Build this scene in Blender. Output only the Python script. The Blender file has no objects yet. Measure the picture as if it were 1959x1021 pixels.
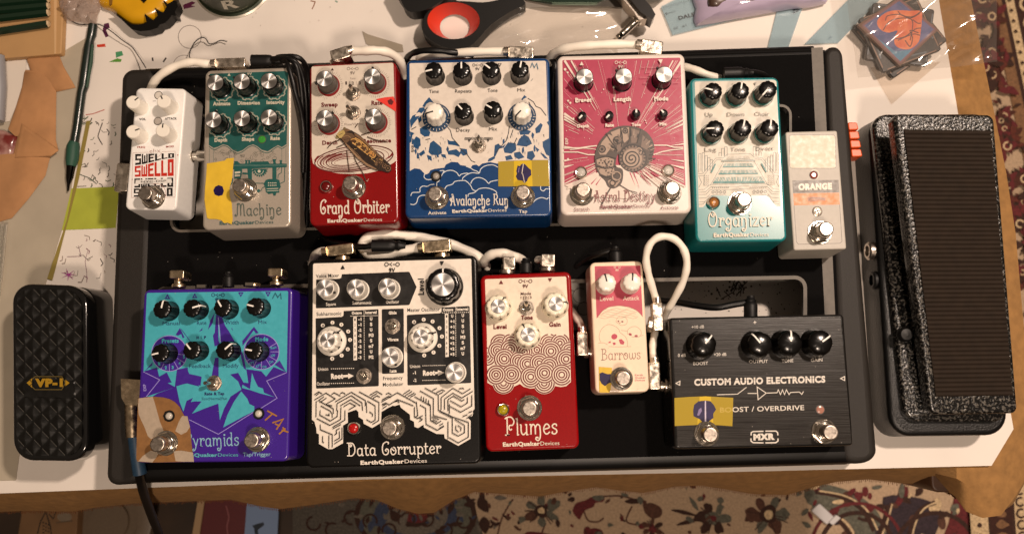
import bpy, math, random
from mathutils import Vector, Matrix
R = math.radians
sc = bpy.context.scene
# ---------------------------------------------------------------- camera, world, lamps, exposure
FOC, NX, NY, HC, CX, CY = 1633.6, 1012.745, 747.006, 630.0, 979.5, 510.5
_d = Vector((NX-CX, NY-CY, FOC)).normalized()
_x = Vector((1, 0, 0)); _x = (_x - _d*_d.dot(_x)).normalized()
_y = _d.cross(_x)
def _w(v): return Vector((v.dot(_x), -v.dot(_y), -v.dot(_d)))
def at(px, py, z=0.0):
    """photo pixel on the horizontal plane z (mm above the board) -> world mm"""
    r = Vector((px-CX, py-CY, FOC)); t = (HC-z)/r.dot(_d)
    w = _w(r*t)
    return Vector((w.x, w.y, z))
cd = bpy.data.cameras.new('camera'); cam = bpy.data.objects.new('camera', cd)
sc.collection.objects.link(cam)
cd.sensor_width = 36; cd.sensor_fit = 'HORIZONTAL'; cd.lens = FOC/1959*36
cd.clip_start = .01; cd.clip_end = 50
cd.dof.use_dof = True; cd.dof.focus_distance = .605; cd.dof.aperture_fstop = 8.5
a, b, c = _w(Vector((1, 0, 0))), _w(Vector((0, -1, 0))), _w(Vector((0, 0, -1)))
cam.matrix_world = Matrix(((a.x, b.x, c.x, 0), (a.y, b.y, c.y, 0), (a.z, b.z, c.z, HC*.001), (0, 0, 0, 1)))
sc.camera = cam
w = bpy.data.worlds.new('World'); sc.world = w; w.use_nodes = True
nt = w.node_tree; bg = nt.nodes['Background']
tc = nt.nodes.new('ShaderNodeTexCoord'); sx = nt.nodes.new('ShaderNodeSeparateXYZ')
rp = nt.nodes.new('ShaderNodeValToRGB')
nt.links.new(tc.outputs['Generated'], sx.inputs[0]); nt.links.new(sx.outputs['Z'], rp.inputs[0])
rp.color_ramp.elements[0].position = .0; rp.color_ramp.elements[0].color = (.10, .065, .04, 1)
rp.color_ramp.elements[1].position = 1; rp.color_ramp.elements[1].color = (.30, .225, .165, 1)
e = rp.color_ramp.elements.new(.45); e.color = (.20, .14, .095, 1)
nt.links.new(rp.outputs[0], bg.inputs[0]); bg.inputs[1].default_value = .5
def lamp(name, loc, power, size, col):
    l = bpy.data.lights.new(name, 'POINT'); l.energy = power; l.shadow_soft_size = size; l.color = col
    o = bpy.data.objects.new(name, l); o.location = Vector(loc)*.001; sc.collection.objects.link(o); return o
lamp('ceiling_lamp', (590, 490, 1270), 76, .044, (1, .80, .655))
lamp('room_lamp', (190, -620, 1450), 48, .09, (1, .79, .63))
vs = sc.view_settings
vs.view_transform = 'Standard'; vs.look = 'None'; vs.exposure = 0.0; vs.gamma = 1; vs.use_curve_mapping = False
sc.cycles.max_bounces = 8; sc.cycles.transparent_max_bounces = 12
sc.cycles.use_denoising = True
# ---------------------------------------------------------------- materials
def lin(h):
    if not isinstance(h, str): return tuple(h)
    h = h.lstrip('#'); o = []
    for i in (0, 2, 4):
        v = int(h[i:i+2], 16)/255
        o.append(v/12.92 if v <= .04045 else ((v+.055)/1.055)**2.4)
    return tuple(o)
_mats = {}
def mat(name, col, rough=.5, metal=0., noise=0., nscale=400., bump=0., bscale=900., coat=0., alpha=1., trans=0., col2=None, c2=(.45, .6), stretch=None, spec=.5, rnoise=0.):
    """principled with object-space noise in colour, gloss and bump"""
    if name in _mats: return _mats[name]
    m = bpy.data.materials.new(name); m.use_nodes = True; n = m.node_tree.nodes; L = m.node_tree.links
    p = n['Principled BSDF']; cl = lin(col)
    p.inputs['Base Color'].default_value = (*cl, 1); p.inputs['Roughness'].default_value = rough
    p.inputs['Metallic'].default_value = metal; p.inputs['Coat Weight'].default_value = coat
    p.inputs['Coat Roughness'].default_value = .12
    p.inputs['Specular IOR Level'].default_value = spec
    p.inputs['Alpha'].default_value = alpha; p.inputs['Transmission Weight'].default_value = trans
    m.diffuse_color = (*cl, 1)
    if noise or bump or col2 or rnoise:
        t = n.new('ShaderNodeTexCoord'); src = t.outputs['Object']
        if stretch:
            mp = n.new('ShaderNodeMapping'); mp.inputs['Scale'].default_value = stretch
            L.new(src, mp.inputs[0]); src = mp.outputs[0]
    if noise or col2 or rnoise:
        t1 = n.new('ShaderNodeTexNoise'); t1.inputs['Scale'].default_value = nscale; t1.inputs['Detail'].default_value = 5
        L.new(src, t1.inputs['Vector'])
    if noise or col2:
        rr = n.new('ShaderNodeValToRGB'); L.new(t1.outputs['Fac'], rr.inputs[0])
        e0, e1 = rr.color_ramp.elements
        if col2:
            e0.position, e1.position = c2; e0.color = (*cl, 1); e1.color = (*lin(col2), 1)
        else:
            e0.position, e1.position = .3, .7
            e0.color = (*[v*(1-noise) for v in cl], 1); e1.color = (*[min(1, v*(1+noise)) for v in cl], 1)
        L.new(rr.outputs[0], p.inputs['Base Color'])
    if rnoise:
        mr = n.new('ShaderNodeMapRange'); mr.inputs[1].default_value = .3; mr.inputs[2].default_value = .7
        mr.inputs[3].default_value = max(.02, rough-rnoise); mr.inputs[4].default_value = min(1, rough+rnoise)
        L.new(t1.outputs['Fac'], mr.inputs[0]); L.new(mr.outputs[0], p.inputs['Roughness'])
    if bump:
        t2 = n.new('ShaderNodeTexNoise'); t2.inputs['Scale'].default_value = bscale; t2.inputs['Detail'].default_value = 3
        L.new(src, t2.inputs['Vector'])
        bp = n.new('ShaderNodeBump'); bp.inputs['Strength'].default_value = bump; bp.inputs['Distance'].default_value = .0006
        L.new(t2.outputs['Fac'], bp.inputs['Height']); L.new(bp.outputs[0], p.inputs['Normal'])
    _mats[name] = m; return m
def ink(h):
    """printing ink of one colour, very slightly uneven"""
    if not isinstance(h, str): return h
    return mat('ink_'+h.lstrip('#'), [v*.80 for v in lin(h)], rough=.42, noise=.045, nscale=300, rnoise=.06)
def see_through(name, col, amount, rough=.15, bump=0., bscale=60., gloss=.05):
    """thin tinted film: mix of transparent and glossy/diffuse"""
    if name in _mats: return _mats[name]
    m = bpy.data.materials.new(name); m.use_nodes = True; n = m.node_tree.nodes; L = m.node_tree.links
    p = n['Principled BSDF']; p.inputs['Base Color'].default_value = (*lin(col), 1); p.inputs['Roughness'].default_value = rough
    tr = n.new('ShaderNodeBsdfTransparent'); c = lin(col); tr.inputs[0].default_value = (*[.8+.2*v/max(c) for v in c], 1)
    mx = n.new('ShaderNodeMixShader'); mx.inputs[0].default_value = amount
    gl = n.new('ShaderNodeBsdfGlossy'); gl.inputs['Roughness'].default_value = rough; m2 = n.new('ShaderNodeMixShader'); m2.inputs[0].default_value = gloss
    L.new(tr.outputs[0], mx.inputs[1]); L.new(p.outputs[0], mx.inputs[2]); L.new(mx.outputs[0], m2.inputs[1]); L.new(gl.outputs[0], m2.inputs[2]); L.new(m2.outputs[0], n['Material Output'].inputs[0])
    if bump:
        t = n.new('ShaderNodeTexCoord'); t2 = n.new('ShaderNodeTexNoise'); t2.inputs['Scale'].default_value = bscale
        L.new(t.outputs['Object'], t2.inputs['Vector'])
        bp = n.new('ShaderNodeBump'); bp.inputs['Strength'].default_value = bump; bp.inputs['Distance'].default_value = .004
        L.new(t2.outputs['Fac'], bp.inputs['Height']); L.new(bp.outputs[0], gl.inputs['Normal']); L.new(bp.outputs[0], p.inputs['Normal'])
    _mats[name] = m; return m
def spun(name):
    """lathe-turned aluminium: gloss turns with the angle round the cap"""
    if name in _mats: return _mats[name]
    m = bpy.data.materials.new(name); m.use_nodes = True; n = m.node_tree.nodes; L = m.node_tree.links
    p = n['Principled BSDF']; p.inputs['Metallic'].default_value = 1; p.inputs['Base Color'].default_value = (.78, .76, .74, 1)
    p.inputs['Roughness'].default_value = .52; p.inputs['Anisotropic'].default_value = .93
    tg = n.new('ShaderNodeTangent'); tg.direction_type = 'RADIAL'; tg.axis = 'Z'
    L.new(tg.outputs[0], p.inputs['Tangent'])
    _mats[name] = m; return m
CHROME = mat('chrome', (.72, .67, .60), rough=.13, metal=1, rnoise=.08, nscale=300)
NICKEL = mat('brushed_nickel', (.50, .44, .38), rough=.36, metal=1, noise=.12, nscale=500, rnoise=.1)
PLUGM = mat('worn_plug_nickel', (.78, .70, .60), rough=.30, metal=1, noise=.22, nscale=260, rnoise=.12, bump=.35, bscale=320)
GOLD = mat('worn_brass', (.72, .58, .40), rough=.28, metal=1, noise=.15, nscale=300, rnoise=.1)
ALU = spun('turned_aluminium')
KBLACK = mat('knob_black', '#080707', rough=.24, coat=.15, spec=.4)
KGREY = mat('knob_grey', '#4a4540', rough=.45, noise=.1)
KWHITE = mat('knob_white', '#ece6da', rough=.3, coat=.2)
KCREAM = mat('knob_cream', '#efe6cf', rough=.3, coat=.2)
PWHITE = mat('pointer_white', '#f2eee6', rough=.5)
PBLACK = mat('pointer_black', '#171412', rough=.5)
RUBBER = mat('black_rubber', '#0d0c0c', rough=.5, spec=.35, noise=.15, nscale=300)
CABLEB = mat('black_cable_jacket', '#0a0909', rough=.4, spec=.4, noise=.15, nscale=100)
CABLEW = mat('cream_cable_jacket', '#efe7d9', rough=.45, noise=.06, nscale=60)
DARK = mat('dark_hole', '#060606', rough=.8)
# ---------------------------------------------------------------- mesh builder (mm)
COL = sc.collection
def catmull(p, n=6, closed=False):
    p = [Vector(q) for q in p]
    if len(p) < 3: return p
    o = []; N = len(p); segs = N if closed else N-1
    for i in range(segs):
        if closed: a, b, c, d = p[i-1], p[i], p[(i+1) % N], p[(i+2) % N]
        else: a, b, c, d = p[max(i-1, 0)], p[i], p[i+1], p[min(i+2, N-1)]
        for k in range(n):
            t = k/n
            o.append(.5*((2*b)+(c-a)*t+(2*a-5*b+4*c-d)*t*t+(3*b-a-3*c+d)*t**3))
    if not closed: o.append(p[-1])
    return o
def rrect(W, H, r, n=6, cx=0, cy=0):
    r = max(min(r, W/2-.01, H/2-.01), .01); o = []
    for sx_, sy_, a0 in ((1, 1, 0), (-1, 1, 90), (-1, -1, 180), (1, -1, 270)):
        for k in range(n+1):
            t = R(a0+90*k/n); o.append((cx+sx_*(W/2-r)+r*math.cos(t), cy+sy_*(H/2-r)+r*math.sin(t)))
    return o
class MB:
    def __init__(s): s.v = []; s.f = []; s.m = []; s.sm = []; s.mats = []; s.M = None
    def mi(s, m):
        m = ink(m)
        if m not in s.mats: s.mats.append(m)
        return s.mats.index(m)
    def add(s, vs, fs, m, smooth=False):
        o = len(s.v); k = s.mi(m)
        s.v += [Vector(q) if s.M is None else s.M @ Vector(q) for q in vs]
        for f in fs: s.f.append([o+i for i in f]); s.m.append(k); s.sm.append(smooth)
    def loft(s, rings, m, top=True, bot=True, smooth=True, closed=True):
        n = len(rings[0]); vs = [q for r in rings for q in r]; fs = []
        for i in range(len(rings)-1):
            for j in range(n if closed else n-1):
                k = (j+1) % n; fs.append((i*n+j, i*n+k, (i+1)*n+k, (i+1)*n+j))
        s.add(vs, fs, m, smooth)
        if top: s.add(rings[-1], [list(range(n))], m)
        if bot: s.add(rings[0], [list(range(n))[::-1]], m)
    def rbox(s, W, H, z0, z1, m, r=3, bev=1., cx=0, cy=0, draft=0., rot=0., n=6, bbev=0.):
        """rounded-corner block with rolled top edge; W,H measured at the top"""
        rings = []; ca, sa = math.cos(rot), math.sin(rot)
        def ring(ins, z):
            return [(cx+x*ca-y*sa, cy+x*sa+y*ca, z) for x, y in rrect(W-2*ins, H-2*ins, max(r-ins, .2), n)]
        if bbev: rings.append(ring(-draft+bbev, z0)); rings.append(ring(-draft+bbev*.3, z0+bbev*.3)); rings.append(ring(-draft, z0+bbev))
        else: rings.append(ring(-draft, z0))
        K = 4 if bev > .25 else 1
        for k in range(K+1):
            t = k/K*math.pi/2
            rings.append(ring(bev*(1-math.cos(t)), z1-bev+bev*math.sin(t)))
        s.loft(rings, m)
    def box(s, x0, y0, z0, x1, y1, z1, m):
        s.add([(x0, y0, z0), (x1, y0, z0), (x1, y1, z0), (x0, y1, z0), (x0, y0, z1), (x1, y0, z1), (x1, y1, z1), (x0, y1, z1)],
              [(0, 3, 2, 1), (4, 5, 6, 7), (0, 1, 5, 4), (1, 2, 6, 5), (2, 3, 7, 6), (3, 0, 4, 7)], m)
    def lathe(s, prof, m, n=32, c=(0, 0, 0), smooth=True, rad=None, top=True, bot=False):
        rings = []
        for r, z in prof:
            rings.append([(c[0]+(r*(rad(2*math.pi*j/n, z) if rad else 1))*math.cos(2*math.pi*j/n),
                           c[1]+(r*(rad(2*math.pi*j/n, z) if rad else 1))*math.sin(2*math.pi*j/n), c[2]+z) for j in range(n)])
        s.loft(rings, m, top=top, bot=bot, smooth=smooth)
    def tube(s, path, r, m, n=10, cap=True):
        p = [Vector(q) for q in path]; rings = []; up = None
        for i, q in enumerate(p):
            t = (p[min(i+1, len(p)-1)]-p[max(i-1, 0)]).normalized()
            if up is None:
                up = Vector((0, 0, 1)) if abs(t.z) < .9 else Vector((0, 1, 0))
            sd = t.cross(up)
            if sd.length < 1e-6: sd = t.cross(Vector((1, .1, 0)))
            sd.normalize(); up = sd.cross(t).normalized()
            rr = r[i] if isinstance(r, (list, tuple)) else r
            rings.append([q+(sd*math.cos(2*math.pi*j/n)+up*math.sin(2*math.pi*j/n))*rr for j in range(n)])
        s.loft(rings, m, top=cap, bot=cap)
    def prism(s, pts, z0, z1, m, bev=0.):
        n = len(pts)
        s.add([(x, y, z0) for x, y in pts]+[(x, y, z1) for x, y in pts],
              [(j, (j+1) % n, n+(j+1) % n, n+j) for j in range(n)]+[list(range(n))[::-1], list(range(n, 2*n))], m)
    def build(s, name, parent=None, **props):
        me = bpy.data.meshes.new(name)
        org = Vector(parent['_o']) if parent is not None and '_o' in parent else Vector((0, 0, 0))
        if 'origin' in props: org = Vector(props.pop('origin'))
        me.from_pydata([tuple((v-org)*.001) for v in s.v], [], s.f)
        for m in s.mats: me.materials.append(m)
        me.polygons.foreach_set('material_index', s.m); me.polygons.foreach_set('use_smooth', s.sm)
        me.update()
        if any(s.sm): me.set_sharp_from_angle(angle=R(40))
        o = bpy.data.objects.new(name, me); COL.objects.link(o)
        if parent is not None: o.parent = parent
        else: o.location = org*.001
        for k, v in props.items(): o[k] = v
        return o
_tmp = []
def clean(n): return random.Random(n)
def thing(name, label, cat, loc=(0, 0, 0), group=None):
    o = bpy.data.objects.new(name, None); COL.objects.link(o); o.location = Vector(loc)*.001
    o.empty_display_size = .01
    o['label'] = label; o['category'] = cat; o['_o'] = list(loc); _tmp.append(o)
    if group: o['group'] = group
    return o
def tag(o, label, cat, group=None):
    o['label'] = label; o['category'] = cat
    if group: o['group'] = group
    return o
# ---------------------------------------------------------------- lettering and flat printing
_fc = {}
def glyphs(s, bold=0., shear=0.):
    k = (s, bold, shear)
    if k in _fc: return _fc[k]
    cu = bpy.data.curves.new('t', 'FONT'); cu.body = s; cu.size = 1; cu.offset = bold; cu.shear = shear; cu.resolution_u = 3
    cu.space_character = 1+bold*2.2
    o = bpy.data.objects.new('t', cu); COL.objects.link(o)
    dg = bpy.context.evaluated_depsgraph_get(); ev = o.evaluated_get(dg); me = ev.to_mesh()
    vs = [(v.co.x, v.co.y) for v in me.vertices]; fs = [list(p.vertices) for p in me.polygons]
    ev.to_mesh_clear(); bpy.data.objects.remove(o); bpy.data.curves.remove(cu)
    x0 = min(v[0] for v in vs); x1 = max(v[0] for v in vs)
    _fc[k] = ([((x-x0)/(x1-x0), y/.72) for x, y in vs], fs); return _fc[k]   # cap height -> 1, width -> 1
def stroke2(pts, w, closed=False):
    """mitred ribbon in 2D -> verts, faces; w may be a list"""
    P = [Vector((q[0], q[1])) for q in pts]
    if closed and (P[0]-P[-1]).length < 1e-6: P = P[:-1]
    n = len(P); vs = []; fs = []
    for i in range(n):
        a = P[i-1] if (closed or i > 0) else P[0]; c = P[(i+1) % n] if (closed or i < n-1) else P[-1]
        d1 = P[i]-a; d2 = c-P[i]
        if d1.length < 1e-9: d1 = d2
        if d2.length < 1e-9: d2 = d1
        if d1.length < 1e-9: d1 = d2 = Vector((1, 0))
        d1 = d1.normalized(); d2 = d2.normalized(); t = d1+d2
        if t.length < 1e-3: t = d1
        t.normalize(); nn = Vector((-t.y, t.x)); k = max(.45, abs(nn.dot(Vector((-d1.y, d1.x)))))
        ww = (w[i] if isinstance(w, (list, tuple)) else w)/2/k
        vs += [P[i]+nn*ww, P[i]-nn*ww]
    for i in range(n if closed else n-1):
        j = (i+1) % n; fs.append((2*i, 2*i+1, 2*j+1, 2*j))
    return vs, fs
class Art(MB):
    """flat print on the plane z; all shapes given in photo pixels (zoom frame: origin + /scale)"""
    def __init__(s, z, frame=(0, 0, 1)):
        super().__init__(); s.z = z+.02; s.fr = frame
    def p(s, q):
        return at(s.fr[0]+q[0]/s.fr[2], s.fr[1]+q[1]/s.fr[2], s.z)
    def up(s): s.z += .004
    def shape(s, vs, fs, col):
        # keep faces turned upward
        V = [s.p(q) for q in vs]; F = []
        for f in fs:
            A = sum(V[f[i]].x*V[f[(i+1) % len(f)]].y-V[f[(i+1) % len(f)]].x*V[f[i]].y for i in range(len(f)))
            F.append(list(f) if A > 0 else list(f)[::-1])
        s.add(V, F, col); s.up()
    def poly(s, pts, col, smooth=0):
        if smooth: pts = [(q.x, q.y) for q in catmull([(a[0], a[1], 0) for a in pts], smooth, True)]
        s.shape(pts, [list(range(len(pts)))], col)
    def line(s, pts, w, col, smooth=0, closed=False, taper=False):
        if smooth: pts = [(q.x, q.y) for q in catmull([(a[0], a[1], 0) for a in pts], smooth, closed)]
        if taper: n = len(pts); w = [w*(1-.85*i/(n-1)) for i in range(n)]
        vs, fs = stroke2(pts, w, closed); s.shape(vs, fs, col)
    def lines(s, L, w, col, smooth=0):
        for pts in L: s.line(pts, w, col, smooth)
    def disc(s, c, r, col, n=28, ry=None, rot=0):
        ry = ry or r; ca, sa = math.cos(R(rot)), math.sin(R(rot))
        pts = []
        for k in range(n):
            t = 2*math.pi*k/n; x, y = r*math.cos(t), ry*math.sin(t); pts.append((c[0]+x*ca-y*sa, c[1]+x*sa+y*ca))
        s.shape(pts, [list(range(n))], col)
    def ring(s, c, r, w, col, n=32, ry=None, rot=0, a0=0, a1=360, keep=None):
        ry = ry or r; ca, sa = math.cos(R(rot)), math.sin(R(rot)); full = a1-a0 >= 360
        pts = []
        for k in range(n if full else n+1):
            t = R(a0+(a1-a0)*k/n); x, y = r*math.cos(t), ry*math.sin(t); pts.append((c[0]+x*ca-y*sa, c[1]+x*sa+y*ca))
        vs, fs = stroke2(pts, w, full)
        if keep: fs = [f for f in fs if keep(sum(vs[i].x for i in f)/4, sum(vs[i].y for i in f)/4)]
        if fs: s.shape(vs, fs, col)
    def rect(s, x0, y0, x1, y1, col, r=0):
        if r: s.poly([(x, y) for x, y in rrect(x1-x0, y1-y0, r, 4, (x0+x1)/2, (y0+y1)/2)], col)
        else: s.poly([(x0, y0), (x1, y0), (x1, y1), (x0, y1)], col)
    def text(s, t, a, b, h, col, bold=0., shear=0., top=None):
        """baseline from a to b, cap height h; top = (tl, tr) for a warped line"""
        vs, fs = glyphs(t, bold, shear); a = Vector(a); b = Vector(b); d = (b-a)
        nrm = Vector((d.y, -d.x)).normalized()*h
        if top: tl, tr = Vector(top[0]), Vector(top[1])
        else: tl, tr = a+nrm, b+nrm
        s.shape([(a.lerp(b, x)).lerp(tl.lerp(tr, x), y) if top else a+d*x+nrm*y for x, y in vs], fs, col)
    def fancy(s, t, a, b, xh, w, col):
        """title in a curly stroke alphabet: baseline a-b, x-height xh, stroke w"""
        x = 0; items = []
        for ch in t:
            if ch == ' ': x += .55; continue
            adv, st = FANCY[ch]
            items.append((x, st)); x += adv
        a = Vector(a); b = Vector(b); d = (b-a)/(x-.12); nrm = Vector((d.y, -d.x)).normalized()*xh
        for x0, st in items:
            for kind, pts in st:
                if kind == 'dot':
                    for (u, v) in pts: s.disc(tuple(a+d*(x0+u)+nrm*v), w*.95, col, 10)
                    continue
                q = [a+d*(x0+u)+nrm*v for u, v in pts]
                s.line([(k.x, k.y) for k in q], w, col, 5 if kind == 's' else 0)
    def maker(s, a, b, h, col, thin=True):
        a = Vector(a); b = Vector(b); m = a.lerp(b, .655)
        s.text('EarthQuaker', tuple(a), tuple(m), h, col, .045)
        s.text('Devices', tuple(a.lerp(b, .665)), tuple(b), h, col, .0)
    def dc(s, c, k, col):
        """the little power-polarity drawing with 9V under it"""
        x, y = c
        s.ring((x-7*k, y), 2.3*k, .8*k, col, 12); s.ring((x+7*k, y), 2.3*k, .8*k, col, 12)
        s.line([(x-4.6*k, y), (x-2*k, y)], .8*k, col); s.line([(x+1*k, y), (x+4.6*k, y)], .8*k, col)
        s.ring((x+.6*k, y), 2.2*k, .8*k, col, 8, a0=110, a1=250)
        s.text('9V', (x-4*k, y+9.5*k), (x+4*k, y+9.5*k), 5*k, col, .03)
    def tri(s, c, r, col, down=False):
        k = 1 if down else -1
        s.poly([(c[0], c[1]+k*r), (c[0]-r, c[1]-k*r*.8), (c[0]+r, c[1]-k*r*.8)], col)
_S, _L = 's', 'l'
CURL = [(.60, .55), (.62, .1), (.58, -.35), (.40, -.62), (.20, -.52), (.20, -.32), (.36, -.30), (.38, -.42)]
FANCY = {
 'a': (.88, [(_S, [(.60, .80), (.42, 1.0), (.16, .85), (.08, .45), (.18, .08), (.38, .0), (.60, .25)]), (_L, [(.62, 1.0), (.62, .0), (.80, .0)])]),
 'b': (.84, [(_L, [(.0, 1.62), (.14, 1.62), (.14, .0)]), (_S, [(.14, .65), (.36, 1.0), (.64, .80), (.66, .30), (.46, .0), (.14, .15)])]),
 'c': (.74, [(_S, [(.50, .66), (.62, .82), (.40, 1.0), (.14, .80), (.08, .35), (.30, .0), (.62, .20)])]),
 'd': (.90, [(_S, [(.60, .65), (.40, 1.0), (.12, .80), (.08, .30), (.28, .0), (.60, .2)]), (_L, [(.46, 1.62), (.62, 1.62), (.62, .0), (.78, .0)])]),
 'e': (.78, [(_S, [(.10, .48), (.60, .66), (.50, .95), (.30, 1.0), (.10, .70), (.10, .25), (.34, .0), (.66, .22)])]),
 'g': (.84, [(_S, [(.60, .65), (.38, 1.0), (.12, .75), (.12, .4), (.36, .2), (.60, .5)]), (_S, [(.64, 1.0), (.64, .2), (.60, -.3), (.36, -.58), (.10, -.40), (.22, -.22), (.36, -.32)])]),
 'h': (.90, [(_L, [(.0, 1.62), (.14, 1.62), (.14, .0)]), (_S, [(.14, .65), (.34, 1.0), (.58, .85)]+CURL)]),
 'i': (.42, [(_L, [(.04, 1.0), (.18, 1.0), (.18, .0), (.32, .0)]), ('dot', [(.18, 1.38)])]),
 'l': (.42, [(_L, [(.04, 1.62), (.18, 1.62), (.18, .0), (.32, .0)])]),
 'm': (1.30, [(_L, [(.0, 1.0), (.14, 1.0), (.14, .0)]), (_S, [(.14, .65), (.32, 1.0), (.52, .85), (.56, .4), (.56, .0)]), (_S, [(.56, .65), (.76, 1.0), (.98, .85)]+[(u+.42, v) for u, v in CURL])]),
 'n': (.92, [(_L, [(.0, 1.0), (.14, 1.0), (.14, .0)]), (_S, [(.14, .65), (.34, 1.0), (.58, .85)]+CURL)]),
 'o': (.84, [(_S, [(.38, 1.0), (.12, .80), (.08, .40), (.20, .06), (.40, .0), (.64, .25), (.66, .65), (.52, .95), (.38, 1.0), (.25, .75), (.5, .5)])]),
 'p': (.84, [(_L, [(.0, 1.0), (.14, 1.0), (.14, -.6), (.0, -.6), (.28, -.6)]), (_S, [(.14, .65), (.36, 1.0), (.64, .80), (.66, .30), (.46, .0), (.14, .15)])]),
 'r': (.70, [(_L, [(.0, 1.0), (.16, 1.0), (.16, .0), (.0, .0), (.34, .0)]), (_S, [(.16, .55), (.30, .92), (.50, 1.0), (.60, .84), (.46, .72)])]),
 's': (.70, [(_S, [(.52, .76), (.50, .95), (.30, 1.0), (.12, .82), (.22, .60), (.48, .44), (.54, .18), (.34, .0), (.10, .08), (.14, .26)])]),
 't': (.62, [(_S, [(.22, 1.50), (.20, .8), (.22, .15), (.40, .0), (.54, .12)]), (_L, [(.0, 1.0), (.50, 1.0)])]),
 'u': (.92, [(_S, [(.12, 1.0), (.12, .3), (.32, .0), (.60, .25)]), (_L, [(.0, 1.0), (.12, 1.0)]), (_L, [(.50, 1.0), (.64, 1.0), (.64, .0), (.80, .0)])]),
 'v': (.82, [(_L, [(.0, 1.0), (.12, 1.0), (.36, .0), (.62, 1.0)]), (_S, [(.62, 1.0), (.72, .9), (.60, .8)])]),
 'w': (1.16, [(_S, [(.10, 1.0), (.12, .3), (.30, .0), (.54, .3), (.56, 1.0)]), (_S, [(.56, .3), (.74, .0), (.98, .3), (1.0, .9), (.84, .95)])]),
 'y': (.84, [(_L, [(.0, 1.0), (.12, 1.0), (.38, .1)]), (_S, [(.66, 1.0), (.42, .1), (.28, -.4), (.06, -.55), (.02, -.35), (.16, -.32)])]),
 'z': (.80, [(_L, [(.08, .8), (.08, 1.0), (.62, 1.0), (.08, .0), (.64, .0), (.64, .2)])]),
 'A': (1.20, [(_L, [(.10, .0), (.28, .0), (.58, 1.75), (.62, 1.75), (.92, .0), (1.1, .0)]), (_L, [(.34, 1.75), (.62, 1.75)]), (_S, [(.80, .62), (.40, .62), (.14, .80), (.10, 1.05), (.28, 1.08), (.34, .88)])]),
 'B': (1.06, [(_L, [(.0, 1.75), (.22, 1.75), (.22, .0), (.0, .0), (.40, .0)]), (_S, [(.22, 1.72), (.60, 1.72), (.74, 1.35), (.44, .98), (.26, 1.0)]), (_S, [(.44, .98), (.82, .75), (.84, .25), (.50, .0), (.22, .03)])]),
 'C': (1.02, [(_S, [(.78, 1.45), (.84, 1.68), (.56, 1.78), (.22, 1.50), (.10, .85), (.20, .20), (.48, .0), (.76, .2), (.80, .62), (.62, .82), (.46, .62), (.58, .48)])]),
 'D': (1.16, [(_L, [(.0, .0), (.24, .0), (.24, 1.75), (.0, 1.75)]), (_S, [(.24, 1.75), (.66, 1.70), (.92, 1.15), (.88, .40), (.58, .0), (.24, .0)]), (_S, [(.24, 1.40), (.42, 1.25), (.56, 1.42), (.44, 1.55), (.38, 1.42)])]),
 'G': (1.02, [(_S, [(.72, 1.42), (.88, 1.62), (.60, 1.78), (.24, 1.50), (.10, .85), (.20, .20), (.46, .0), (.72, .2), (.76, .62), (.56, .86), (.40, .66), (.52, .5)])]),
 'M': (1.50, [(_S, [(.16, .22), (.02, .1), (.14, -.05), (.32, .15), (.36, 1.1), (.52, 1.72), (.74, 1.5), (.78, .6), (.78, .0)]), (_S, [(.78, .9), (.90, 1.6), (1.14, 1.6), (1.20, .8), (1.22, .0)]), (_L, [(1.22, .0), (1.38, .0)]), (_S, [(.30, 1.55), (.44, 1.75), (.56, 1.6)])]),
 'O': (1.20, [(_S, [(.50, 1.78), (.20, 1.45), (.10, .85), (.22, .2), (.50, .0), (.82, .2), (.96, .85), (.86, 1.45), (.60, 1.78), (.40, 1.62), (.44, 1.28), (.66, 1.22), (.70, 1.45), (.58, 1.48)])]),
 'P': (1.02, [(_L, [(.0, .0), (.44, .0), (.22, .0), (.22, 1.75)]), (_S, [(.0, 1.62), (.22, 1.78), (.62, 1.78), (.88, 1.40), (.74, 1.0), (.44, .95), (.40, .65), (.54, .50), (.66, .62)])]),
 'R': (1.10, [(_L, [(.0, .0), (.40, .0), (.20, .0), (.20, 1.75), (.0, 1.75)]), (_S, [(.20, 1.75), (.60, 1.72), (.78, 1.35), (.56, .95), (.24, .95)]), (_S, [(.46, .95), (.70, .5), (.84, .1), (1.02, .1)])]),
}
# ---------------------------------------------------------------- hardware kinds (built once, meshes shared)
_kinds = {}
def flute(n, d, z0=.6, z1=99):
    return lambda t, z: 1 - (d*max(0, math.cos(n*t))**2 if z0 < z < z1 else 0)
def strip(mb, rz, w, m, y=0):
    """narrow inlaid line running along +X over a profile of (r, z)"""
    vs = []; fs = []
    for r, z in rz: vs += [(r, y+w/2, z), (r, y-w/2, z)]
    for i in range(len(rz)-1): fs.append((2*i, 2*i+2, 2*i+3, 2*i+1)[::-1] if rz[0][0] < rz[-1][0] else (2*i, 2*i+2, 2*i+3, 2*i+1))
    mb.add(vs, [f[::-1] for f in fs], m); 
def kind_davies(body, pm):
    b = MB(); b.lathe([(7.0, 0), (7.0, .8), (6.75, 1.1), (6.4, 11.2), (6.3, 12.5), (5.95, 13.2), (5.2, 13.7), (3.0, 14.1), (1.0, 14.25)], body, 48, rad=flute(9, .09))
    p = MB(); strip(p, [(6.4, 12.5), (6.0, 13.3), (5.2, 13.82), (3.0, 14.22), (.8, 14.38)], 1.05, pm)
    p.box(6.18, -.45, 4, 6.55, .45, 11.6, pm)
    return [('knob', b, 0), ('pointer', p, 1)]
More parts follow.
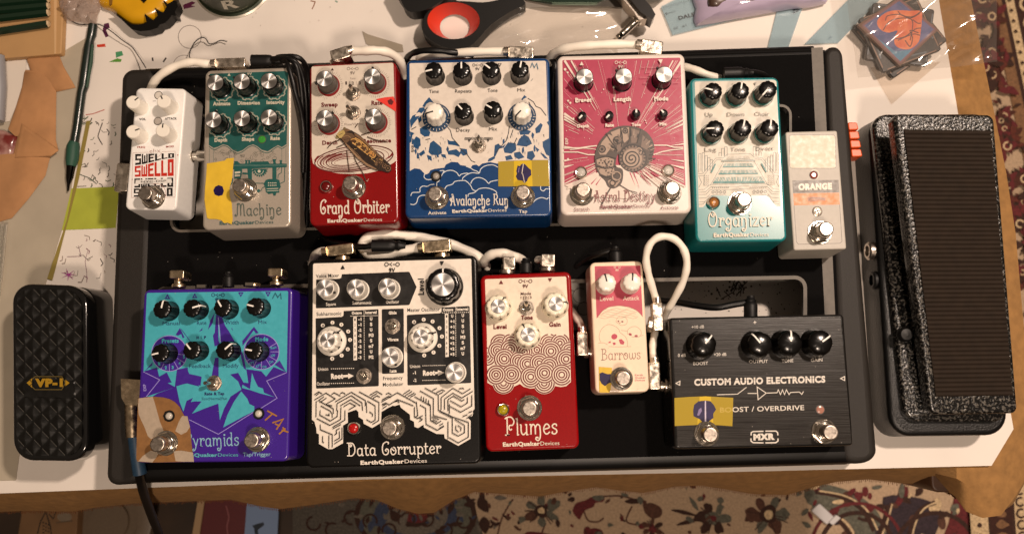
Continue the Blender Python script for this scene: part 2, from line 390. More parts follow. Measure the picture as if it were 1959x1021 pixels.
def kind_alu(body, pm, rim=None):
    b = MB(); b.lathe([(7.3, 0), (7.2, .7), (6.7, 1.0), (6.3, 11.2), (6.2, 12.0), (5.95, 12.4), (5.7, 12.45)], body, 40)
    c = MB(); c.lathe([(5.75, 12.2), (5.72, 12.7), (5.55, 12.85)], ALU, 48, top=False)
    dish(c, 5.55, 12.85)
    p = MB(); p.rbox(1.3, 1.5, 9.6, 12.3, pm, .3, .2, 6.9, 0)
    return [('knob', b, 0), ('cap', c, 1), ('pointer', p, 1)]
def dish(c, r, z):
    """turned cap face: fine concentric rings"""
    prof = []; k = 0; x = r
    rings = []
    while x > .35:
        rings.append([(x*math.cos(2*math.pi*j/48), x*math.sin(2*math.pi*j/48), z+(.03 if k % 2 else 0)) for j in range(48)]); x -= .5; k += 1
    c.loft(rings, ALU, top=True, bot=False, smooth=True)
def kind_skirt(body, fr=9.4, tr=8.0, h=13, ir=4.9, lobes=8, pm=None, d=.10):
    b = MB()
    b.lathe([(fr, 0), (fr, 1.2), (fr-.4, 2.0), (tr+.5, 3.0)], body, 48, top=False)
    b.lathe([(tr+.5, 3.0), (tr+.25, 4), (tr, h-1.6), (tr-.35, h-.6), (tr-1.1, h), (ir+.3, h+.15), (ir+.1, h)], body, 64, rad=flute(lobes, d, 2.9, h+.05))
    c = MB(); c.lathe([(ir, h-.3), (ir, h+.25), (ir-.2, h+.4)], ALU, 48, top=False); dish(c, ir-.2, h+.4)
    p = MB(); strip(p, [(ir+.3, h+.22), (tr-1.3, h+.12), (tr-.2, h-.5), (tr+.15, 4.5), (fr-.3, 2.25)], .95, pm or PBLACK)
    return [('knob', b, 0), ('cap', c, 1), ('pointer', p, 1)]
def kind_mini():
    b = MB(); b.lathe([(3.5, 0), (3.4, .5), (3.2, 6.2), (2.9, 7.0), (1.6, 7.4)], KBLACK, 24, rad=flute(12, .06))
    p = MB(); strip(p, [(3.2, 6.6), (2.6, 7.25), (1.2, 7.55), (.2, 7.58)], 1.2, PWHITE); return [('knob', b, 0), ('pointer', p, 1)]
def kind_mxr():
    b = MB(); b.lathe([(10.2, 0), (10.1, 1.6), (9.7, 3.6), (9.1, 7.5), (8.7, 10.4), (7.9, 12.2), (6.2, 13.3), (3.6, 13.9), (1.2, 14.1)], KBLACK, 60, rad=flute(6, .05))
    p = MB(); strip(p, [(8.75, 10.6), (7.95, 12.32), (6.2, 13.42), (3.6, 14.02), (.8, 14.22)], 1.05, PWHITE); return [('knob', b, 0), ('pointer', p, 1)]
def kind_ehx():
    b = MB(); b.lathe([(5.7, 0), (5.6, .8), (5.3, 1.2), (5.1, 12.2), (4.9, 13.0), (4.4, 13.4)], KWHITE, 40, rad=flute(16, .02, 1.3, 11))
    p = MB(); strip(p, [(5.0, 13.0), (4.4, 13.48), (1.8, 13.48)], .95, PBLACK); return [('knob', b, 0), ('pointer', p, 1)]
KNOBS = {'davies': lambda: kind_davies(KBLACK, PWHITE), 'white': lambda: kind_davies(KWHITE, PBLACK),
         'alu': lambda: kind_alu(KBLACK, PBLACK), 'alugrey': lambda: kind_alu(KGREY, PBLACK), 'aluwhite': lambda: kind_alu(KWHITE, PBLACK),
         'cream': lambda: kind_skirt(KCREAM), 'selector': lambda: kind_skirt(KWHITE, 10.3, 7.4, 13, 5.0, 8, PBLACK, .14),
         'big': lambda: kind_skirt(KBLACK, 13.2, 11.6, 13, 8.0, 10, PWHITE, .05), 'mini': kind_mini, 'mxr': kind_mxr, 'ehx': kind_ehx}
KH = {'davies': 14, 'white': 14, 'alu': 12.8, 'alugrey': 12.8, 'aluwhite': 12.8, 'cream': 13.3, 'selector': 13.3, 'big': 13.3, 'mini': 7, 'mxr': 13, 'ehx': 13.4}
def hexring(r, z, n=6, a=0): return [(r*math.cos(R(a+60*k)), r*math.sin(R(a+60*k)), z) for k in range(n)]
def kind_switch(round_nut=False):
    b = MB()
    if round_nut: b.lathe([(8.2, 0), (8.2, .5), (7.9, 1.0), (6.6, 1.1)], CHROME, 40)
    else:
        b.lathe([(8.6, 0), (8.6, .5), (8.3, .8)], CHROME, 36)
        b.loft([hexring(7.9, .7), hexring(7.9, 2.6), hexring(7.5, 3.0)], CHROME, smooth=False)
    b.lathe([(6.6, 1.0), (6.6, 3.7), (6.3, 4.0), (5.9, 4.1), (5.9, 6.2), (5.5, 6.4)], CHROME, 32)
    c = MB(); c.lathe([(4.6, 5), (4.6, 7), (5.1, 7.4), (5.15, 12.9), (4.95, 13.6), (4.5, 14.0), (4.1, 14.05)], NICKEL, 32)
    return [('footswitch', b, 0), ('button', c, 1)]
def kind_led(lens, bezel):
    b = MB()
    if bezel == 'chrome': b.lathe([(4.6, 0), (4.6, .6), (4.3, 2.6), (3.9, 3.1), (3.4, 3.0), (3.2, 1.8)], CHROME, 32)
    elif bezel == 'grommet': b.lathe([(3.9, 0), (3.9, .7), (3.5, 1.2), (2.7, 1.2), (2.5, .6)], RUBBER, 32)
    else: b.lathe([(3.1, 0), (3.1, .12), (2.9, .15)], KGREY, 28)
    k = {'chrome': (3.3, 1.7), 'grommet': (2.5, .7), 'flush': (2.7, .1)}[bezel]
    c = MB(); c.lathe([(k[0], k[1]), (k[0]*.93, k[1]+.7), (k[0]*.7, k[1]+1.3), (k[0]*.3, k[1]+1.6)] if bezel != 'flush' else [(2.7, .1), (2.4, .5), (1.5, .7)], lens, 24)
    return [('indicator_light', b, 0), ('lens', c, 1)]
def kind_toggle():
    b = MB(); b.lathe([(5.4, 0), (5.4, .4)], NICKEL, 24); b.loft([hexring(4.9, .4), hexring(4.9, 1.8), hexring(4.6, 2.1)], NICKEL, smooth=False)
    b.lathe([(3.1, 2), (3.1, 4.4), (2.7, 4.7), (1.6, 4.4)], CHROME, 24)
    c = MB(); c.tube([(0, 0, 4), (1.0, 0, 7), (2.2, 0, 10), (2.6, 0, 11)], [1.0, 1.15, 1.5, 1.2], CHROME, 10)
    return [('toggle_switch', b, 0), ('lever', c, 1)]
def put(P, key, maker_fn, xy, z, ang=0, **props):
    if key not in _kinds:
        L = []
        for nm, mb, ch in maker_fn():
            o = mb.build(nm); L.append((nm, o.data, ch)); bpy.data.objects.remove(o)
        _kinds[key] = L
    root = None; og = Vector(P.root['_o'])
    for nm, me, ch in _kinds[key]:
        o = bpy.data.objects.new(nm, me); COL.objects.link(o)
        if not ch:
            root = o; o.parent = P.root; o.location = (Vector((xy[0], xy[1], z))-og)*.001; o.rotation_euler = (0, 0, R(ang))
        else: o.parent = root
    for k, v in props.items(): root[k] = v
    return root
class Pedal:
    def __init__(s, label, corners, zt, body, r=4.5, bev=1.7, z0=1.5, draft=1.2, plate=True, nm='effects_pedal', fr=(0, 0, 1), group=None):
        s.zt = zt; s.fr = fr
        q = [at(x, y, zt) for x, y in corners]; c = sum(q, Vector())/4
        s.W = ((q[1]-q[0]).length+(q[2]-q[3]).length)/2; s.H = ((q[3]-q[0]).length+(q[2]-q[1]).length)/2
        e = (q[1]-q[0])+(q[2]-q[3]); s.rot = math.atan2(e.y, e.x); s.c = c
        s.root = thing(nm, label, 'effects pedal', (c.x, c.y, 0), group)
        m = MB(); m.rbox(s.W, s.H, z0+1.6, zt, body, r, bev, c.x, c.y, draft, s.rot, 7); m.build('housing', s.root)
        if plate:
            m = MB(); m.rbox(s.W+2*draft-.8, s.H+2*draft-.8, z0-1.5, z0+1.5, KBLACK, r, .3, c.x, c.y, 0, s.rot, 5); m.build('base_plate', s.root)
    def px(s, x, y, fr=None):
        f = fr or s.fr; return (f[0]+x/f[2], f[1]+y/f[2])
    def knob(s, kind, x, y, ang, fr=None, h=None, **k):
        X, Y = s.px(x, y, fr); b = at(X, Y, s.zt+(h or KH[kind]))
        return put(s, kind, KNOBS[kind], b, s.zt, ang, **k)
    def base(s, kind, x, y, fr=None):
        """photo pixel of the foot of a knob whose top shows at x, y"""
        X, Y = s.px(x, y, fr); k = 1-KH[kind]/(HC-s.zt); return (NX+(X-NX)*k, NY+(Y-NY)*k)
    def switch(s, x, y, fr=None, rnd=False, ang=20):
        X, Y = s.px(x, y, fr); b = at(X, Y, s.zt+14)
        return put(s, 'switch%d' % rnd, lambda: kind_switch(rnd), b, s.zt, ang)
    def led(s, x, y, col, bezel, fr=None):
        X, Y = s.px(x, y, fr); b = at(X, Y, s.zt+2)
        lens = mat('lens_'+col.lstrip('#'), col, rough=.25, trans=.2)
        return put(s, 'led'+col+bezel, lambda: kind_led(lens, bezel), b, s.zt)
    def toggle(s, x, y, ang, fr=None):
        X, Y = s.px(x, y, fr); b = at(X, Y, s.zt+3)
        return put(s, 'toggle', kind_toggle, b, s.zt, ang)
    def art(s, fr=None): return Art(s.zt, fr or s.fr)
    def done(s, A, name='printed_face'):
        # dust and tiny chips, scattered over the face
        g = random.Random(int(abs(s.c.x)*7+abs(s.c.y)*3)); A.fr = (0, 0, 1); z = A.z; ca, sa = math.cos(s.rot), math.sin(s.rot)
        for k in range(26):
            u, v = g.uniform(-.47, .47)*s.W, g.uniform(-.47, .47)*s.H
            if k > 15: v = (-.475 if k % 2 else .475)*s.H
            r = g.uniform(.10, .26); x, y = s.c.x+u*ca-v*sa, s.c.y+u*sa+v*ca; n = 5
            A.add([(x+r*g.uniform(.5, 1.4)*math.cos(2*math.pi*j/n), y+r*g.uniform(.5, 1.4)*math.sin(2*math.pi*j/n), z) for j in range(n)], [list(range(n))], g.choice(('#c8beb0', '#a89e92', '#d8d0c4')))
        return A.build(name, s.root)
def sticker(name, label, cat, z, polys, fr, group=None):
    """tape or card stuck on a pedal; polys = [(points, material or colour, lift)]"""
    A = Art(z, fr); A.z = z
    for pts, m, lift in polys:
        A.z = z+lift; V = [A.p(q) for q in pts]
        if sum(V[i].x*V[(i+1) % len(V)].y-V[(i+1) % len(V)].x*V[i].y for i in range(len(V))) < 0: V = V[::-1]
        t = .2; n = len(V)
        A.add([(v.x, v.y, v.z-t) for v in V]+V, [(j, (j+1) % n, n+(j+1) % n, n+j) for j in range(n)]+[list(range(n, 2*n))], m)
    c = sum(A.v, Vector())/len(A.v)
    return tag(A.build(name, origin=(c.x, c.y, z)), label, cat, group)
# ================================================================ THE SETTING
TZ = -45.0            # top of the white panel the board stands on
RZ = -430.0           # carpet
from mathutils.geometry import tessellate_polygon
def holed(mb, outer, holes, z0, z1, m, side=None):
    """slab with openings; 2D outlines in mm"""
    loops = [outer]+holes; flat = [q for l in loops for q in l]
    tris = tessellate_polygon([[Vector((x, y, 0)) for x, y in l] for l in loops])
    up = []
    for t in tris:
        a, b, c = (flat[i] for i in t); A = (b[0]-a[0])*(c[1]-a[1])-(b[1]-a[1])*(c[0]-a[0])
        up.append(tuple(t) if A > 0 else tuple(t)[::-1])
    mb.add([(x, y, z1) for x, y in flat], up, m); mb.add([(x, y, z0) for x, y in flat], [f[::-1] for f in up], m)
    for l in loops:
        n = len(l); mb.add([(x, y, z0) for x, y in l]+[(x, y, z1) for x, y in l], [(j, (j+1) % n, n+(j+1) % n, n+j) for j in range(n)], side or m)
def pxs(pts, z): return [(v.x, v.y) for v in (at(x, y, z) for x, y in pts)]
def slab(mb, corners, thick, m, r=6, bev=1.5, n=6, draft=0., top=True):
    """rounded block on four 3D corners TL TR BR BL (mm)"""
    q = [Vector(c) for c in corners]; W = ((q[1]-q[0]).length+(q[2]-q[3]).length)/2; H = ((q[3]-q[0]).length+(q[2]-q[1]).length)/2
    def mp(x, y, z):
        u, v = x/W+.5, y/H+.5; p = (q[3].lerp(q[2], u)).lerp(q[0].lerp(q[1], u), v); return (p.x, p.y, p.z+z)
    rings = [[mp(x, y, -thick) for x, y in rrect(W+2*draft, H+2*draft, r, n)]]
    for k in range(5):
        t = k/4*math.pi/2; i = bev*(1-math.cos(t)); rings.append([mp(x, y, -bev+bev*math.sin(t)) for x, y in rrect(W-2*i, H-2*i, max(r-i, .3), n)])
    mb.loft(rings, m, top=top); return mp, W, H
def dome(mb, outline, z0, hgt, m, steps=5, jit=0, rg=None, sh=.9):
    """puffy shape: outline rising to a soft top"""
    c = sum((Vector((x, y, 0)) for x, y in outline), Vector())/len(outline); rings = []
    for k in range(steps+1):
        t = k/steps; s = 1-sh*(1-math.cos(t*math.pi/2)); z = z0+hgt*math.sin(t*math.pi/2)
        rings.append([(c.x+(x-c.x)*s, c.y+(y-c.y)*s, z+(rg.uniform(-jit, jit) if rg and k else 0)) for x, y in outline])
    mb.loft(rings, m)
def sheet(name, pts, z, m, label, cat, thick=.4, group=None):
    b = MB(); P2 = pxs(pts, z)
    if sum(P2[i][0]*P2[(i+1) % len(P2)][1]-P2[(i+1) % len(P2)][0]*P2[i][1] for i in range(len(P2))) < 0: P2 = P2[::-1]
    b.prism(P2, z-thick, z, m); c = sum((Vector((x, y, z)) for x, y in P2), Vector())/len(P2)
    return tag(b.build(name, origin=c), label, cat)
# ---- floor and rug
b = MB(); b.box(-1500, -1300, RZ-30, 1500, 1300, RZ-6, mat('dark_floorboards', '#3a2a1c', rough=.6, noise=.3, nscale=20)); fl = b.build('floor'); fl['kind'] = 'structure'
rug = thing('patterned_rug', 'beige and maroon floral rug on the floor under the table', 'rug', (300, -100, RZ))
b = MB(); pile = mat('rug_field', '#b49a7e', rough=.95, noise=.2, nscale=420, bump=.8, bscale=900); b.box(-150, -700, RZ-6, 1250, 900, RZ, pile); b.build('pile', rug)
def rugink(h): return mat('rug_'+h.lstrip('#'), h, rough=.95, noise=.34, nscale=420, bump=.8, bscale=900)
A = Art(RZ, (0, 0, 1)); DK, MA, BU, GR, IVR = rugink('#3a241c'), rugink('#602426'), rugink('#3a4258'), rugink('#5e5c50'), rugink('#c8ae88')
def flower(x, y, r, col, col2, n=6, rot=0):
    for k in range(n):
        t = R(rot+360*k/n); A.disc((x+r*.62*math.cos(t), y+r*.62*math.sin(t)), r*.42, col, 10, ry=r*.3, rot=math.degrees(t))
    A.disc((x, y), r*.34, col2, 10); A.disc((x, y), r*.15, IVR, 8)
def leaf(x, y, l, a, col, w=.3):
    ca, sa = math.cos(R(a)), math.sin(R(a)); L = []
    for u, v in ((0, 0), (.3, w*.5), (.6, w*.45), (1, 0), (.6, -w*.45), (.3, -w*.5)): L.append((x+l*(u*ca-v*sa), y+l*(u*sa+v*ca)))
    A.poly(L, col, 2)
q = clean(21)
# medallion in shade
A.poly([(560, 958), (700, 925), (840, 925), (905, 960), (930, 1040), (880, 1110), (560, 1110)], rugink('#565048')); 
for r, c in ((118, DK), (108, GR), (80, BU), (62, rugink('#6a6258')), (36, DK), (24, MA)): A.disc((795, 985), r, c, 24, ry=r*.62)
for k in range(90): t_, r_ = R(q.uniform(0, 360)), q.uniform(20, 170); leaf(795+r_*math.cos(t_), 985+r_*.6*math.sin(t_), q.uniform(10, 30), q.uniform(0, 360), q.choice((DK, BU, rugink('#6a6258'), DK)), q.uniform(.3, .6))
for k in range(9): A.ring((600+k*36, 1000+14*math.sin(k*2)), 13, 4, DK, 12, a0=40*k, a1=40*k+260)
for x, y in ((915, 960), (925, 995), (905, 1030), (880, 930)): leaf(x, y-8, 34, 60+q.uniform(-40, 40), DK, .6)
# field: ragged palmettes, curling stems, small leaves
def palm(x, y, r, cols, rg):
    for k in range(rg.randint(9, 14)):
        a = rg.uniform(0, 360); leaf(x+rg.gauss(0, r*.12), y+rg.gauss(0, r*.12), r*rg.uniform(.55, 1.15), a, rg.choice(cols), rg.uniform(.3, .6))
    L = [(x+r*rg.uniform(.25, .55)*math.cos(R(24*k)), y+r*rg.uniform(.25, .5)*math.sin(R(24*k))) for k in range(15)]; A.poly(L, rg.choice(cols))
    A.ring((x+rg.gauss(0, 2), y+rg.gauss(0, 2)), r*.22, r*.09, IVR, 9); A.disc((x, y), r*.1, DK, 7)
def stem(x, y, a, l, rg, col):
    L = []; c = rg.uniform(-9, 9)
    for k in range(9): L.append((x, y)); x += l/8*math.cos(R(a)); y += l/8*math.sin(R(a)); a += c+rg.uniform(-6, 6)
    A.line(L, rg.uniform(2, 4), col)
    for k in (3, 5, 7): leaf(L[k][0], L[k][1], rg.uniform(9, 20), a+rg.choice((-60, 60)), col, .45)
def blob(c, r, col, rg, n=9, sq=1., rot=0):
    ca, sa = math.cos(R(rot)), math.sin(R(rot)); L = []
    for k in range(n):
        t = 2*math.pi*k/n; u = r*rg.uniform(.7, 1.2); x, y = u*math.cos(t), u*sq*math.sin(t); L.append((c[0]+x*ca-y*sa, c[1]+x*sa+y*ca))
    A.poly(L, col, 4)
def bloom(x, y, r, pet, mid, rg, n=6):
    a0 = rg.uniform(0, 60)
    for k in range(n):
        t = R(a0+360*k/n); blob((x+r*.66*math.cos(t), y+r*.6*math.sin(t)), r*rg.uniform(.34, .46), rg.choice(pet), rg, 9, rg.uniform(.55, .8), math.degrees(t))
    blob((x, y), r*.42, mid, rg, 9); blob((x+1, y), r*.2, rg.choice((IVR, MA)), rg, 7)
    for k in range(5): t = R(rg.uniform(0, 360)); A.line([(x+r*.2*math.cos(t), y+r*.2*math.sin(t)), (x+r*.95*math.cos(t), y+r*.9*math.sin(t))], 2, DK)
Z = lambda L: [(680+x/2.72, 820+y/2.72) for x, y in L]
BRN = rugink('#54362a')
for L in ([(820, 365), (790, 410), (760, 470), (740, 547), (720, 640)], [(990, 490), (968, 547), (950, 640)], [(1190, 430), (1212, 475), (1260, 482), (1292, 462)], [(1290, 350), (1380, 348), (1450, 365), (1500, 380)], [(1440, 400), (1410, 478), (1480, 500), (1560, 515), (1605, 547), (1640, 620)], [(1380, 440), (1396, 476)], [(1700, 440), (1800, 450)], [(900, 560), (1020, 580), (1100, 620)]): A.line(Z(L), 3, BRN, 5)
for L, c in (([(1130, 420), (1150, 385), (1190, 372), (1240, 350), (1292, 348), (1290, 376), (1250, 384), (1238, 404), (1200, 420), (1182, 442), (1168, 470), (1150, 458), (1136, 440)], MA), ([(1230, 352), (1280, 345), (1296, 360), (1262, 376)], GR), ([(1400, 376), (1440, 362), (1500, 366), (1480, 386), (1430, 388)], DK), ([(1500, 400), (1540, 384), (1590, 410), (1592, 450), (1550, 466), (1510, 440)], BRN), ([(1640, 422), (1700, 420), (1780, 450), (1720, 446)], DK), ([(1736, 352), (1770, 380), (1786, 424), (1754, 400)], GR), ([(1668, 500), (1730, 470), (1792, 466), (1740, 492)], DK), ([(1470, 500), (1500, 488), (1510, 510), (1485, 520)], MA), ([(760, 440), (800, 462), (792, 476)], DK), ([(745, 500), (700, 470), (712, 500)], DK), ([(1190, 547), (1240, 515), (1290, 540), (1270, 640), (1200, 640)], MA), ([(880, 545), (940, 535), (1050, 560), (1000, 600), (900, 620)], MA)): A.poly(Z(L), c, 4)
rg_ = clean(61)
for x, y, r, pet, mid in ((1036, 976, 34, (GR, GR, BRN), DK), (1364, 990, 34, (GR, DK), GR), (1470, 984, 42, (GR, GR, BRN), DK), (1248, 1010, 20, (BRN, DK), MA), (1130, 1036, 30, (MA, GR), DK), (1400, 1050, 30, (MA, DK), GR), (1300, 1046, 26, (GR, BRN), DK)): bloom(x, y, r, pet, mid, rg_)
for k in range(60):
    x, y = rg_.uniform(930, 1530), rg_.uniform(925, 1060); blob((x, y), rg_.uniform(3, 8), rg_.choice((BRN, GR, MA, DK)), rg_, 7, rg_.uniform(.4, .9), rg_.uniform(0, 180))
# dark scrolls at the right
DB = rugink('#352a30')
A.poly([(1545, 925), (1600, 930), (1655, 955), (1690, 1000), (1700, 1090), (1650, 1090), (1635, 1015), (1600, 982), (1545, 962)], GR, 3); A.poly([(1690, 950), (1760, 952), (1800, 975), (1790, 1020), (1750, 1100), (1680, 1090), (1700, 1000)], DB, 3)
A.poly([(1835, 930), (1880, 950), (1895, 1090), (1790, 1090), (1815, 1000)], MA, 3)
for k in range(70):
    x, y = rg_.uniform(1540, 1850), rg_.uniform(928, 1055); blob((x, y), rg_.uniform(5, 16), rg_.choice((DK, MA, DB, BRN, GR, IVR)), rg_, 8, rg_.uniform(.35, .8), rg_.uniform(0, 180))
for L in ([(1560, 940), (1610, 950), (1650, 975), (1672, 1015)], [(1700, 965), (1690, 1000), (1670, 1050)], [(1790, 960), (1760, 975), (1742, 1010), (1735, 1060)], [(1600, 990), (1625, 1020), (1628, 1060)]): A.line(L, 8, DK, 5); A.line([(x+7, y-2) for x, y in L], 3, IVR, 5)
A.ring((1640, 1050), 70, 8, DK, 24, a0=180, a1=340); A.ring((1640, 1050), 88, 6, MA, 24, a0=180, a1=340); A.ring((1790, 1060), 80, 8, DK, 24, a0=180, a1=330)
# borders: one along the right hand side
def band(x0, x1, col):
    A.poly([(x0, -120), (x1, -120), (x1+270, 1150), (x0+270, 1150)], col)
band(1868, 1890, rugink('#7c5a3e')); band(1890, 1898, DK); band(1898, 1914, IVR); band(1914, 1921, DK); band(1921, 1952, rugink('#3a2018')); band(1952, 1958, IVR); band(1958, 2010, MA); band(2010, 2060, rugink('#3a2018')); band(2060, 2300, rugink('#7c5a3e'))
for k in range(34):
    y = -100+k*36; x = 1937+.2126*(y+120); A.ring((x, y), 12, 5, IVR, 14); A.disc((x, y), 4, MA, 8)
    x = 1985+.2126*(y+120); palm(x, y, 19, (DK, IVR), q); x2 = 2100+.2126*(y+120); flower(x2, y, 24, DK, MA, 6, 20*k)
for k in range(60):
    y = -100+k*20; x = 1906+.2126*(y+120); A.disc((x, y), 4, DK, 7, ry=2.5, rot=40)
for k in range(40): y = q.uniform(-90, 700); palm(1846+.2126*(y+120)+q.uniform(-26, 22), y, q.uniform(18, 34), (DK, MA, rugink('#4a261c')), q)
for k in range(160):
    y = q.uniform(-90, 900); x = 1840+.2126*(y+120)+q.uniform(-40, 40); leaf(x, y, q.uniform(14, 34), q.uniform(0, 360), q.choice((DK, MA, DK, rugink('#5a2a20'))), q.uniform(.3, .6))
for x0, x1, c in ((1850, 1884, IVR), (1884, 1888, DK), (1888, 1930, rugink('#3a2018')), (1930, 1936, DK), (1936, 1962, IVR), (1962, 2100, MA)): A.poly([(x0, 905), (x1, 905), (x1+14, 1100), (x0+14, 1100)], c)
for k in range(8):
    y = 915+k*22; A.ring((1948+(y-905)*.07, y), 8, 4, DK, 10, a0=40, a1=300); blob((1909+(y-905)*.07, y), 13, rugink('#7c5a3e'), rg_, 8, .7); blob((1867+(y-905)*.07, y), 5, DK, rg_, 7)
A.build('woven_pattern', rug)
# ---- table, cloth, white panel
tb = thing('side_table', 'low table carrying the pedals, hidden under its tan cloth', 'table', (0, 0, RZ))
wood = mat('dark_table_wood', '#4a2e1a', rough=.5, noise=.25, nscale=30, stretch=(1, 8, 1))
b = MB(); T4 = pxs([(-700, 932), (1850, 872), (1745, -300), (-700, -300)], TZ-6)
b.prism(T4[::-1] if False else [T4[3], T4[2], T4[1], T4[0]][::-1], TZ-30, TZ-6, wood); b.build('table_top', tb)
for x, y in ((-620, -60), (340, -60), (330, 340), (-620, 340)):
    b = MB(); b.rbox(40, 40, RZ, TZ-30, wood, 6, 2, x, y); b.build('leg', tb)
felt = mat('tan_felt', '#906a3c', rough=.95, noise=.16, nscale=140, bump=.5, bscale=500)
edge = [(-700, 985), (-60, 985), (0, 978), (60, 976), (140, 978), (180, 970), (260, 962), (393, 957), (440, 955), (500, 968), (536, 973), (590, 966), (679, 952), (720, 955), (760, 972), (800, 982), (830, 980), (870, 955), (908, 940), (960, 944), (1033, 949), (1080, 940), (1139, 931), (1190, 938), (1231, 942), (1290, 930), (1342, 928), (1380, 934), (1440, 944), (1505, 946), (1560, 930), (1600, 921), (1660, 916), (1728, 924), (1790, 925)]
right = [(1830, 950), (1850, 978), (1880, 990), (1915, 985), (1945, 945), (1965, 905), (1975, 820), (1960, 640), (1943, 446), (1925, 330), (1903, 220), (1878, 100), (1858, 0), (1830, -140)]
b = MB()
rim = edge+right
inn = [(-700, 936), (-60, 937), (0, 937), (60, 936), (140, 934), (180, 933), (260, 931), (393, 928), (440, 926), (500, 925), (536, 924), (590, 923), (679, 920), (720, 919), (760, 918), (800, 917), (830, 916), (870, 915), (908, 914), (960, 913), (1033, 911), (1080, 910), (1139, 908), (1190, 907), (1231, 906), (1290, 904), (1342, 902), (1380, 901), (1440, 899), (1505, 898), (1560, 896), (1600, 895), (1660, 893), (1728, 891), (1790, 889),
       (1830, 886), (1850, 884), (1868, 880), (1880, 868), (1885, 855), (1886, 840), (1884, 800), (1865, 640), (1845, 446), (1830, 330), (1816, 220), (1800, 100), (1785, 0), (1770, -140)]
R0 = [at(x, y, TZ-3.4) for x, y in inn]; RM = []; R1 = []; q = clean(4)
for i, ((x, y), (u, v)) in enumerate(zip(inn, rim)):
    fr_ = i < len(edge); RM.append(at(x*.55+u*.45, y*.55+v*.45, TZ-(18 if fr_ else 4.5))); R1.append(at(u, v, TZ-(70+9*math.sin(i*1.3) if fr_ else 14+4*math.sin(i*1.3))))
n = len(inn); b.add(R0+RM+R1, [f for i in range(n-1) for f in ((i, n+i, n+i+1, i+1), (n+i, 2*n+i, 2*n+i+1, n+i+1))], felt, True)
b.add(R0+[at(-700, -140, TZ-3.4)], [list(range(n+1))], felt)
b.add([v-Vector((0, 0, 2)) for v in R0+RM+R1], [f for i in range(n-1) for f in ((i, i+1, n+i+1, n+i), (n+i, n+i+1, 2*n+i+1, 2*n+i))], felt, True)
cl = thing('table_cloth', 'tan felt cloth with a frayed wavy edge under the white panel', 'tablecloth', (0, 0, TZ)); b.build('felt', cl)
b = MB(); hemm = mat('hem_thread', '#70431f', rough=.95)
for i in range(n-1):
    p0, p1 = R1[i], R1[i+1]; k = max(2, int((p1-p0).length/1.6))
    if rim[i][0] < -30 or rim[i][0] > 1800: continue
    for j in range(k):
        p = p0.lerp(p1, j/k); l = q.uniform(.8, 2.4); b.box(p.x-.22, p.y-l, p.z-.5, p.x+.22, p.y+.3, p.z, hemm)
b.build('frayed_edge', cl)['kind'] = 'stuff'
b = MB()
fold = [(1745, 912), (1800, 905), (1880, 905), (1930, 880), (1948, 850), (1968, 900), (1930, 965), (1900, 986), (1862, 984), (1835, 955), (1810, 928)]
dome(b, pxs(fold, TZ-60), TZ-62, 26, felt, 4, .6, clean(8)); b.build('corner_fold', cl)
pan = thing('white_board', 'large white board with a clipped corner lying on the tan cloth', 'board', (-50, 80, TZ))
paper = mat('white_board_paper', '#ddd5cc', rough=.62, noise=.05, nscale=14, rnoise=.12)
b = MB(); wp = pxs([(-700, 962), (0, 943), (700, 916), (1400, 902), (1897, 890), (1939, 820), (1832, 212), (1796, 0), (1775, -140), (-700, -140)], TZ)
b.prism(wp[::-1], TZ-3, TZ, paper); b.build('sheet', pan)
A = Art(TZ); MK = '#2a2522'
for c in ((363, 71), ): A.ring(c, 22, 1.2, '#7d736c', 24, ry=22)
A.ring((352, 130), 22, 1.1, '#8f857c', 18, ry=24, a0=180, a1=330)
A.poly([(199, 46), (208, 44), (210, 53), (203, 58), (208, 70), (202, 72), (196, 60)], '#5a2446'); A.poly([(350, 10), (368, 3), (374, 6), (366, 11), (374, 13), (352, 18)], '#7a2a58')
A.poly([(185, 86), (201, 84), (202, 90), (186, 91)], '#d8452c'); A.poly([(221, 100), (233, 98), (236, 106), (222, 111)], '#4f9a6a'); A.poly([(208, 119), (224, 112), (233, 114), (231, 119)], '#5f9a3c'); A.line([(164, 220), (178, 218), (200, 210)], 1.6, '#c0584a')
A.poly([(290, 111), (293, 110), (294, 117), (291, 117)], '#201c1a'); A.line([(312, 119), (318, 111)], 3, '#3a3430'); A.line([(594, 2), (603, 4), (600, 12), (597, 18)], 2, '#9a6a52'); A.line([(641, 2), (646, 5)], 3, '#9ab0a4')
q = clean(31)
for k in range(46):
    x, y = q.uniform(160, 226), q.uniform(205, 352); a = q.uniform(0, 3.1); l = q.uniform(2, 9)
    A.line([(x, y), (x+l*math.cos(a), y+l*math.sin(a)), (x+1.6*l*math.cos(a+.4), y+1.6*l*math.sin(a+.4))], q.uniform(.8, 1.9), q.choice((MK, '#4a443e', '#6a6258', '#3d5a3a')))
A.line([(196, 235), (188, 258), (189, 265), (196, 277)], 1.9, '#4a443e', 3); A.line([(148, 332), (172, 341), (185, 352)], 1.4, '#2f4a3a'); A.line([(165, 356), (148, 357)], 1.4, '#6a6258')
for k in range(24):
    x, y = q.uniform(118, 218), q.uniform(443, 530); a = q.uniform(0, 3.1); l = q.uniform(3, 12)
    A.line([(x, y), (x+l*math.cos(a), y+l*math.sin(a)), (x+l*math.cos(a)+l*.6*math.cos(a+1.2), y+l*math.sin(a)+l*.6*math.sin(a+1.2))], q.uniform(.7, 1.7), q.choice((MK, '#6a5a52', '#8a5a6a', '#9a8a80')))
for a in (0, 50, 95, 150, 200, 250, 320): t = R(a); A.line([(131, 525), (131+14*math.cos(t), 525+12*math.sin(t))], 2.4, '#b04a9a', taper=True)
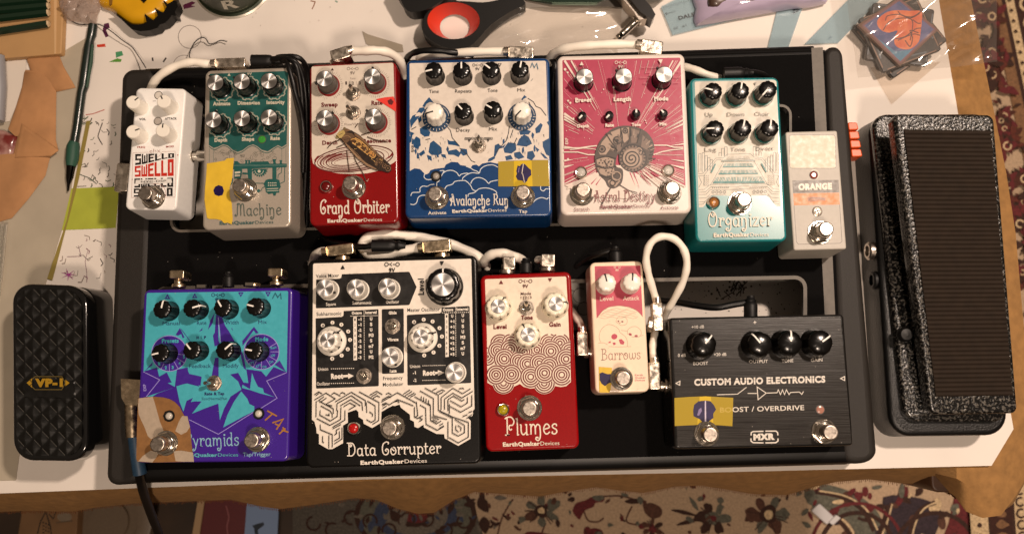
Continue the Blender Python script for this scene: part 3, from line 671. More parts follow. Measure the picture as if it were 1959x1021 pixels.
A.line([(168, 480), (163, 500), (166, 520), (166, 540)], 1, '#9a7a86', 3); A.line([(150, 470), (155, 490), (128, 491)], 1, '#9a7a86')
for k in range(60):
    x, y = q.uniform(1290, 1530), q.uniform(540, 600); A.disc((x, y), q.uniform(.6, 2.2), '#4a3f38', 7, ry=q.uniform(.5, 1.4), rot=q.uniform(0, 90))
for k in range(46):
    x, y = q.choice(((1402, 558), (1415, 548), (1385, 562)))
    A.line([(x+q.gauss(0, 12), y+q.gauss(0, 9)), (x+q.gauss(0, 12)+3, y+q.gauss(0, 9)+2)], 2, '#3f352e') if k < 12 else A.disc((x+q.gauss(0, 14), y+q.gauss(0, 10)), q.uniform(1, 2.6), '#3f352e', 7)
for x, y, r in ((1110, 565, 14), (1117, 590, 12), (1090, 575, 20)): A.ring((x, y), r, 1, '#6a5f56', 18, a0=60, a1=300)
for k in range(40):
    x, y = q.uniform(460, 1780), q.uniform(0, 70); A.disc((x, y), q.uniform(.3, .9), '#a89c90', 6)
A.build('ink_marks', pan)
for L, lb in (([(121, 30, 2), (150, 47, 2), (182, 46, 3), (200, 52, 6), (215, 62, 7), (235, 78, 5), (252, 90, 4), (265, 108, 6), (279, 130, 12)], 'black thread trailing from the crumpled wrap to the pedalboard corner'), ([(362, 116, 20), (364, 98, 14), (372, 82, 8), (384, 73, 7), (393, 74, 6), (400, 84, 3), (410, 83, 2), (422, 78, 3), (434, 80, 4)], 'short wavy black thread sticking out above the cream patch cable')):
    t = thing('black_thread', lb, 'thread', at(L[4][0], L[4][1], TZ)); b = MB(); b.tube(catmull([at(x, y, TZ+z) for x, y, z in L], 5), .42, mat('thread_black', '#141110', rough=.8), 6); b.build('strand', t)
# ---- pedalboard
BR = math.atan2((at(1612, 88, 0)-at(236, 136, 0)).y, (at(1612, 88, 0)-at(236, 136, 0)).x)
bd = thing('pedalboard', 'long black slotted pedalboard with rubbery end caps holding the pedals', 'pedalboard', (-40, 60, TZ))
carpet = mat('black_board_felt', '#070606', rough=.95, spec=.15, noise=.25, nscale=900, bump=.3, bscale=1500)
capm = mat('grey_black_rubber', '#1f1b17', rough=.6, spec=.4, noise=.14, nscale=900, bump=.35, bscale=1800)
railm = mat('black_rail', '#090808', rough=.42, spec=.35, noise=.1)
trim = mat('bare_grey_trim', '#5c554c', rough=.55, noise=.12, nscale=300)
dk = pxs([(262, 140), (1578, 96), (1625, 864), (240, 900)], 0)
def pxr(x0, y0, x1, y1, r, sl=-.012):
    o = []
    for x, y in rrect(x1-x0, y1-y0, r, 6, (x0+x1)/2, (y0+y1)/2): o.append((x, y+(x-x0)*sl*1.4))
    return o
S1 = pxr(330, 224, 1510, 440, 18); S2 = pxr(300, 552, 1538, 640, 20)
S3 = pxr(330, 700, 1200, 850, 18)
b = MB(); holed(b, dk[::-1], [pxs(S1, 0)[::-1], pxs(S2, 0)[::-1]], -5, 0, carpet, railm); b.build('deck', bd)
A = Art(.1); q = clean(77)
for k in range(150):
    x, y = q.uniform(300, 1560), q.uniform(150, 870); a = q.uniform(0, 6.3); l = q.uniform(.3, 2.4)
    if 320 < x < 1520 and 215 < y < 450 or 290 < x < 1545 and 540 < y < 650: continue
    A.line([(x, y), (x+l*math.cos(a), y+l*math.sin(a))], q.uniform(.5, 1.0), q.choice(('#8a8278', '#5a544c', '#b0a89c')))
A.build('lint', bd)['kind'] = 'stuff'
b = MB()
for S, w in ((S1, 5), (S2, 7)):
    vs, fs = stroke2([(p[0], p[1]) for p in pxs([(x, y) for x, y in S], .05)], w*.38, True)
    c = sum((Vector((*v, 0)) for v in vs), Vector())/len(vs)
    b.add([(v[0]+(v[0]-c.x)*.004, v[1]+(v[1]-c.y)*.02, .12) for v in vs], [f for f in fs], trim); 
E1 = pxs([(1552, 92), (1574, 91), (1598, 606), (1578, 607)], .15); b.prism(E1[::-1], .05, .3, trim)
E1 = pxs([(1583, 478), (1592, 478), (1598, 606), (1588, 607)], .15)
bm_ = b.build('slot_trim', bd)
# rails front and back, extruded profile
def rail(pa, pb, out, m, nm):
    a, c = at(*pa, 0), at(*pb, 0); d = (c-a).normalized(); nrm = Vector((d.y, -d.x, 0))*out; b = MB()
    prof = [(0, .2), (4, -.2), (7.5, -2.5), (9.5, -7), (10.5, -16), (12, -40), (6, -42), (-2, -10)]
    b.loft([[a+nrm*u+Vector((0, 0, z)) for u, z in prof], [c+nrm*u+Vector((0, 0, z)) for u, z in prof]], m, smooth=True); b.build(nm, bd)
rail((258, 899), (1625, 863), 1, railm, 'front_rail'); rail((275, 148), (1560, 104), -1, railm, 'back_rail')
for cs in ([(231, 131), (298, 129), (270, 924), (200, 930)], [(1577, 88), (1613, 86), (1682, 884), (1612, 890)]):
    b = MB(); slab(b, [at(x, y, 1.2) for x, y in cs], 46, capm, 9, 5, 6, 3.0); b.build('end_cap', bd)
b = MB()
for (x, y) in ((290, 300), (1585, 300), (290, 800), (1600, 800)): v = at(x, y, 0); b.rbox(18, 18, TZ, -5, RUBBER, 4, 1, v.x, v.y)
b.build('foot', bd)
# ================================================================ THE PEDALS
rnd = random.Random(7)
# ---- small white pedal with black and red block lettering
F = (240, 150, 3.6444)
P = Pedal('small white pedal with four white knobs and repeated black and red block lettering', [(256, 167.5), (350.5, 169.5), (343, 402.5), (243, 401)], 33, mat('white_enamel', '#e9e7e3', rough=.32, noise=.03, bump=.05), r=4, bev=1.6, fr=F)
A = P.art(F)
A.line([(52, 520), (160, 515)], 2.5, '#b98f86'); A.line([(255, 512), (345, 508)], 2.5, '#b98f86')
A.line([(52, 520), (42, 830), (90, 832)], 2.5, '#b98f86'); A.line([(345, 508), (352, 560), (346, 828), (270, 830)], 2.5, '#b98f86')
A.ring((207, 505), 46, 2.5, '#b98f86', 16, a0=15, a1=165)
A.text('ehx', (168, 522), (246, 517), 30, '#b08a82', -.005)
BLK = {'S': [(0, 0), (1, 0), (1, .58), (.3, .58), (.3, .8), (1, .8), (1, 1), (0, 1), (0, .42), (.7, .42), (.7, .2), (0, .2)],
       'W': [(0, 1), (0, 0), (1, 0), (1, 1), (.76, 1), (.76, .2), (.62, .2), (.62, .85), (.38, .85), (.38, .2), (.24, .2), (.24, 1)],
       'E': [(0, 0), (1, 0), (1, .2), (.34, .2), (.34, .42), (.85, .42), (.85, .6), (.34, .6), (.34, .8), (1, .8), (1, 1), (0, 1)],
       'L': [(0, 0), (1, 0), (1, .2), (.36, .2), (.36, 1), (0, 1)], 'O': [(0, 0), (1, 0), (1, 1), (0, 1)]}
def block(l, x0, x1, t0, t1, b0, b1, col):
    f = lambda u, v: (x0+(x1-x0)*u, (b0+(b1-b0)*u)*(1-v)+(t0+(t1-t0)*u)*v)
    A.poly([f(u, v) for u, v in BLK[l]], col)
    if l == 'O': A.poly([f(u, v) for u, v in ((.36, .2), (.64, .2), (.64, .8), (.36, .8))], '#efece6')
ys = (605, 600, 590, 578, 566, 557, 553)
for i, l in enumerate('SWELLO'):
    x0 = 68+i*46; x1 = x0+41
    block(l, x0, x1, 528-i, 527-i, ys[i], ys[i+1], '#191412')
    block(l, x0-3, x1-3, ys[i]+8, ys[i+1]+8, 686-i, 685-i, '#d03020')
    block(l, x0-6, x1-6, 698-i, 697-i, 762-i, 761-i, '#191412')
    block(l, x0-10, x1-10, 768-i, 767-i, 826-i, 825-i, '#191412')
A.poly([(72, 708), (320, 699), (326, 728), (68, 738)], '#efece6')
A.text('NYC-DSP', (108, 727), (285, 721), 13, '#4a4340', .02)
A.text('VOL', (95, 293), (143, 292), 15, '#201a18', .04); A.text('ATTACK', (275, 289), (358, 287), 15, '#201a18', .04)
A.text('FREQ', (82, 487), (138, 485), 13, '#b0544a', .03); A.text('MOD', (283, 483), (338, 480), 13, '#b0544a', .03)
A.text('CV', (192, 163), (212, 162), 9, '#8a7d78')
A.disc((365, 535), 4, '#c0392b', 8); A.disc((47, 705), 5, '#b9aca8', 8)
A.disc((140, 800), 46, '#e9e4de', 24); A.ring((215, 800), 66, 3, '#b98f86', 24, a0=-110, a1=40)
P.done(A)
for x, y, an in ((50, 165, 40), (265, 160, 118), (50, 370, 22), (257, 362, 88)): P.knob('ehx', x, y, an)
P.switch(135, 800); P.led(222, 112, '#e4ddd2', 'flush'); P.led(218, 293, '#b9b1a8', 'flush')
# ---- silver pedal with teal panel
F = (380, 100, 5.673); F3 = (380, 270, 5.373)
P = Pedal('silver pedal with a dark teal panel and six silver-capped knobs', [(393.2, 135.3), (557.5, 128), (556.8, 434.7), (386.5, 440.3)], 39, mat('silver_hammered_paint', '#bcb2a4', rough=.32, metal=.45, noise=.06, nscale=900, bump=.06), fr=F)
TL = '#1d5a55'; CR = '#cfc9b4'
A = P.art((0, 0, 1))
g = lambda x, y: (380+x/5.373, 270+y/5.373)
wave = [(905, 32), (855, 62), (815, 42), (770, 68), (710, 106), (650, 90), (600, 52), (560, 34), (510, 50), (450, 95), (400, 112), (350, 90), (300, 45), (250, 34), (200, 58), (155, 72), (105, 40)]
A.poly([(401.2, 141.6), (545, 136.3), (551.3, 140)]+[g(*q) for q in wave], TL)
A.fr = F3
A.line([(x, y+16) for x, y in wave], 7, TL, 3); 
for x in (110, 152, 855, 897): A.line([(x, 75), (x, 215)], 3.5, '#5d6f68')
q = clean(3)
for k in range(46):
    x, y = q.uniform(165, 845), q.uniform(92, 205); y = max(y, 100 if 300 < x < 520 or 640 < x < 790 else 88)
    A.ring((x, y+8), q.uniform(7, 26), 3, '#6a6a60', 10, ry=q.uniform(6, 16), rot=q.uniform(0, 180), a1=q.uniform(240, 360))
A.poly([(350, 232), (905, 232), (905, 268), (350, 290)], TL); A.line([(360, 250), (900, 248)], 3, '#8fa79c')
A.poly([(365, 205), (400, 208), (430, 235), (365, 236)], TL); A.poly([(540, 212), (715, 208), (730, 235), (530, 236)], TL)
for x in (490, 520, 780, 845): A.poly([(x-14, 236), (x-8, 212), (x-16, 196), (x+16, 196), (x+8, 212), (x+14, 236)], TL)
A.poly([(760, 186), (802, 186), (790, 200), (796, 236), (770, 236)], TL)
gear = []
for k in range(41):
    t = R(180*k/40); r = 84 if k % 4 < 2 else 70; gear.append((628+r*math.cos(t), 285+r*math.sin(t)))
A.poly(gear, TL); A.ring((622, 300), 44, 5, CR, 16, a0=0, a1=180); A.disc((622, 310), 16, CR, 10)
A.poly([(365, 285), (440, 280), (448, 300), (442, 345), (432, 385), (365, 385)], TL)
A.poly([(372, 315), (428, 310), (428, 330), (372, 335)], CR); A.poly([(372, 345), (428, 342), (425, 362), (372, 366)], CR)
A.poly([(500, 275), (548, 272), (548, 400), (510, 400)], TL); A.line([(450, 330), (505, 335)], 18, TL); 
A.poly([(758, 262), (800, 262), (800, 390), (830, 400), (836, 440), (845, 470), (826, 500), (830, 528), (800, 530), (790, 560), (770, 560), (760, 535), (720, 545), (690, 520), (685, 480), (668, 440), (690, 400), (720, 390), (758, 390)], TL)
for yy in (430, 455):
    for k in range(5): A.disc((718+k*19, yy), 6.5, CR, 8)
A.line([(700, 490), (818, 486)], 7, CR); A.line([(700, 512), (820, 508)], 6, CR)
A.line([(885, 270), (882, 415), (830, 440)], 6, TL); A.line([(855, 270), (850, 325), (818, 345), (815, 385)], 6, TL); A.line([(835, 270), (808, 300)], 5, TL)
A.line([(580, 432), (685, 434)], 7, TL); A.line([(690, 465), (655, 480), (640, 510), (610, 512)], 6, TL); A.disc((615, 510), 17, TL, 10)
A.line([(350, 380), (345, 430), (320, 455), (318, 490)], 9, TL)
A.fancy('Machine', (372, 768), (850, 755), 72, 10, '#55625a')
A.maker((215, 858), (768, 846), 34, '#4a6663')
A.fr = F
for t, x0, x1, y in (('Animate', 155, 345, 578), ('Dimension', 423, 665, 570), ('Intensity', 737, 935, 563), ('Depth', 172, 310, 972), ('Shape', 468, 605, 962), ('Rate', 780, 883, 953)):
    A.text(t, (x0, y), (x1, y-3), 38, CR, .06)
A.tri((330, 245), 17, CR); A.text('9V', (527, 250), (578, 248), 26, CR, .04); A.disc((195, 634), 10, '#e8e4da', 10)
kn = [(178, 330, 130), (466, 318, 150), (760, 312, 240), (157, 733, 80), (467, 718, 40), (760, 707, 230)]
A.fr = (0, 0, 1)
for x, y, an in kn:
    b = P.base('alu', x, y)
    pts = []
    for k in range(120):
        t = 2*math.pi*k/120; r = 23.2 if math.cos(10*t) > .2 else 21.0; pts.append((b[0]+r*math.cos(t), b[1]+r*math.sin(t)))
    A.line(pts, 2.2, '#a8ab9a', closed=True)
P.done(A)
for x, y, an in kn: P.knob('alu', x, y, an)
P.switch(415, 455, F3); P.led(678, 938, '#3d9a3a', 'flush', F)
tape = mat('yellow_masking_tape', '#d4b02c', rough=.55, noise=.10, nscale=80, bump=1.0, bscale=70)
blob = mat('purple_marker', '#190b42', rough=.35, noise=.3, nscale=300)
sticker('tape_strip', 'crumpled torn yellow tape strip with one round purple dot', 'tape', 39, [([(85, 230), (180, 216), (270, 200), (290, 178), (362, 172), (352, 290), (345, 380), (318, 480), (318, 560), (340, 640), (350, 800), (340, 856), (300, 838), (262, 842), (232, 812), (180, 800), (110, 800), (86, 788), (72, 690), (60, 600), (66, 480), (78, 350)], tape, .55), ([(150, 505), (170, 468), (205, 452), (245, 465), (260, 510), (245, 555), (205, 565), (165, 550)], blob, .62)], F3, 'marker tapes on the pedals')
# ---- red pedal with winged insect
F = (585, 90, 5.375); F5 = (585, 250, 5.105)
red = mat('candy_red_enamel', '#7c0a0c', rough=.28, noise=.12, nscale=1200, coat=.25, spec=.3)
P = Pedal('red pedal printed with a brown winged insect over elliptical orbits', [(591.5, 124.4), (759, 117), (763.3, 426.3), (592.8, 432.2)], 39, red, fr=F)
A = P.art((0, 0, 1)); IV = '#e2d6c6'; DR = '#6b1a1a'
g = lambda x, y: (585+x/5.105, 250+y/5.105)
A.poly([(597.5, 127.8), (750, 120.6), (752.6, 122.5), (757.8, 300), g(885, 290), g(860, 312), g(780, 360), g(700, 395), g(600, 416), g(450, 426), g(320, 418), g(200, 396), g(110, 358), g(70, 318), (596.4, 300), (596, 130)], IV)
A.fr = F5
for k, (rx, ry, cx, cy, w) in enumerate(((385, 122, 470, 275, 11), (350, 108, 462, 280, 5), (310, 96, 455, 285, 10), (270, 84, 445, 288, 4), (230, 72, 430, 292, 9), (190, 58, 415, 296, 4), (150, 45, 400, 300, 8), (105, 32, 385, 305, 4))):
    A.ring((cx, cy), rx, w, '#5e1c1a' if k % 2 == 0 else '#8c5a50', 60, ry=ry, rot=-7, keep=lambda x, y: 66 < x < 884)
    A.ring((cx, cy-3), rx*.93, 7, '#7a2420', 30, ry=ry*.9, rot=-7, a0=150+9*k, a1=215+12*k, keep=lambda x, y: 70 < x < 880)
A.poly([(845, 210), (850, 240), (815, 268), (770, 280), (820, 245)], '#7a1a18'); A.poly([(80, 290), (110, 250), (135, 240), (105, 285), (100, 310)], '#7a1a18')
A.fancy('Grand Orbiter', (140, 812), (815, 800), 76, 12.5, '#efe3d2')
A.maker((212, 896), (745, 882), 33, '#efe3d2')
A.fr = F
for t, x0, x1, y, dy in (('Sweep', 160, 328, 615, -4), ('Rate', 675, 790, 596, -3), ('Depth', 170, 325, 1006, -5), ('Resonance', 590, 878, 988, -8)):
    A.text(t, (x0, y), (x1, y+dy), 42, DR, .045)
for t, x in (('1', 407), ('2', 477), ('3', 548)): A.text(t, (x, 387), (x+18, 386), 30, '#4a3a36', .05)
for x in (449, 520): A.line([(x, 355), (x, 388)], 3, '#8a7d74')
A.text('Rate', (457, 335), (510, 333), 22, '#a89a90'); A.text('Phase/Vibrato', (398, 808), (582, 802), 24, '#9a8c84')
A.tri((273, 230), 15, '#4a2a26'); A.dc((482, 224), 6.2, '#8a7d74')
kn = [(190, 325, 205), (682, 303, 90), (192, 730, 40), (693, 715, 135)]
A.fr = (0, 0, 1)
for x, y, an in kn:
    b = P.base('alugrey', x, y); A.disc(b, 21.4, '#8a1c1c', 36)
    for k in range(44):
        t = R(360*k/44); r0, r1 = 23.5, 28.5 if k % 2 else 27
        if abs(x-192) < 5 and k % 44 in (9, 10, 11): continue
        A.line([(b[0]+r0*math.cos(t), b[1]+r0*math.sin(t)), (b[0]+r1*math.cos(t), b[1]+r1*math.sin(t))], .55, '#9a8f86')
# insect
A.fr = F5; B1, B2, B3, B4 = '#4a3526', '#7a5c40', '#b08a56', '#2a1c14'
for pts in ([(400, 190), (410, 290), (425, 390)], [(470, 240), (490, 300), (560, 420), (590, 490), (610, 480)], [(330, 90), (260, 120), (210, 170)], [(540, 45), (620, 20), (700, 5)], [(600, 60), (680, 90), (790, 110)], [(480, -30), (510, -70)], [(380, 130), (300, 165)]):
    A.line(pts, 9, B1, 4)
A.poly([(300, 45), (322, 12), (360, -8), (400, -22), (440, -2), (520, 45), (590, 110), (690, 210), (770, 285), (832, 345), (838, 390), (805, 412), (745, 392), (690, 386), (600, 350), (500, 270), (430, 190), (380, 130), (335, 85)], B2)
A.poly([(300, 45), (335, 88), (380, 132), (430, 192), (500, 272), (600, 352), (690, 388), (745, 394), (805, 412), (838, 390), (832, 345), (770, 285), (690, 210), (590, 110), (520, 45), (440, -2)], B4)
A.poly([(385, 118), (425, 150), (500, 235), (590, 315), (690, 372), (702, 388), (600, 350), (500, 270), (430, 190), (378, 136)], '#94755a')
A.poly([(470, 12), (530, 52), (600, 118), (690, 208), (762, 280), (745, 288), (660, 205), (560, 105), (480, 48)], '#7d5d44')
A.poly([(425, 92), (478, 58), (552, 108), (640, 190), (692, 246), (662, 272), (600, 238), (505, 165)], '#5a3a1e')
GD = '#d9a860'
for pts in ([(435, 92), (470, 80), (500, 100), (480, 130), (455, 115)], [(500, 95), (540, 120), (530, 155), (500, 150)], [(520, 165), (565, 150), (600, 180), (580, 205)], [(545, 110), (590, 150), (630, 190)], [(455, 120), (520, 165), (600, 230)], [(600, 235), (640, 200), (680, 240), (655, 265), (620, 240)], [(480, 70), (520, 90), (560, 120)]): A.line(pts, 9, GD, 4)
A.poly([(610, 215), (640, 198), (678, 238), (655, 258)], '#c48a48'); A.disc((655, 215), 6, B4, 7)
for c, r in (((705, 290), 20), ((738, 312), 17), ((768, 345), 19), ((803, 368), 25), ((690, 325), 13), ((745, 275), 12)): A.ring(c, r, 7, '#86664a', 12); A.disc(c, r*.3, '#b08a5c', 7)
A.line([(378, 136), (430, 190), (500, 270), (600, 350), (700, 390)], 5, B4); A.line([(395, 145), (500, 250), (600, 330)], 3, '#c0a07c', 3); A.line([(420, 165), (520, 280)], 3, '#c0a07c')
A.poly([(342, 72), (392, 18), (452, 28), (482, 56), (425, 98), (388, 130)], '#6b5038'); A.line([(360, 60), (410, 50), (440, 70)], 5, '#a08058', 3); A.line([(370, 90), (420, 80)], 4, B4)
A.poly([(295, 48), (325, 8), (372, -6), (387, 25), (350, 70), (320, 78)], '#c0a868'); A.disc((305, 62), 15, '#8a7a48', 10); A.disc((378, -20), 14, '#7a6a4a', 10); A.line([(322, 45), (360, 25)], 4, B4)
A.line([(590, 490), (600, 495), (615, 470)], 4, '#e0b0a0')
A.line([(300, 45), (335, 85), (380, 130), (430, 190), (500, 270), (600, 350), (690, 386)], 6, B4); A.line([(440, -2), (520, 45), (590, 110), (690, 210), (770, 285), (832, 345)], 6, B4)
for pts in ([(410, 160), (520, 270), (640, 350)], [(400, 140), (500, 220), (560, 300)], [(530, 60), (620, 140), (720, 245)], [(480, 30), (570, 100), (660, 190)]): A.line(pts, 3, '#a8845c', 3)
q = clean(17)
for k in range(46):
    u = q.random(); x, y = 420+u*330+q.uniform(-30, 30), 70+u*230+q.uniform(-30, 40); a = q.uniform(0, 6.3); l = q.uniform(8, 22)
    A.line([(x, y), (x+l*math.cos(a), y+l*math.sin(a)), (x+l*math.cos(a)+8*math.cos(a+1.5), y+l*math.sin(a)+8*math.sin(a+1.5))], q.uniform(3, 6), q.choice((B4, B1, B4, '#d0a868')))
for k in range(6): t = k/5; A.line([(690+t*110, 385-t*5), (715+t*105, 262+t*70)], 4, B1)
P.done(A)
for x, y, an in kn: P.knob('alugrey', x, y, an)
P.toggle(478, 470, 90); P.toggle(480, 665, 150); P.switch(430, 510, F5); P.led(198, 545, '#6a0c0c', 'chrome', F5)
sticker('tape_piece', 'little pointed scrap of bright red tape with a dark dot', 'tape', 39, [([(719, 190), (736, 186.6), (753, 184.9), (755.5, 192), (758, 199), (757, 213.7), (745, 206), (730, 196.5)], mat('red_tape', '#d8352a', rough=.5, bump=.1), .5), ([(741, 193), (748, 189), (753, 195), (750, 201), (744, 200)], mat('dark_red_dot', '#5a0d10', rough=.5), .56)], (0, 0, 1), 'marker tapes on the pedals')
# ---- blue pedal with snowy mountains
F = (770, 100, 5.673); F7 = (770, 260, 5.673)
P = Pedal('blue pedal printed with snowy mountains above curling clouds', [(776, 115), (1050, 110.6), (1057.3, 413.4), (776, 417.8)], 39, mat('metallic_blue_enamel', '#06386a', rough=.3, noise=.15, nscale=1500, coat=.35), fr=F)
BL = '#0d4a78'; BD = '#2a3038'; WH = '#e8ddd0'
A = P.art((0, 0, 1)); g = lambda x, y: (770+x/5.673, 260+y/5.673)
cl = [(80, 380), (130, 352), (190, 360), (225, 395), (250, 420), (285, 405), (305, 372), (350, 358), (400, 352), (455, 345), (470, 312), (530, 282), (600, 286), (630, 318), (690, 325), (740, 345), (760, 318), (800, 312), (830, 330), (865, 300), (950, 285), (1035, 302), (1060, 280), (1150, 270), (1400, 262), (1590, 262)]
A.poly([(785, 121.4), (1042, 116.6), (1044.5, 118.5), (1047.5, 220), (1050, 240)]+[g(x, y) for x, y in cl[::-1]]+[(784, 240), (783.5, 122.5)], WH)
A.fr = F7
for b in ([(120, 60), (150, 18), (185, 40), (190, 100), (150, 132), (125, 110)], [(310, 90), (340, 68), (385, 105), (412, 130), (416, 180), (380, 200), (320, 195), (295, 170)], [(498, 170), (580, 153), (622, 190), (600, 225), (560, 205), (510, 202)], [(640, 143), (692, 150), (700, 195), (660, 210), (630, 180)], [(495, 45), (520, 60), (560, 60), (612, 112), (560, 98), (505, 92)], [(180, 195), (230, 158), (240, 190), (200, 215)], [(268, 210), (310, 225), (315, 268), (280, 250)], [(420, 200), (462, 205), (472, 242), (430, 225)], [(78, 20), (110, -30), (95, 60), (80, 70)],
          [(1275, 40), (1320, -2), (1362, 20), (1392, 80), (1340, 107), (1255, 95)], [(1108, 140), (1150, 83), (1218, 90), (1222, 150), (1180, 182), (1118, 175)], [(1528, 75), (1592, 40), (1592, 205), (1560, 190), (1530, 120)], [(1218, 190), (1270, 178), (1312, 230), (1260, 247), (1222, 225)], [(1363, 180), (1412, 170), (1432, 220), (1402, 257), (1358, 240)], [(1120, 225), (1172, 213), (1192, 250), (1130, 262)], [(1440, 120), (1482, 150), (1460, 172)], [(1010, 110), (1040, 95), (1075, 120), (1110, 95), (1090, 130), (1050, 140), (1020, 200), (1000, 230)], [(940, 250), (985, 228), (1000, 245), (960, 270), (930, 275)], [(1500, 190), (1530, 200), (1575, 245), (1540, 240)]):
    mx_, my_ = sum(p_[0] for p_ in b)/len(b), sum(p_[1] for p_ in b)/len(b); A.poly([(mx_+(x-mx_)*1.22, my_+(y-my_)*1.22) for x, y in b], BL)
A.fr = F
for b in ([(288, 488), (312, 515), (340, 552), (300, 540), (262, 560), (240, 600), (215, 588), (240, 545), (262, 520)], [(185, 605), (235, 598), (245, 625), (205, 665), (180, 650), (150, 665)], [(188, 830), (240, 798), (280, 840), (302, 870), (290, 912), (240, 917), (192, 882)], [(80, 740), (108, 690), (150, 672), (135, 700), (190, 690), (150, 740), (110, 790), (90, 830)], [(165, 720), (200, 690), (210, 740), (180, 770)], [(1322, 467), (1352, 490), (1318, 505), (1300, 522), (1288, 515)], [(1440, 828), (1500, 768), (1522, 790), (1490, 872), (1448, 882)], [(1265, 860), (1340, 838), (1395, 858), (1370, 892), (1278, 897)], [(1405, 868), (1430, 890), (1420, 937), (1398, 910)], [(1565, 760), (1600, 740), (1605, 920), (1590, 930), (1590, 800)], [(80, 860), (130, 880), (85, 925)]):
    A.poly(b, BL)
for b in ([(470, 790), (520, 850), (540, 930), (620, 1020)], [(620, 1040), (700, 1110), (750, 1180), (790, 1195)], [(1160, 800), (1150, 880), (1125, 960), (1010, 1090)], [(1200, 840), (1170, 930)], [(1360, 500), (1420, 540), (1450, 590), (1500, 610), (1560, 690)], [(1370, 540), (1400, 600)], [(95, 840), (150, 810)], [(250, 950), (300, 940)], [(1240, 930), (1210, 1000)]):
    A.line(b, 9, BD)
q = clean(12)
for k in range(14):
    if k % 2: x, y = q.uniform(110, 560), q.uniform(900, 1150)
    else: x, y = q.uniform(1080, 1560), q.uniform(900, 1150)
    A.poly([(x+q.uniform(6, 18)*math.cos(R(a)), y+q.uniform(18, 44)*math.sin(R(a))) for a in range(0, 360, 45)], BL)
q = clean(11)
for k in range(70):
    if k % 2: x, y = q.uniform(180, 640), q.uniform(880, 1180)
    else: x, y = q.uniform(1040, 1540), q.uniform(860, 1180)
    if x < 640 and y < 880+max(0, (x-480))*1.9: continue
    l = q.uniform(12, 38); A.line([(x, y), (x+q.uniform(-6, 10), y+l)], q.uniform(3, 8), q.choice((BD, BL, '#4a5560')), taper=True)
A.fr = F7; LN = '#dfe6ea'
for b in ([(240, 410), (235, 450), (270, 475), (320, 470)], [(405, 380), (450, 378), (430, 420), (395, 490), (375, 505), (370, 545)], [(90, 650), (110, 615), (185, 610), (190, 570), (220, 545), (270, 548), (300, 530), (345, 525)], [(440, 405), (480, 380), (540, 375), (590, 400), (615, 435), (640, 415), (700, 405), (720, 415)], [(650, 475), (660, 450), (720, 410), (770, 400), (830, 405), (850, 360), (900, 325), (980, 315), (1035, 340)], [(690, 330), (740, 350), (770, 370), (810, 385), (830, 405)], [(455, 585), (480, 545), (540, 525), (570, 495), (640, 485), (690, 490), (740, 540), (760, 580), (800, 600)], [(740, 520), (760, 480), (800, 455), (850, 455), (900, 480), (935, 515), (960, 495), (1035, 480)], [(710, 660), (720, 630), (780, 615), (830, 575), (900, 565), (960, 575), (1010, 600), (1025, 628)], [(85, 740), (125, 745), (155, 720), (170, 670), (210, 645), (260, 645)], [(1420, 720), (1450, 690), (1500, 670), (1540, 675), (1565, 685), (1585, 668)], [(1500, 545), (1500, 580), (1530, 598), (1555, 575), (1585, 578)], [(1205, 560), (1215, 580)]):
    A.line(b, 9, LN, 4)
A.fancy('Avalanche Run', (512, 752), (1150, 748), 66, 11, '#e9e2d6')
A.maker((540, 833), (1130, 820), 34, '#e9e2d6')
A.text('Activate', (278, 853), (475, 848), 35, '#e9e2d6', .02); A.text('Tap', (1262, 836), (1354, 834), 35, '#e9e2d6', .02)
A.fr = F; TX = '#3a3532'
for t, x0, x1, y in (('Time', 290, 395, 445), ('Repeats', 572, 752, 440), ('Tone', 925, 1032, 433), ('Mix', 1248, 1333, 428), ('Decay', 583, 735, 862), ('Mix', 940, 1028, 852)): A.text(t, (x0, y), (x1, y-2), 38, TX, .0)
for x0, x1, d in ((678, 773, 0), (783, 868, 1), (883, 976, 2)):
    A.line([(x0, 928), (x1, 926), (x1, 946), (x0, 948)], 4, TX, closed=True); A.text(('NORMAL', 'REVERSE', 'SWELL')[d], (x0+8, 944), (x1-8, 942), 12, TX, .03)
A.tri((828, 912), 20, TX); A.tri((725, 960), 18, TX, True); A.tri((930, 958), 18, TX, True)
A.dc((816, 140), 6, '#6a625c'); A.tri((1055, 140), 22, TX, True); A.tri((1055, 136), 9, WH, True)
A.line([(1392, 168), (1408, 118), (1432, 168), (1458, 122), (1472, 186)], 9, '#5f7f96'); A.line([(1395, 315), (1415, 288)], 6, '#8a8a88')
A.text('EXP', (122, 1080), (122, 1010), 24, BD, .02)
for c in ((830.8, 212.8), (998.3, 210.2)):
    b = P.base('white', c[0], c[1], (0, 0, 1)); A.fr = (0, 0, 1)
    A.disc(b, 27, '#123a5c', 40); A.ring(b, 23.6, .7, WH, 20, a0=-60, a1=-5)
    A.ring(b, 23.6, .7, WH, 12, a0=185, a1=215)
    for k in range(13):
        t = R(2+176*k/12); r1 = 24.2 if k % 2 else 26.6; A.line([(b[0]+21*math.cos(t), b[1]+21*math.sin(t)), (b[0]+r1*math.cos(t), b[1]+r1*math.sin(t))], 1.1 if k % 2 else .8, WH)
P.done(A); A.fr = F
for x, y, an in ((335, 190, 190), (640, 190, 92), (960, 185, 140), (1275, 180, 80), (655, 632, 130), (980, 615, 147)): P.knob('davies', x, y, an)
P.knob('white', 345, 640, 194, label='white knob'); P.knob('white', 1295, 625, 225, label='white knob')
P.toggle(825, 98, 90, F7); P.led(362, 432, '#a8a096', 'grommet', F7); P.switch(350, 625, F7); P.switch(1305, 610, F7)
film = see_through('yellow_film_tape', '#d8b81a', .55, rough=.25)
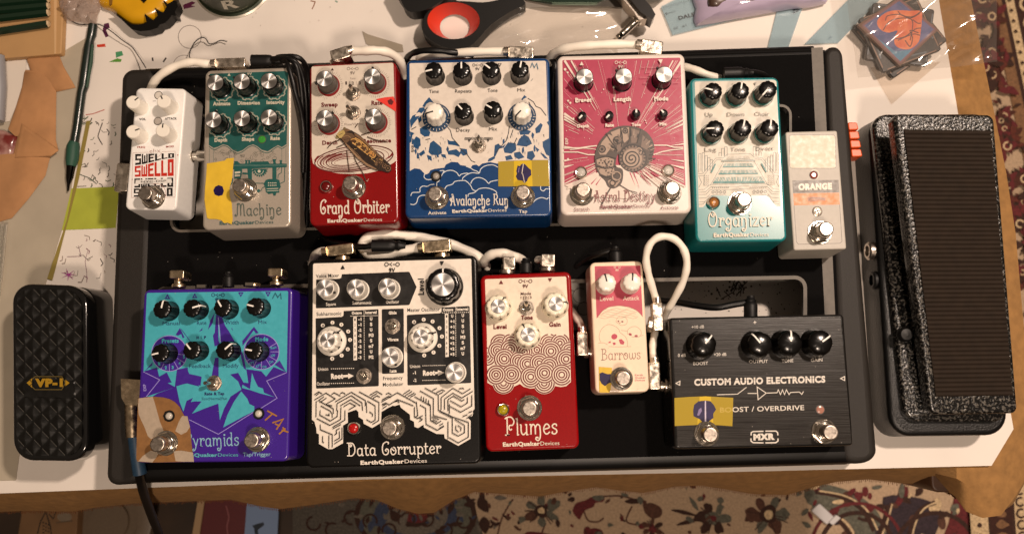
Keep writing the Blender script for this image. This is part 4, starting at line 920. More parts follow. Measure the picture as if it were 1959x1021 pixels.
film2 = see_through('yellow_film_crease', '#dcba1a', .85, rough=.25)
sticker('tape_strip', 'smooth yellow tape on the blue pedal with a jagged purple blob', 'tape', 39, [([(1040, 278), (1300, 268), (1580, 262), (1590, 400), (1598, 545), (1300, 548), (1040, 548)], film, .6), ([(1210, 270), (1400, 266), (1412, 547), (1205, 548)], film2, .68), ([(1250, 320), (1272, 330), (1290, 308), (1310, 300), (1335, 312), (1365, 345), (1395, 370), (1398, 425), (1365, 455), (1352, 490), (1325, 514), (1300, 485), (1250, 480), (1230, 440), (1242, 410), (1235, 380)], blob, .76), ([(1308, 302), (1316, 302), (1300, 410), (1292, 410)], '#e8dcc8', .82), ([(1300, 410), (1308, 410), (1330, 508), (1322, 512)], '#d8ccb8', .82), ([(1262, 345), (1270, 340), (1262, 400), (1255, 396)], '#8a7ab0', .82)], F7, 'marker tapes on the pedals')  # pale slivers over the blob paint in the highlight along the crease
# ---- pink and white pedal with mechanical shell
F = (1060, 100, 6.007); F9 = (1060, 260, 5.674); F3 = (1040, 80, 2.687)
P = Pedal('cream pedal with a pink starburst and a grey mechanical snail shell', [(1067.5, 106.7), (1309.7, 101.7), (1323.5, 408), (1070.6, 412.4)], 39, mat('cream_white_enamel', '#d8cdc4', rough=.3, noise=.03, coat=.2), r=5, bev=2.2, fr=F)
PK = '#b42a50'; CW = '#ecdccf'
A = P.art((0, 0, 1))
A.poly([(1077, 115.4), (1300, 110.6), (1301.6, 112), (1311.6, 358), (1262, 337), (1240, 343), (1190, 318), (1180, 318), (1146, 338), (1120, 346), (1079.8, 354), (1075.8, 117)], PK)
q = clean(5); C = (1190, 292)
def hit(t):
    """distance from C to the pink panel's edge in direction t"""
    dx, dy = math.cos(t), math.sin(t); d = 999
    if dx > 0: d = min(d, (1304+.03*(C[1]-115)-C[0])/dx)
    if dx < 0: d = min(d, (C[0]-1078.5)/-dx)
    if dy > 0: d = min(d, (352-C[1])/dy)
    if dy < 0: d = min(d, (C[1]-115.5)/-dy)
    return d-.8
def ray(t, r0, r1, w0, w1, col=CW):
    d = hit(t); r1 = min(r1, d); 
    if r1-r0 < 3: return
    u = (math.cos(t), math.sin(t)); n = (-u[1], u[0])
    A.poly([(C[0]+u[0]*r0-n[0]*w0, C[1]+u[1]*r0-n[1]*w0), (C[0]+u[0]*r1-n[0]*w1, C[1]+u[1]*r1-n[1]*w1), (C[0]+u[0]*r1+n[0]*w1, C[1]+u[1]*r1+n[1]*w1), (C[0]+u[0]*r0+n[0]*w0, C[1]+u[1]*r0+n[1]*w0)], col)
for k in range(260):
    t = R(q.uniform(0, 360)); deg = math.degrees(t) % 360
    if 20 < deg < 160: r0, r1, w = q.uniform(30, 60), 200, q.uniform(.3, 1.1)
    else: r0 = q.uniform(50, 190); r1 = r0+q.uniform(12, 90); w = q.uniform(.18, .55)
    ray(t, r0, r1, w*q.uniform(.1, 1), w*q.uniform(.1, 1))
for a in (-57, -122, -119, -150, -148, -28, -146, -61, -25, 8, 172, 186, -8, 14, 166): ray(R(a), 95, 260, .3, q.uniform(1.2, 2.4))
A.line([(1078, 283.5), (1110, 283), (1130, 280), (1142, 279)], 2.4, CW); A.line([(1078, 291), (1105, 291), (1125, 296), (1142, 296)], 2.2, CW); A.line([(1090, 287), (1120, 283), (1140, 286)], 1.4, CW)
A.line([(1250, 278), (1275, 278), (1290, 282), (1307, 282)], 2.4, CW); A.line([(1250, 296), (1268, 290), (1285, 287), (1307, 285)], 2.2, CW)
for k in range(70):
    t = R(q.uniform(0, 360)); r = q.uniform(60, 150)
    if r < hit(t)-3 and not 25 < math.degrees(t) % 360 < 155: A.disc((C[0]+r*math.cos(t), C[1]+r*math.sin(t)), q.choice((.6, .7, .9, 1.3, 2)), CW, 8)
for x, y, r in ((1081, 133, 2.6), (1086, 139, 1.8), (1087, 193, 2), (1091, 197, 2.2)): A.disc((x, y), r, CW, 10)
A.poly([(1079.8, 354), (1120, 340), (1147, 328), (1162, 330), (1176, 316), (1196, 316), (1208, 330), (1222, 352), (1200, 380), (1120, 375)], CW)
for a, b in (((1205, 330), (1215, 355)), ((1211, 327), (1223, 359)), ((1226, 335), (1247, 356)), ((1236, 330), (1256, 354)), ((1246, 330), (1268, 345)), ((1131, 352), (1142, 340)), ((1140, 354), (1150, 340))): A.line([a, b], 2.4, PK, taper=True)
for a, b in (((1243, 322), (1311, 357)), ((1140, 330), (1085, 361)), ((1230, 330), (1262, 357))): A.line([a, b], 3, CW)
# shell
A.fr = F3; S1, S2, S3, S4 = '#4a3d36', '#7d695d', '#b09886', '#211915'
body = [(420, 432), (480, 440), (530, 465), (562, 510), (568, 560), (550, 610), (520, 645), (480, 665), (440, 655), (405, 630), (388, 595), (384, 575), (374, 600), (372, 640), (405, 655), (408, 700), (395, 735), (360, 755), (330, 745), (315, 715), (290, 690), (270, 650), (262, 600), (268, 560), (290, 510), (330, 465), (370, 440)]
A.poly(body, S1, 3)
for b in ([(280, 560), (300, 515), (335, 475), (365, 490), (350, 540), (320, 580), (290, 580)], [(270, 600), (320, 590), (362, 605), (360, 640), (300, 640), (276, 630)], [(275, 645), (360, 645), (368, 680), (320, 690), (292, 678)], [(400, 445), (440, 440), (440, 500), (415, 520), (400, 490)], [(345, 465), (395, 445), (390, 500), (372, 520)], [(330, 715), (360, 700), (395, 715), (370, 745), (338, 738)]): A.poly(b, S3)
for b in ([(450, 445), (500, 460), (480, 520), (450, 520)], [(510, 480), (548, 515), (540, 560), (500, 540)], [(300, 640), (360, 640), (366, 650), (310, 655)], [(375, 520), (410, 525), (395, 560), (378, 570)]): A.poly(b, S2)
for c, r in (((300, 552), 21), ((378, 508), 24), ((420, 458), 16), ((555, 530), 12)): A.disc(c, r, S2, 20); A.ring(c, r*.8, 5, S4, 20); A.disc(c, r*.35, S4, 10)
A.disc((458, 598), 72, S4, 40); A.disc((458, 600), 66, S2, 40)
for k in range(22):
    t = R(360*k/22); A.line([(458+56*math.cos(t), 598+56*math.sin(t)), (458+66*math.cos(t), 598+66*math.sin(t))], 7, S4)
A.disc((456, 600), 50, S3, 36)
sp = []
for k in range(90):
    t = R(k*10.5); r = 4+46*k/90; sp.append((452+r*math.cos(t), 600+r*math.sin(t)))
A.line(sp, 7, S4); A.ring((490, 560), 14, 5, S3, 14); A.ring((500, 570), 10, 4, S4, 14)
q = clean(9)
for k in range(26):
    a = R(q.uniform(-170, 40)); r0 = q.uniform(85, 100); r1 = r0+q.uniform(12, 40)
    A.line([(455+r0*math.cos(a), 580+r0*math.sin(a)), (455+r1*math.cos(a), 575+r1*math.sin(a))], q.uniform(3, 8), q.choice((S4, S2, S3)))
for b in ([(265, 605), (320, 590), (372, 600)], [(268, 640), (320, 650), (374, 640)], [(285, 685), (330, 695), (372, 680)], [(320, 470), (345, 510), (380, 560)], [(395, 440), (405, 490), (400, 540)], [(445, 438), (440, 500), (430, 525)], [(500, 448), (480, 520)], [(310, 610), (330, 640)], [(340, 700), (375, 720), (398, 690)]): A.line(b, 5, S4, 4)
for k in range(40):
    A.disc((q.uniform(285, 365), q.uniform(600, 690)), q.uniform(2, 5), q.choice((S4, S1, S2)), 7)
A.ring((375, 690), 22, 6, S3, 14); A.ring((355, 725), 14, 5, S4, 12)
A.line([(345, 750), (330, 775), (300, 835)], 7, S1); A.line([(390, 735), (440, 765), (482, 777)], 5, S1)
A.fr = F9; TX = '#8a4a4a'; TD = '#7a3038'
A.fancy('Astral Destiny', (432, 712), (1100, 700), 66, 8.5, TX)
A.maker((505, 786), (1045, 775), 34, TD); A.text('Stretch', (220, 816), (385, 812), 38, TD, .0); A.text('Activate', (1158, 797), (1352, 793), 38, TD, .0)
A.text('EXP', (152, 92), (150, 22), 32, CW, .03)
A.fr = F
for t, x0, x1, y, h in (('Preset', 243, 432, 573, 46), ('Length', 685, 885, 562, 46), ('Mode', 1150, 1315, 556, 46), ('Depth', 267, 402, 866, 36), ('Rate', 590, 690, 857, 36), ('Tone', 893, 998, 851, 36), ('Mix', 1213, 1298, 843, 36)): A.text(t, (x0, y), (x1, y-3), h, CW, .06)
A.tri((317, 132), 24, CW); A.tri((1222, 105), 26, CW, True); A.dc((765, 118), 7, CW)
for t, x0, x1, y in (('Sub Shimmer', 1000, 1185, 185), ('Sub', 1050, 1110, 240), ('Shimmer', 985, 1110, 300), ('Abyss', 1025, 1095, 365), ('Astral', 1365, 1440, 235), ('Ascend', 1370, 1450, 295), ('Cosmos', 1350, 1440, 358)): A.text(t, (x0, y), (x1, y-2), 22, '#cf6f80')
P.done(A)
for x, y, an in ((350, 280, 190), (800, 275, 135), (1265, 255, 130)): P.knob('alu', x, y, an)
for x, y, an in ((325, 725, 225), (637, 720, 225), (945, 700, 90), (1260, 700, 125)): P.knob('mini', x, y, an, label='small trim knob')
P.led(293, 397, '#c9c4bb', 'chrome', F9); P.led(1240, 375, '#d2cdc4', 'chrome', F9); P.switch(315, 580, F9); P.switch(1285, 565, F9)
# ---- teal pedal with organ keyboards
F = (1300, 130, 5.673); F3 = (1300, 290, 5.105)
P = Pedal('teal pedal printed with a pipe organ of three keyboards', [(1321, 149.4), (1489.5, 147.6), (1505.7, 461.4), (1329.4, 463.4)], 39, mat('teal_enamel', '#16787a', rough=.3, noise=.12, nscale=1300, coat=.35), fr=F)
A = P.art((0, 0, 1)); SV = '#d8cfbe'; LI = '#5d6a62'; TE = '#2f7f7c'
A.poly([(1331, 156.4), (1483, 154.2), (1485.4, 156.5), (1493.6, 394.8), (1486, 394.8), (1475, 382), (1468, 374), (1441, 374.2), (1388, 374.2), (1361, 374.2), (1352, 388), (1345, 396.5), (1337, 396.5), (1329, 158.5)], SV)
A.fr = F3; mir = lambda L: [(1160-x+0, y-4) for x, y in L]
for L in ([(183, 218), (228, 214), (352, 66), (430, 60), (468, 27), (580, 25)], [(183, 238), (236, 234), (362, 82), (425, 76)], [(300, 330), (440, 84), (580, 78)], [(186, 372), (240, 370), (300, 322), (580, 318)], [(187, 398), (250, 395), (308, 344), (580, 340)], [(188, 420), (258, 418), (300, 372), (580, 370)], [(190, 492), (248, 490), (290, 440), (330, 424), (450, 418)], [(190, 515), (232, 512), (250, 490)], [(190, 455), (262, 452), (300, 415)], [(188, 240), (215, 300), (188, 350)], [(236, 330), (240, 236)]):
    A.line(L, 4.5, LI); A.line(mir(L), 4.5, LI)
for x, y in ((188, 20), (222, 12), (250, 40), (276, 58), (300, 78)):
    A.line([(x, 205 if x < 230 else 190), (x, y), (x+22, y), (x+22, 190)], 4, LI); A.line(mir([(x, 205), (x, y), (x+22, y), (x+22, 190)]), 4, LI)
for x, y in ((385, 10), (410, -30), (440, -45)):
    A.line([(x, 45), (x, y), (x+26, y), (x+26, 45)], 4, LI); A.line(mir([(x-26, 45), (x-26, y), (x, y), (x, 45)]), 4, LI)
for y0, y1, xl0, xl1, n, c in ((45, 74, 458, 690, 20, '#a9a698'), (118, 156, 420, 726, 26, TE), (182, 224, 380, 770, 30, TE), (250, 310, 325, 836, 30, TE)):
    dx = (y1-y0)*.55
    A.poly([(xl0+dx, y0), (xl1-dx, y0-3), (xl1, y1-4), (xl0, y1)], c)
    for k in range(n):
        u = (k+.5)/n; xa = xl0+dx+(xl1-xl0-2*dx)*u; xb = xl0+(xl1-xl0)*u
        A.line([(xa, y0), (xa+(xb-xa)*.72, y0+(y1-y0)*.66)], (xl1-xl0)/n*(.62 if k % 7 in (2, 6) else .34), SV)
A.line([(410, 92), (740, 88)], 12, '#8f9a90')
for k in range(9): A.disc((325+k*19, 353-k*.3), 5, LI, 7); A.disc((692+k*19, 350-k*.3), 5, LI, 7)
for k in range(4): A.ring((330+k*37, 394), 12, 4, LI, 14); A.ring((730+k*37, 390), 12, 4, LI, 14)
for i in range(3):
    for j in range(6): A.disc((246+i*18, 236+j*18), 4, LI, 6); A.disc((870+i*18, 232+j*18), 4, LI, 6)
A.line([(310, 205), (352, 120)], 14, TE); A.line([(850, 200), (800, 116)], 14, TE)
A.fancy('Organizer', (278, 732), (905, 722), 80, 11.5, '#e6dcc8'); A.maker((333, 833), (872, 826), 38, '#e6dcc8')
A.fr = F; TX = '#8a8272'
for t, x0, x1, y in (('Up', 278, 362, 527), ('Down', 517, 705, 525), ('Choir', 815, 977, 521), ('Lag', 273, 400, 908), ('Tone', 553, 715, 905), ('Direct', 833, 1020, 896)): A.text(t, (x0, y), (x1, y-3), 44, TX, .0)
A.tri((822, 172), 16, '#8a8272', True); A.text('9V', (568, 186), (592, 186), 22, '#8a8272')
kn = [(370, 245, 162), (665, 240, 78), (965, 225, 228), (390, 655, 180), (690, 645, 75), (985, 645, 80)]
A.fr = (0, 0, 1)
for x, y, an in kn:
    b = P.base('davies', x, y); A.ring(b, 20.6, .9, '#4f6a60', 40); A.disc(b, 18.8, '#2f7a70', 36)
P.done(A)
for x, y, an in kn: P.knob('davies', x, y, an)
P.switch(635, 465, F3, ang=5); P.led(335, 497, '#a8703a', 'chrome', F3)
# ---- small cream pedal with orange band
F = (1490, 230, 3.782)
P = Pedal('small ivory metal pedal with a blank plate and an orange band', [(1503.2, 252.5), (1602.4, 249.8), (1618.8, 476.2), (1517.8, 478.8)], 36, mat('ivory_paint', '#b2aca2', rough=.5, noise=.04, bump=.05), r=1.6, bev=.9, fr=F)
A = P.art(F); GY = '#6b6259'
A.poly(rrect(330, 236, 14, 4, 246, 228), '#d6ccb4')
A.line([(x+ (y-228)*.03, y) for x, y in rrect(334, 240, 16, 4, 244, 228)], 4, GY, closed=True)
A.poly([(98, 436), (432, 432), (436, 522), (103, 527)], GY); A.poly([(104, 530), (436, 525), (440, 610), (110, 615)], '#dd8030')
A.line([(110, 617), (128, 880), (142, 897), (440, 890), (457, 876), (440, 612)], 4, GY)
A.text('ORANGE', (142, 503), (385, 497), 42, '#ece4d2', .075)
A.ring((258, 392), 32, 5, '#e4dcc6', 20)
A.poly([(205, 560), (225, 552), (300, 556), (340, 560), (338, 584), (290, 582), (230, 592), (210, 588)], '#a86a44'); A.line([(220, 580), (240, 562), (330, 568)], 6, '#7a4e38', 4)
P.done(A)
P.led(258, 392, '#8a2a10', 'flush')
def kind_screw():
    b = MB(); b.lathe([(3.6, 0), (3.5, .5), (2.6, .9), (1.2, .95)], NICKEL, 24)
    c = MB(); c.box(-2, -.4, .9, 2, .4, 1.02, DARK); c.box(-.4, -2, .9, .4, 2, 1.04, DARK); return [('screw', b, 0), ('cross_slot', c, 1)]
X, Y = P.px(277, 660); put(P, 'screw', kind_screw, at(X, Y, 36), 36, 20); P.switch(345, 785, ang=10)
# ---- purple pedal with cyan shards
F = (250, 510, 4.863); F6 = (250, 690, 4.863)
P = Pedal('purple pedal printed with cyan shards and eight black knobs', [(273.6, 554.2), (558.5, 549), (554.3, 882.3), (260.3, 884.3)], 39, mat('violet_enamel', '#3a1b88', rough=.3, noise=.1, nscale=1200, coat=.35), fr=F)
CY_, PU, LV = '#48b6c6', '#42209a', '#a89ee6'
A = P.art((0, 0, 1)); g = lambda x, y: (250+x/4.863, 690+y/4.863)
rag = [(1452, 105), (1330, 55), (1260, 145), (1215, 95), (1075, 75), (1095, 205), (1050, 200), (1000, 110), (925, 125), (1000, 190), (1030, 265), (930, 330), (870, 440), (830, 550), (815, 395), (690, 440), (570, 490), (620, 425), (660, 375), (590, 375), (560, 382), (580, 342), (520, 370), (490, 470), (455, 380), (425, 235), (520, 208), (640, 238), (615, 210), (650, 215), (635, 185), (655, 150), (590, 130), (540, 152), (530, 60), (430, 80), (410, 240), (345, 205), (382, 200), (335, 105), (265, 145), (245, 60), (120, 97)]
A.poly([(282.5, 560), (549.5, 556.2), (551.3, 558)]+[g(*q) for q in rag]+[(280.8, 562)], CY_)
A.fr = F6
A.poly([(1028, 282), (1085, 350), (1105, 400), (1150, 420), (1150, 465), (1040, 520), (860, 618), (900, 500), (960, 380)], CY_)
A.poly([(1128, 108), (1150, 170), (1185, 240), (1230, 255), (1240, 295), (1340, 335), (1200, 300), (1105, 268), (1035, 250), (1040, 220), (1110, 262), (1120, 180)], CY_)
A.poly([(395, 250), (250, 300), (200, 332), (148, 330)], CY_); A.poly([(1410, 40), (1452, 60), (1452, 100)], CY_)
for L in ([(118, 100), (270, 175), (145, 332)], [(1452, 107), (1265, 185), (1362, 345), (1210, 440)], [(1150, 470), (815, 680), (545, 545)]): A.line(L, 6, LV)
A.poly([(430, 85), (520, 60), (545, 120), (660, 145), (650, 230), (540, 205), (420, 232)], PU)
A.fr = F
A.poly([(800, 420), (850, 470), (880, 550), (915, 600), (965, 690), (960, 720), (840, 705), (828, 560)], PU); A.poly([(796, 420), (812, 470), (818, 690), (835, 720), (780, 740), (765, 640), (782, 610)], PU)
A.line([(815, 470), (825, 600), (835, 700)], 6, LV); A.poly([(785, 845), (818, 845), (818, 1030), (750, 1030)], PU); A.poly([(782, 425), (760, 530), (718, 588), (740, 500)], PU)
A.poly([(635, 605), (668, 565), (665, 590)], PU); A.poly([(935, 572), (950, 595), (945, 570)], PU)
for c, r in (((360, 805), 168), ((1217, 790), 166)):
    A.disc(c, r, LV, 48); A.disc(c, r-6, PU, 48)
for a in (5, 32, 60, 90, 118): t = R(a); A.line([(360+85*math.cos(t), 805+85*math.sin(t)), (360+162*math.cos(t), 805+162*math.sin(t))], 5, LV)
for a in (-30, 0, 30, 58, 90, 118, 148): t = R(a); A.line([(1217+85*math.cos(t), 790+85*math.sin(t)), (1217+160*math.cos(t), 790+160*math.sin(t))], 5, LV)
for t, x, y in (('2', 318, 950), ('3', 382, 948), ('4', 447, 910), ('1', 256, 915), ('5', 486, 850)): A.text(t, (x, y), (x+19, y-1), 28, CY_, .05)
for t, x, y in (('Rain', 1305, 768), ('Up', 1312, 838), ('Dn', 1295, 900), ('Op', 1232, 945), ('ATT', 1165, 940), ('ATT', 1100, 915)): A.text(t, (x, y), (x+52 if len(t) > 2 else x+34, y-14), 24, CY_, .02)
A.poly([(458, 568), (500, 655), (485, 665), (470, 625), (440, 640), (418, 632)], PU); A.poly([(1147, 557), (1190, 615), (1165, 620), (1145, 590), (1042, 735), (1038, 690)], PU); A.line([(470, 580), (560, 700)], 5, PU)
A.poly([(205, 885), (130, 970), (200, 915)], PU); A.poly([(240, 940), (135, 985), (130, 970)], PU); A.poly([(1385, 870), (1445, 975), (1340, 910)], PU); A.poly([(1010, 730), (1050, 830), (1075, 960), (1050, 940), (1030, 850)], PU)
A.text('Presets', (290, 706), (447, 704), 38, CY_, .05); A.text('Mode', (1160, 692), (1280, 688), 38, CY_, .05)
TX = '#22386a'
for t, x0, x1, y in (('Manual', 297, 457, 543), ('Rate', 617, 705, 540), ('Width', 880, 1006, 536), ('Mix', 1188, 1267, 532), ('Feedback', 545, 745, 940), ('Modify', 858, 1005, 938)): A.text(t, (x0, y), (x1, y-3), 36, TX, .0)
A.text('N', (612, 670), (632, 670), 26, TX, .05); A.text('P', (682, 669), (702, 669), 26, TX, .05); A.line([(656, 640), (656, 675)], 3, TX)
A.tri((342, 278), 26, PU); A.tri((596, 270), 25, PU); A.tri((1025, 258), 25, PU, True); A.tri((1278, 255), 26, PU, True)
for x, y in ((342, 284), (596, 276), (1025, 254), (1278, 250)): A.disc((x, y), 7, CY_, 8)
A.dc((812, 262), 6.5, TX); A.line([(1318, 298), (1345, 245), (1368, 285), (1395, 250), (1400, 302)], 9, '#245f78')
A.fr = F6
A.text('Rate & Tap', (687, 317), (872, 314), 26, TX, .05); A.text('Slow|Normal|Fast', (660, 363), (898, 360), 26, '#2f6a86')
A.fancy('Pyramids', (500, 797), (1005, 782), 72, 10, '#8fc0d8'); A.maker((440, 890), (1000, 886), 32, '#5fb6c6')
A.text('Tap/Trigger', (1045, 885), (1302, 882), 36, '#8fc0d8', .01); A.text('EXP', (145, 278), (140, 215), 26, LV, .03)
for L in ([(1270, 462), (1360, 512)], [(1322, 488), (1250, 552)], [(1318, 575), (1418, 540), (1355, 638)], [(1342, 582), (1388, 604)], [(1468, 662), (1405, 640)], [(1440, 625), (1380, 680)], [(1415, 615), (1440, 655)]): A.line(L, 14, '#b0782e')
P.done(A); A.fr = F
for x, y, an in ((285, 395, 82), (565, 385, 18), (850, 380, 124), (1155, 370, 166), (270, 800, 192), (565, 775, 132), (870, 775, 45), (1140, 780, 170)): P.knob('davies', x, y, an)
P.toggle(762, 206, 180, F6); P.led(350, 512, '#cfc8bb', 'grommet', F6); P.led(1185, 490, '#d6d0c4', 'grommet', F6); P.switch(245, 775, F6); P.switch(1120, 740, F6, ang=0)
card = mat('brown_cardboard', '#80592f', rough=.85, noise=.14, nscale=250, bump=.2); mtape = mat('beige_masking_tape', '#a39380', rough=.75, noise=.08, nscale=300, bump=.2)
sticker('cardboard_patch', 'round-topped brown cardboard patch held by beige masking tape', 'cardboard', 39, [
    ([(68, 348), (140, 336), (210, 330), (300, 338), (360, 352), (410, 380), (455, 425), (480, 475), (505, 520), (540, 560), (556, 640), (562, 720), (585, 935), (200, 943), (62, 935), (52, 905), (58, 640)], card, .5),
    ([(75, 347), (205, 332), (235, 430), (270, 560), (305, 645), (255, 690), (190, 726), (160, 700), (130, 620), (75, 500), (68, 420)], mtape, .7), ([(478, 510), (528, 513), (540, 570), (552, 612), (520, 660), (470, 685), (415, 652), (445, 570)], mtape, .7),
    ([(185, 830), (225, 842), (262, 850), (235, 900), (200, 942), (70, 932), (110, 885)], mtape, .72), ([(400, 838), (470, 832), (580, 850), (588, 936), (480, 936), (418, 930)], mtape, .72),
    ([(300, 510), (318, 470), (352, 458), (388, 470), (404, 512), (388, 550), (352, 566), (316, 552)], RUBBER, .62)], F6)
# ---- large black pedal with white maze
F = (580, 480, 3.926); F8 = (580, 720, 5.374)
P = Pedal('large black pedal with white panels, number tables and a white maze', [(587.6, 496.6), (915, 488), (918.7, 885.6), (585.6, 894.9)], 39, mat('black_satin_paint', '#0c0b0a', rough=.3, noise=.25, nscale=1500, bump=.08, spec=.3), r=5, bev=1.8, fr=F)
WH, BK = '#faf0e2', '#141211'
A = P.art((0, 0, 1)); g = lambda x, y: (580+x/5.374, 720+y/5.374)
out = [(1757, 150), (1762, 330), (1745, 350), (1742, 400), (1692, 422), (1722, 452), (1720, 637), (1595, 710), (1455, 632), (1450, 590), (1370, 587), (1240, 520), (1238, 492), (1180, 527), (1143, 512), (1140, 462), (1100, 440), (1098, 390), (1050, 352), (1005, 318), (990, 285), (945, 300), (920, 298), (870, 322), (805, 362), (800, 472), (710, 527), (622, 482), (615, 442), (570, 412), (568, 362), (545, 338), (490, 357), (458, 368), (460, 472), (410, 500), (410, 682), (300, 743), (255, 743), (163, 690), (162, 590), (138, 580), (135, 530), (115, 460), (90, 442), (92, 160)]
A.poly([(601, 503.8), (899.5, 494.8), (901.6, 496.5)]+[g(*q) for q in out]+[(599, 506)], WH)
A.fr = F
for b in ([(97, 215), (272, 207), (286, 200), (290, 174), (790, 155), (800, 160), (852, 270), (800, 400), (790, 406), (100, 430), (95, 424)], [(93, 505), (290, 493), (302, 484), (304, 450), (562, 436), (566, 442), (568, 1008), (562, 1014), (102, 1032), (96, 1026)], [(590, 442), (596, 436), (750, 431), (755, 436), (758, 910), (752, 916), (598, 922), (592, 916)], [(778, 485), (784, 479), (1026, 466), (1038, 458), (1040, 424), (1244, 412), (1250, 418), (1262, 984), (1256, 990), (790, 1008), (783, 1002)]): A.poly(b, BK)
for t, x0, x1, y in (('Voice Mixer', 95, 270, 201), ('Subharmonic', 100, 287, 486), ('Master Oscillator', 782, 1027, 456), ('Frequency', 600, 748, 968), ('Modulator', 598, 752, 1015)): A.text(t, (x0, y), (x1, y-6), 27, BK, .02)
for t, x0, x1, y, h, bo in (('Square', 172, 246, 411, 24, .01), ('Subharmonic', 370, 512, 401, 24, .01), ('Oscillator', 622, 720, 394, 24, .01), ('Octave', 365, 440, 475, 20, .05), ('Interval', 467, 552, 471, 20, .05), ('Octave', 1050, 1127, 451, 20, .05), ('Interval', 1152, 1240, 447, 20, .05), ('Glide', 643, 702, 475, 22, .05), ('Vibrate', 632, 716, 676, 22, .05), ('Rate', 650, 702, 911, 22, .05), ('Unison', 113, 188, 898, 25, .01), ('Root', 210, 300, 957, 36, .07), ('Oscillator', 103, 202, 1008, 25, .01), ('Unison', 803, 878, 877, 25, .01), ('-1', 825, 847, 926, 24, .03), ('-2', 828, 852, 982, 24, .03), ('Root', 900, 990, 932, 36, .07)): A.text(t, (x0, y), (x1, y-3), h, WH, bo)
A.poly([(300, 930), (338, 928), (337, 916), (380, 936), (339, 958), (338, 945), (300, 947)], WH); A.poly([(990, 906), (1012, 905), (1011, 892), (1062, 912), (1013, 935), (1012, 921), (990, 923)], WH)
A.text('Level', (906, 330), (904, 206), 44, BK, .035)
for x0, x1, y in ((208, 388, 883), (208, 388, 993), (895, 1075, 860), (895, 1075, 970), (355, 560, 488), (1042, 1245, 463)):
    k = x0
    while k < x1: A.line([(k, y-(k-x0)*.02), (k+9, y-(k-x0)*.02)], 5, WH); k += 15
for x, y0, y1 in ((457, 445, 815), (1145, 418, 795)):
    k = y0
    while k < y1: A.line([(x+(k-y0)*.006, k), (x+(k-y0)*.006, k+7)], 5, WH); k += 13
A.poly([(376, 494), (402, 493), (405, 818), (378, 820)], WH); A.poly([(1064, 470), (1090, 469), (1094, 793), (1068, 795)], WH)
for k in range(8):
    A.text(str(k+1), (384, 524+k*40), (394, 524+k*40), 20, BK, .01); A.text(('-1', '-1', '-2', '-2', '-2', '-2', '-3', '-3')[k], (414, 522+k*41), (438, 521+k*41), 22, WH, .05)
    t = ('U', 'S', 'U', 'M3', 'S', 'm7', 'U', 'M2')[k]; w_ = 9*len(t); A.text(t, (511-w_, 520+k*41), (511+w_, 519+k*41), 24, WH, .05)
    A.text(str(k+1), (1072, 499+k*40), (1083, 499+k*40), 20, BK, .01); t = ('U', '+1', '+1', '+2', '+2', '+2', '+2', '+3')[k]; A.text(t, (1120-8*len(t), 498+k*41), (1120+8*len(t), 497+k*41), 22, WH, .05)
    t = ('U', 'U', 'S', 'U', 'M3', 'S', 'm7', 'U')[k]; w_ = 9*len(t); A.text(t, (1200-w_, 494+k*41), (1200+w_, 493+k*41), 24, WH, .05)
    for cc in (([(148, 558), (220, 537), (287, 552), (338, 603), (352, 666), (335, 736), (289, 783), (218, 807)][k]), ([(833, 533), (905, 514), (972, 528), (1024, 578), (1042, 641), (1023, 710), (979, 760), (909, 782)][k])):
        A.disc(cc, 15, WH, 16); A.text(str(k+1), (cc[0]-4, cc[1]+8), (cc[0]+5, cc[1]+8), 16, BK, .02)
A.tri((297, 122), 17, BK); A.tri((1042, 90), 17, BK, True); A.dc((668, 100), 6, BK)
A.fr = F8
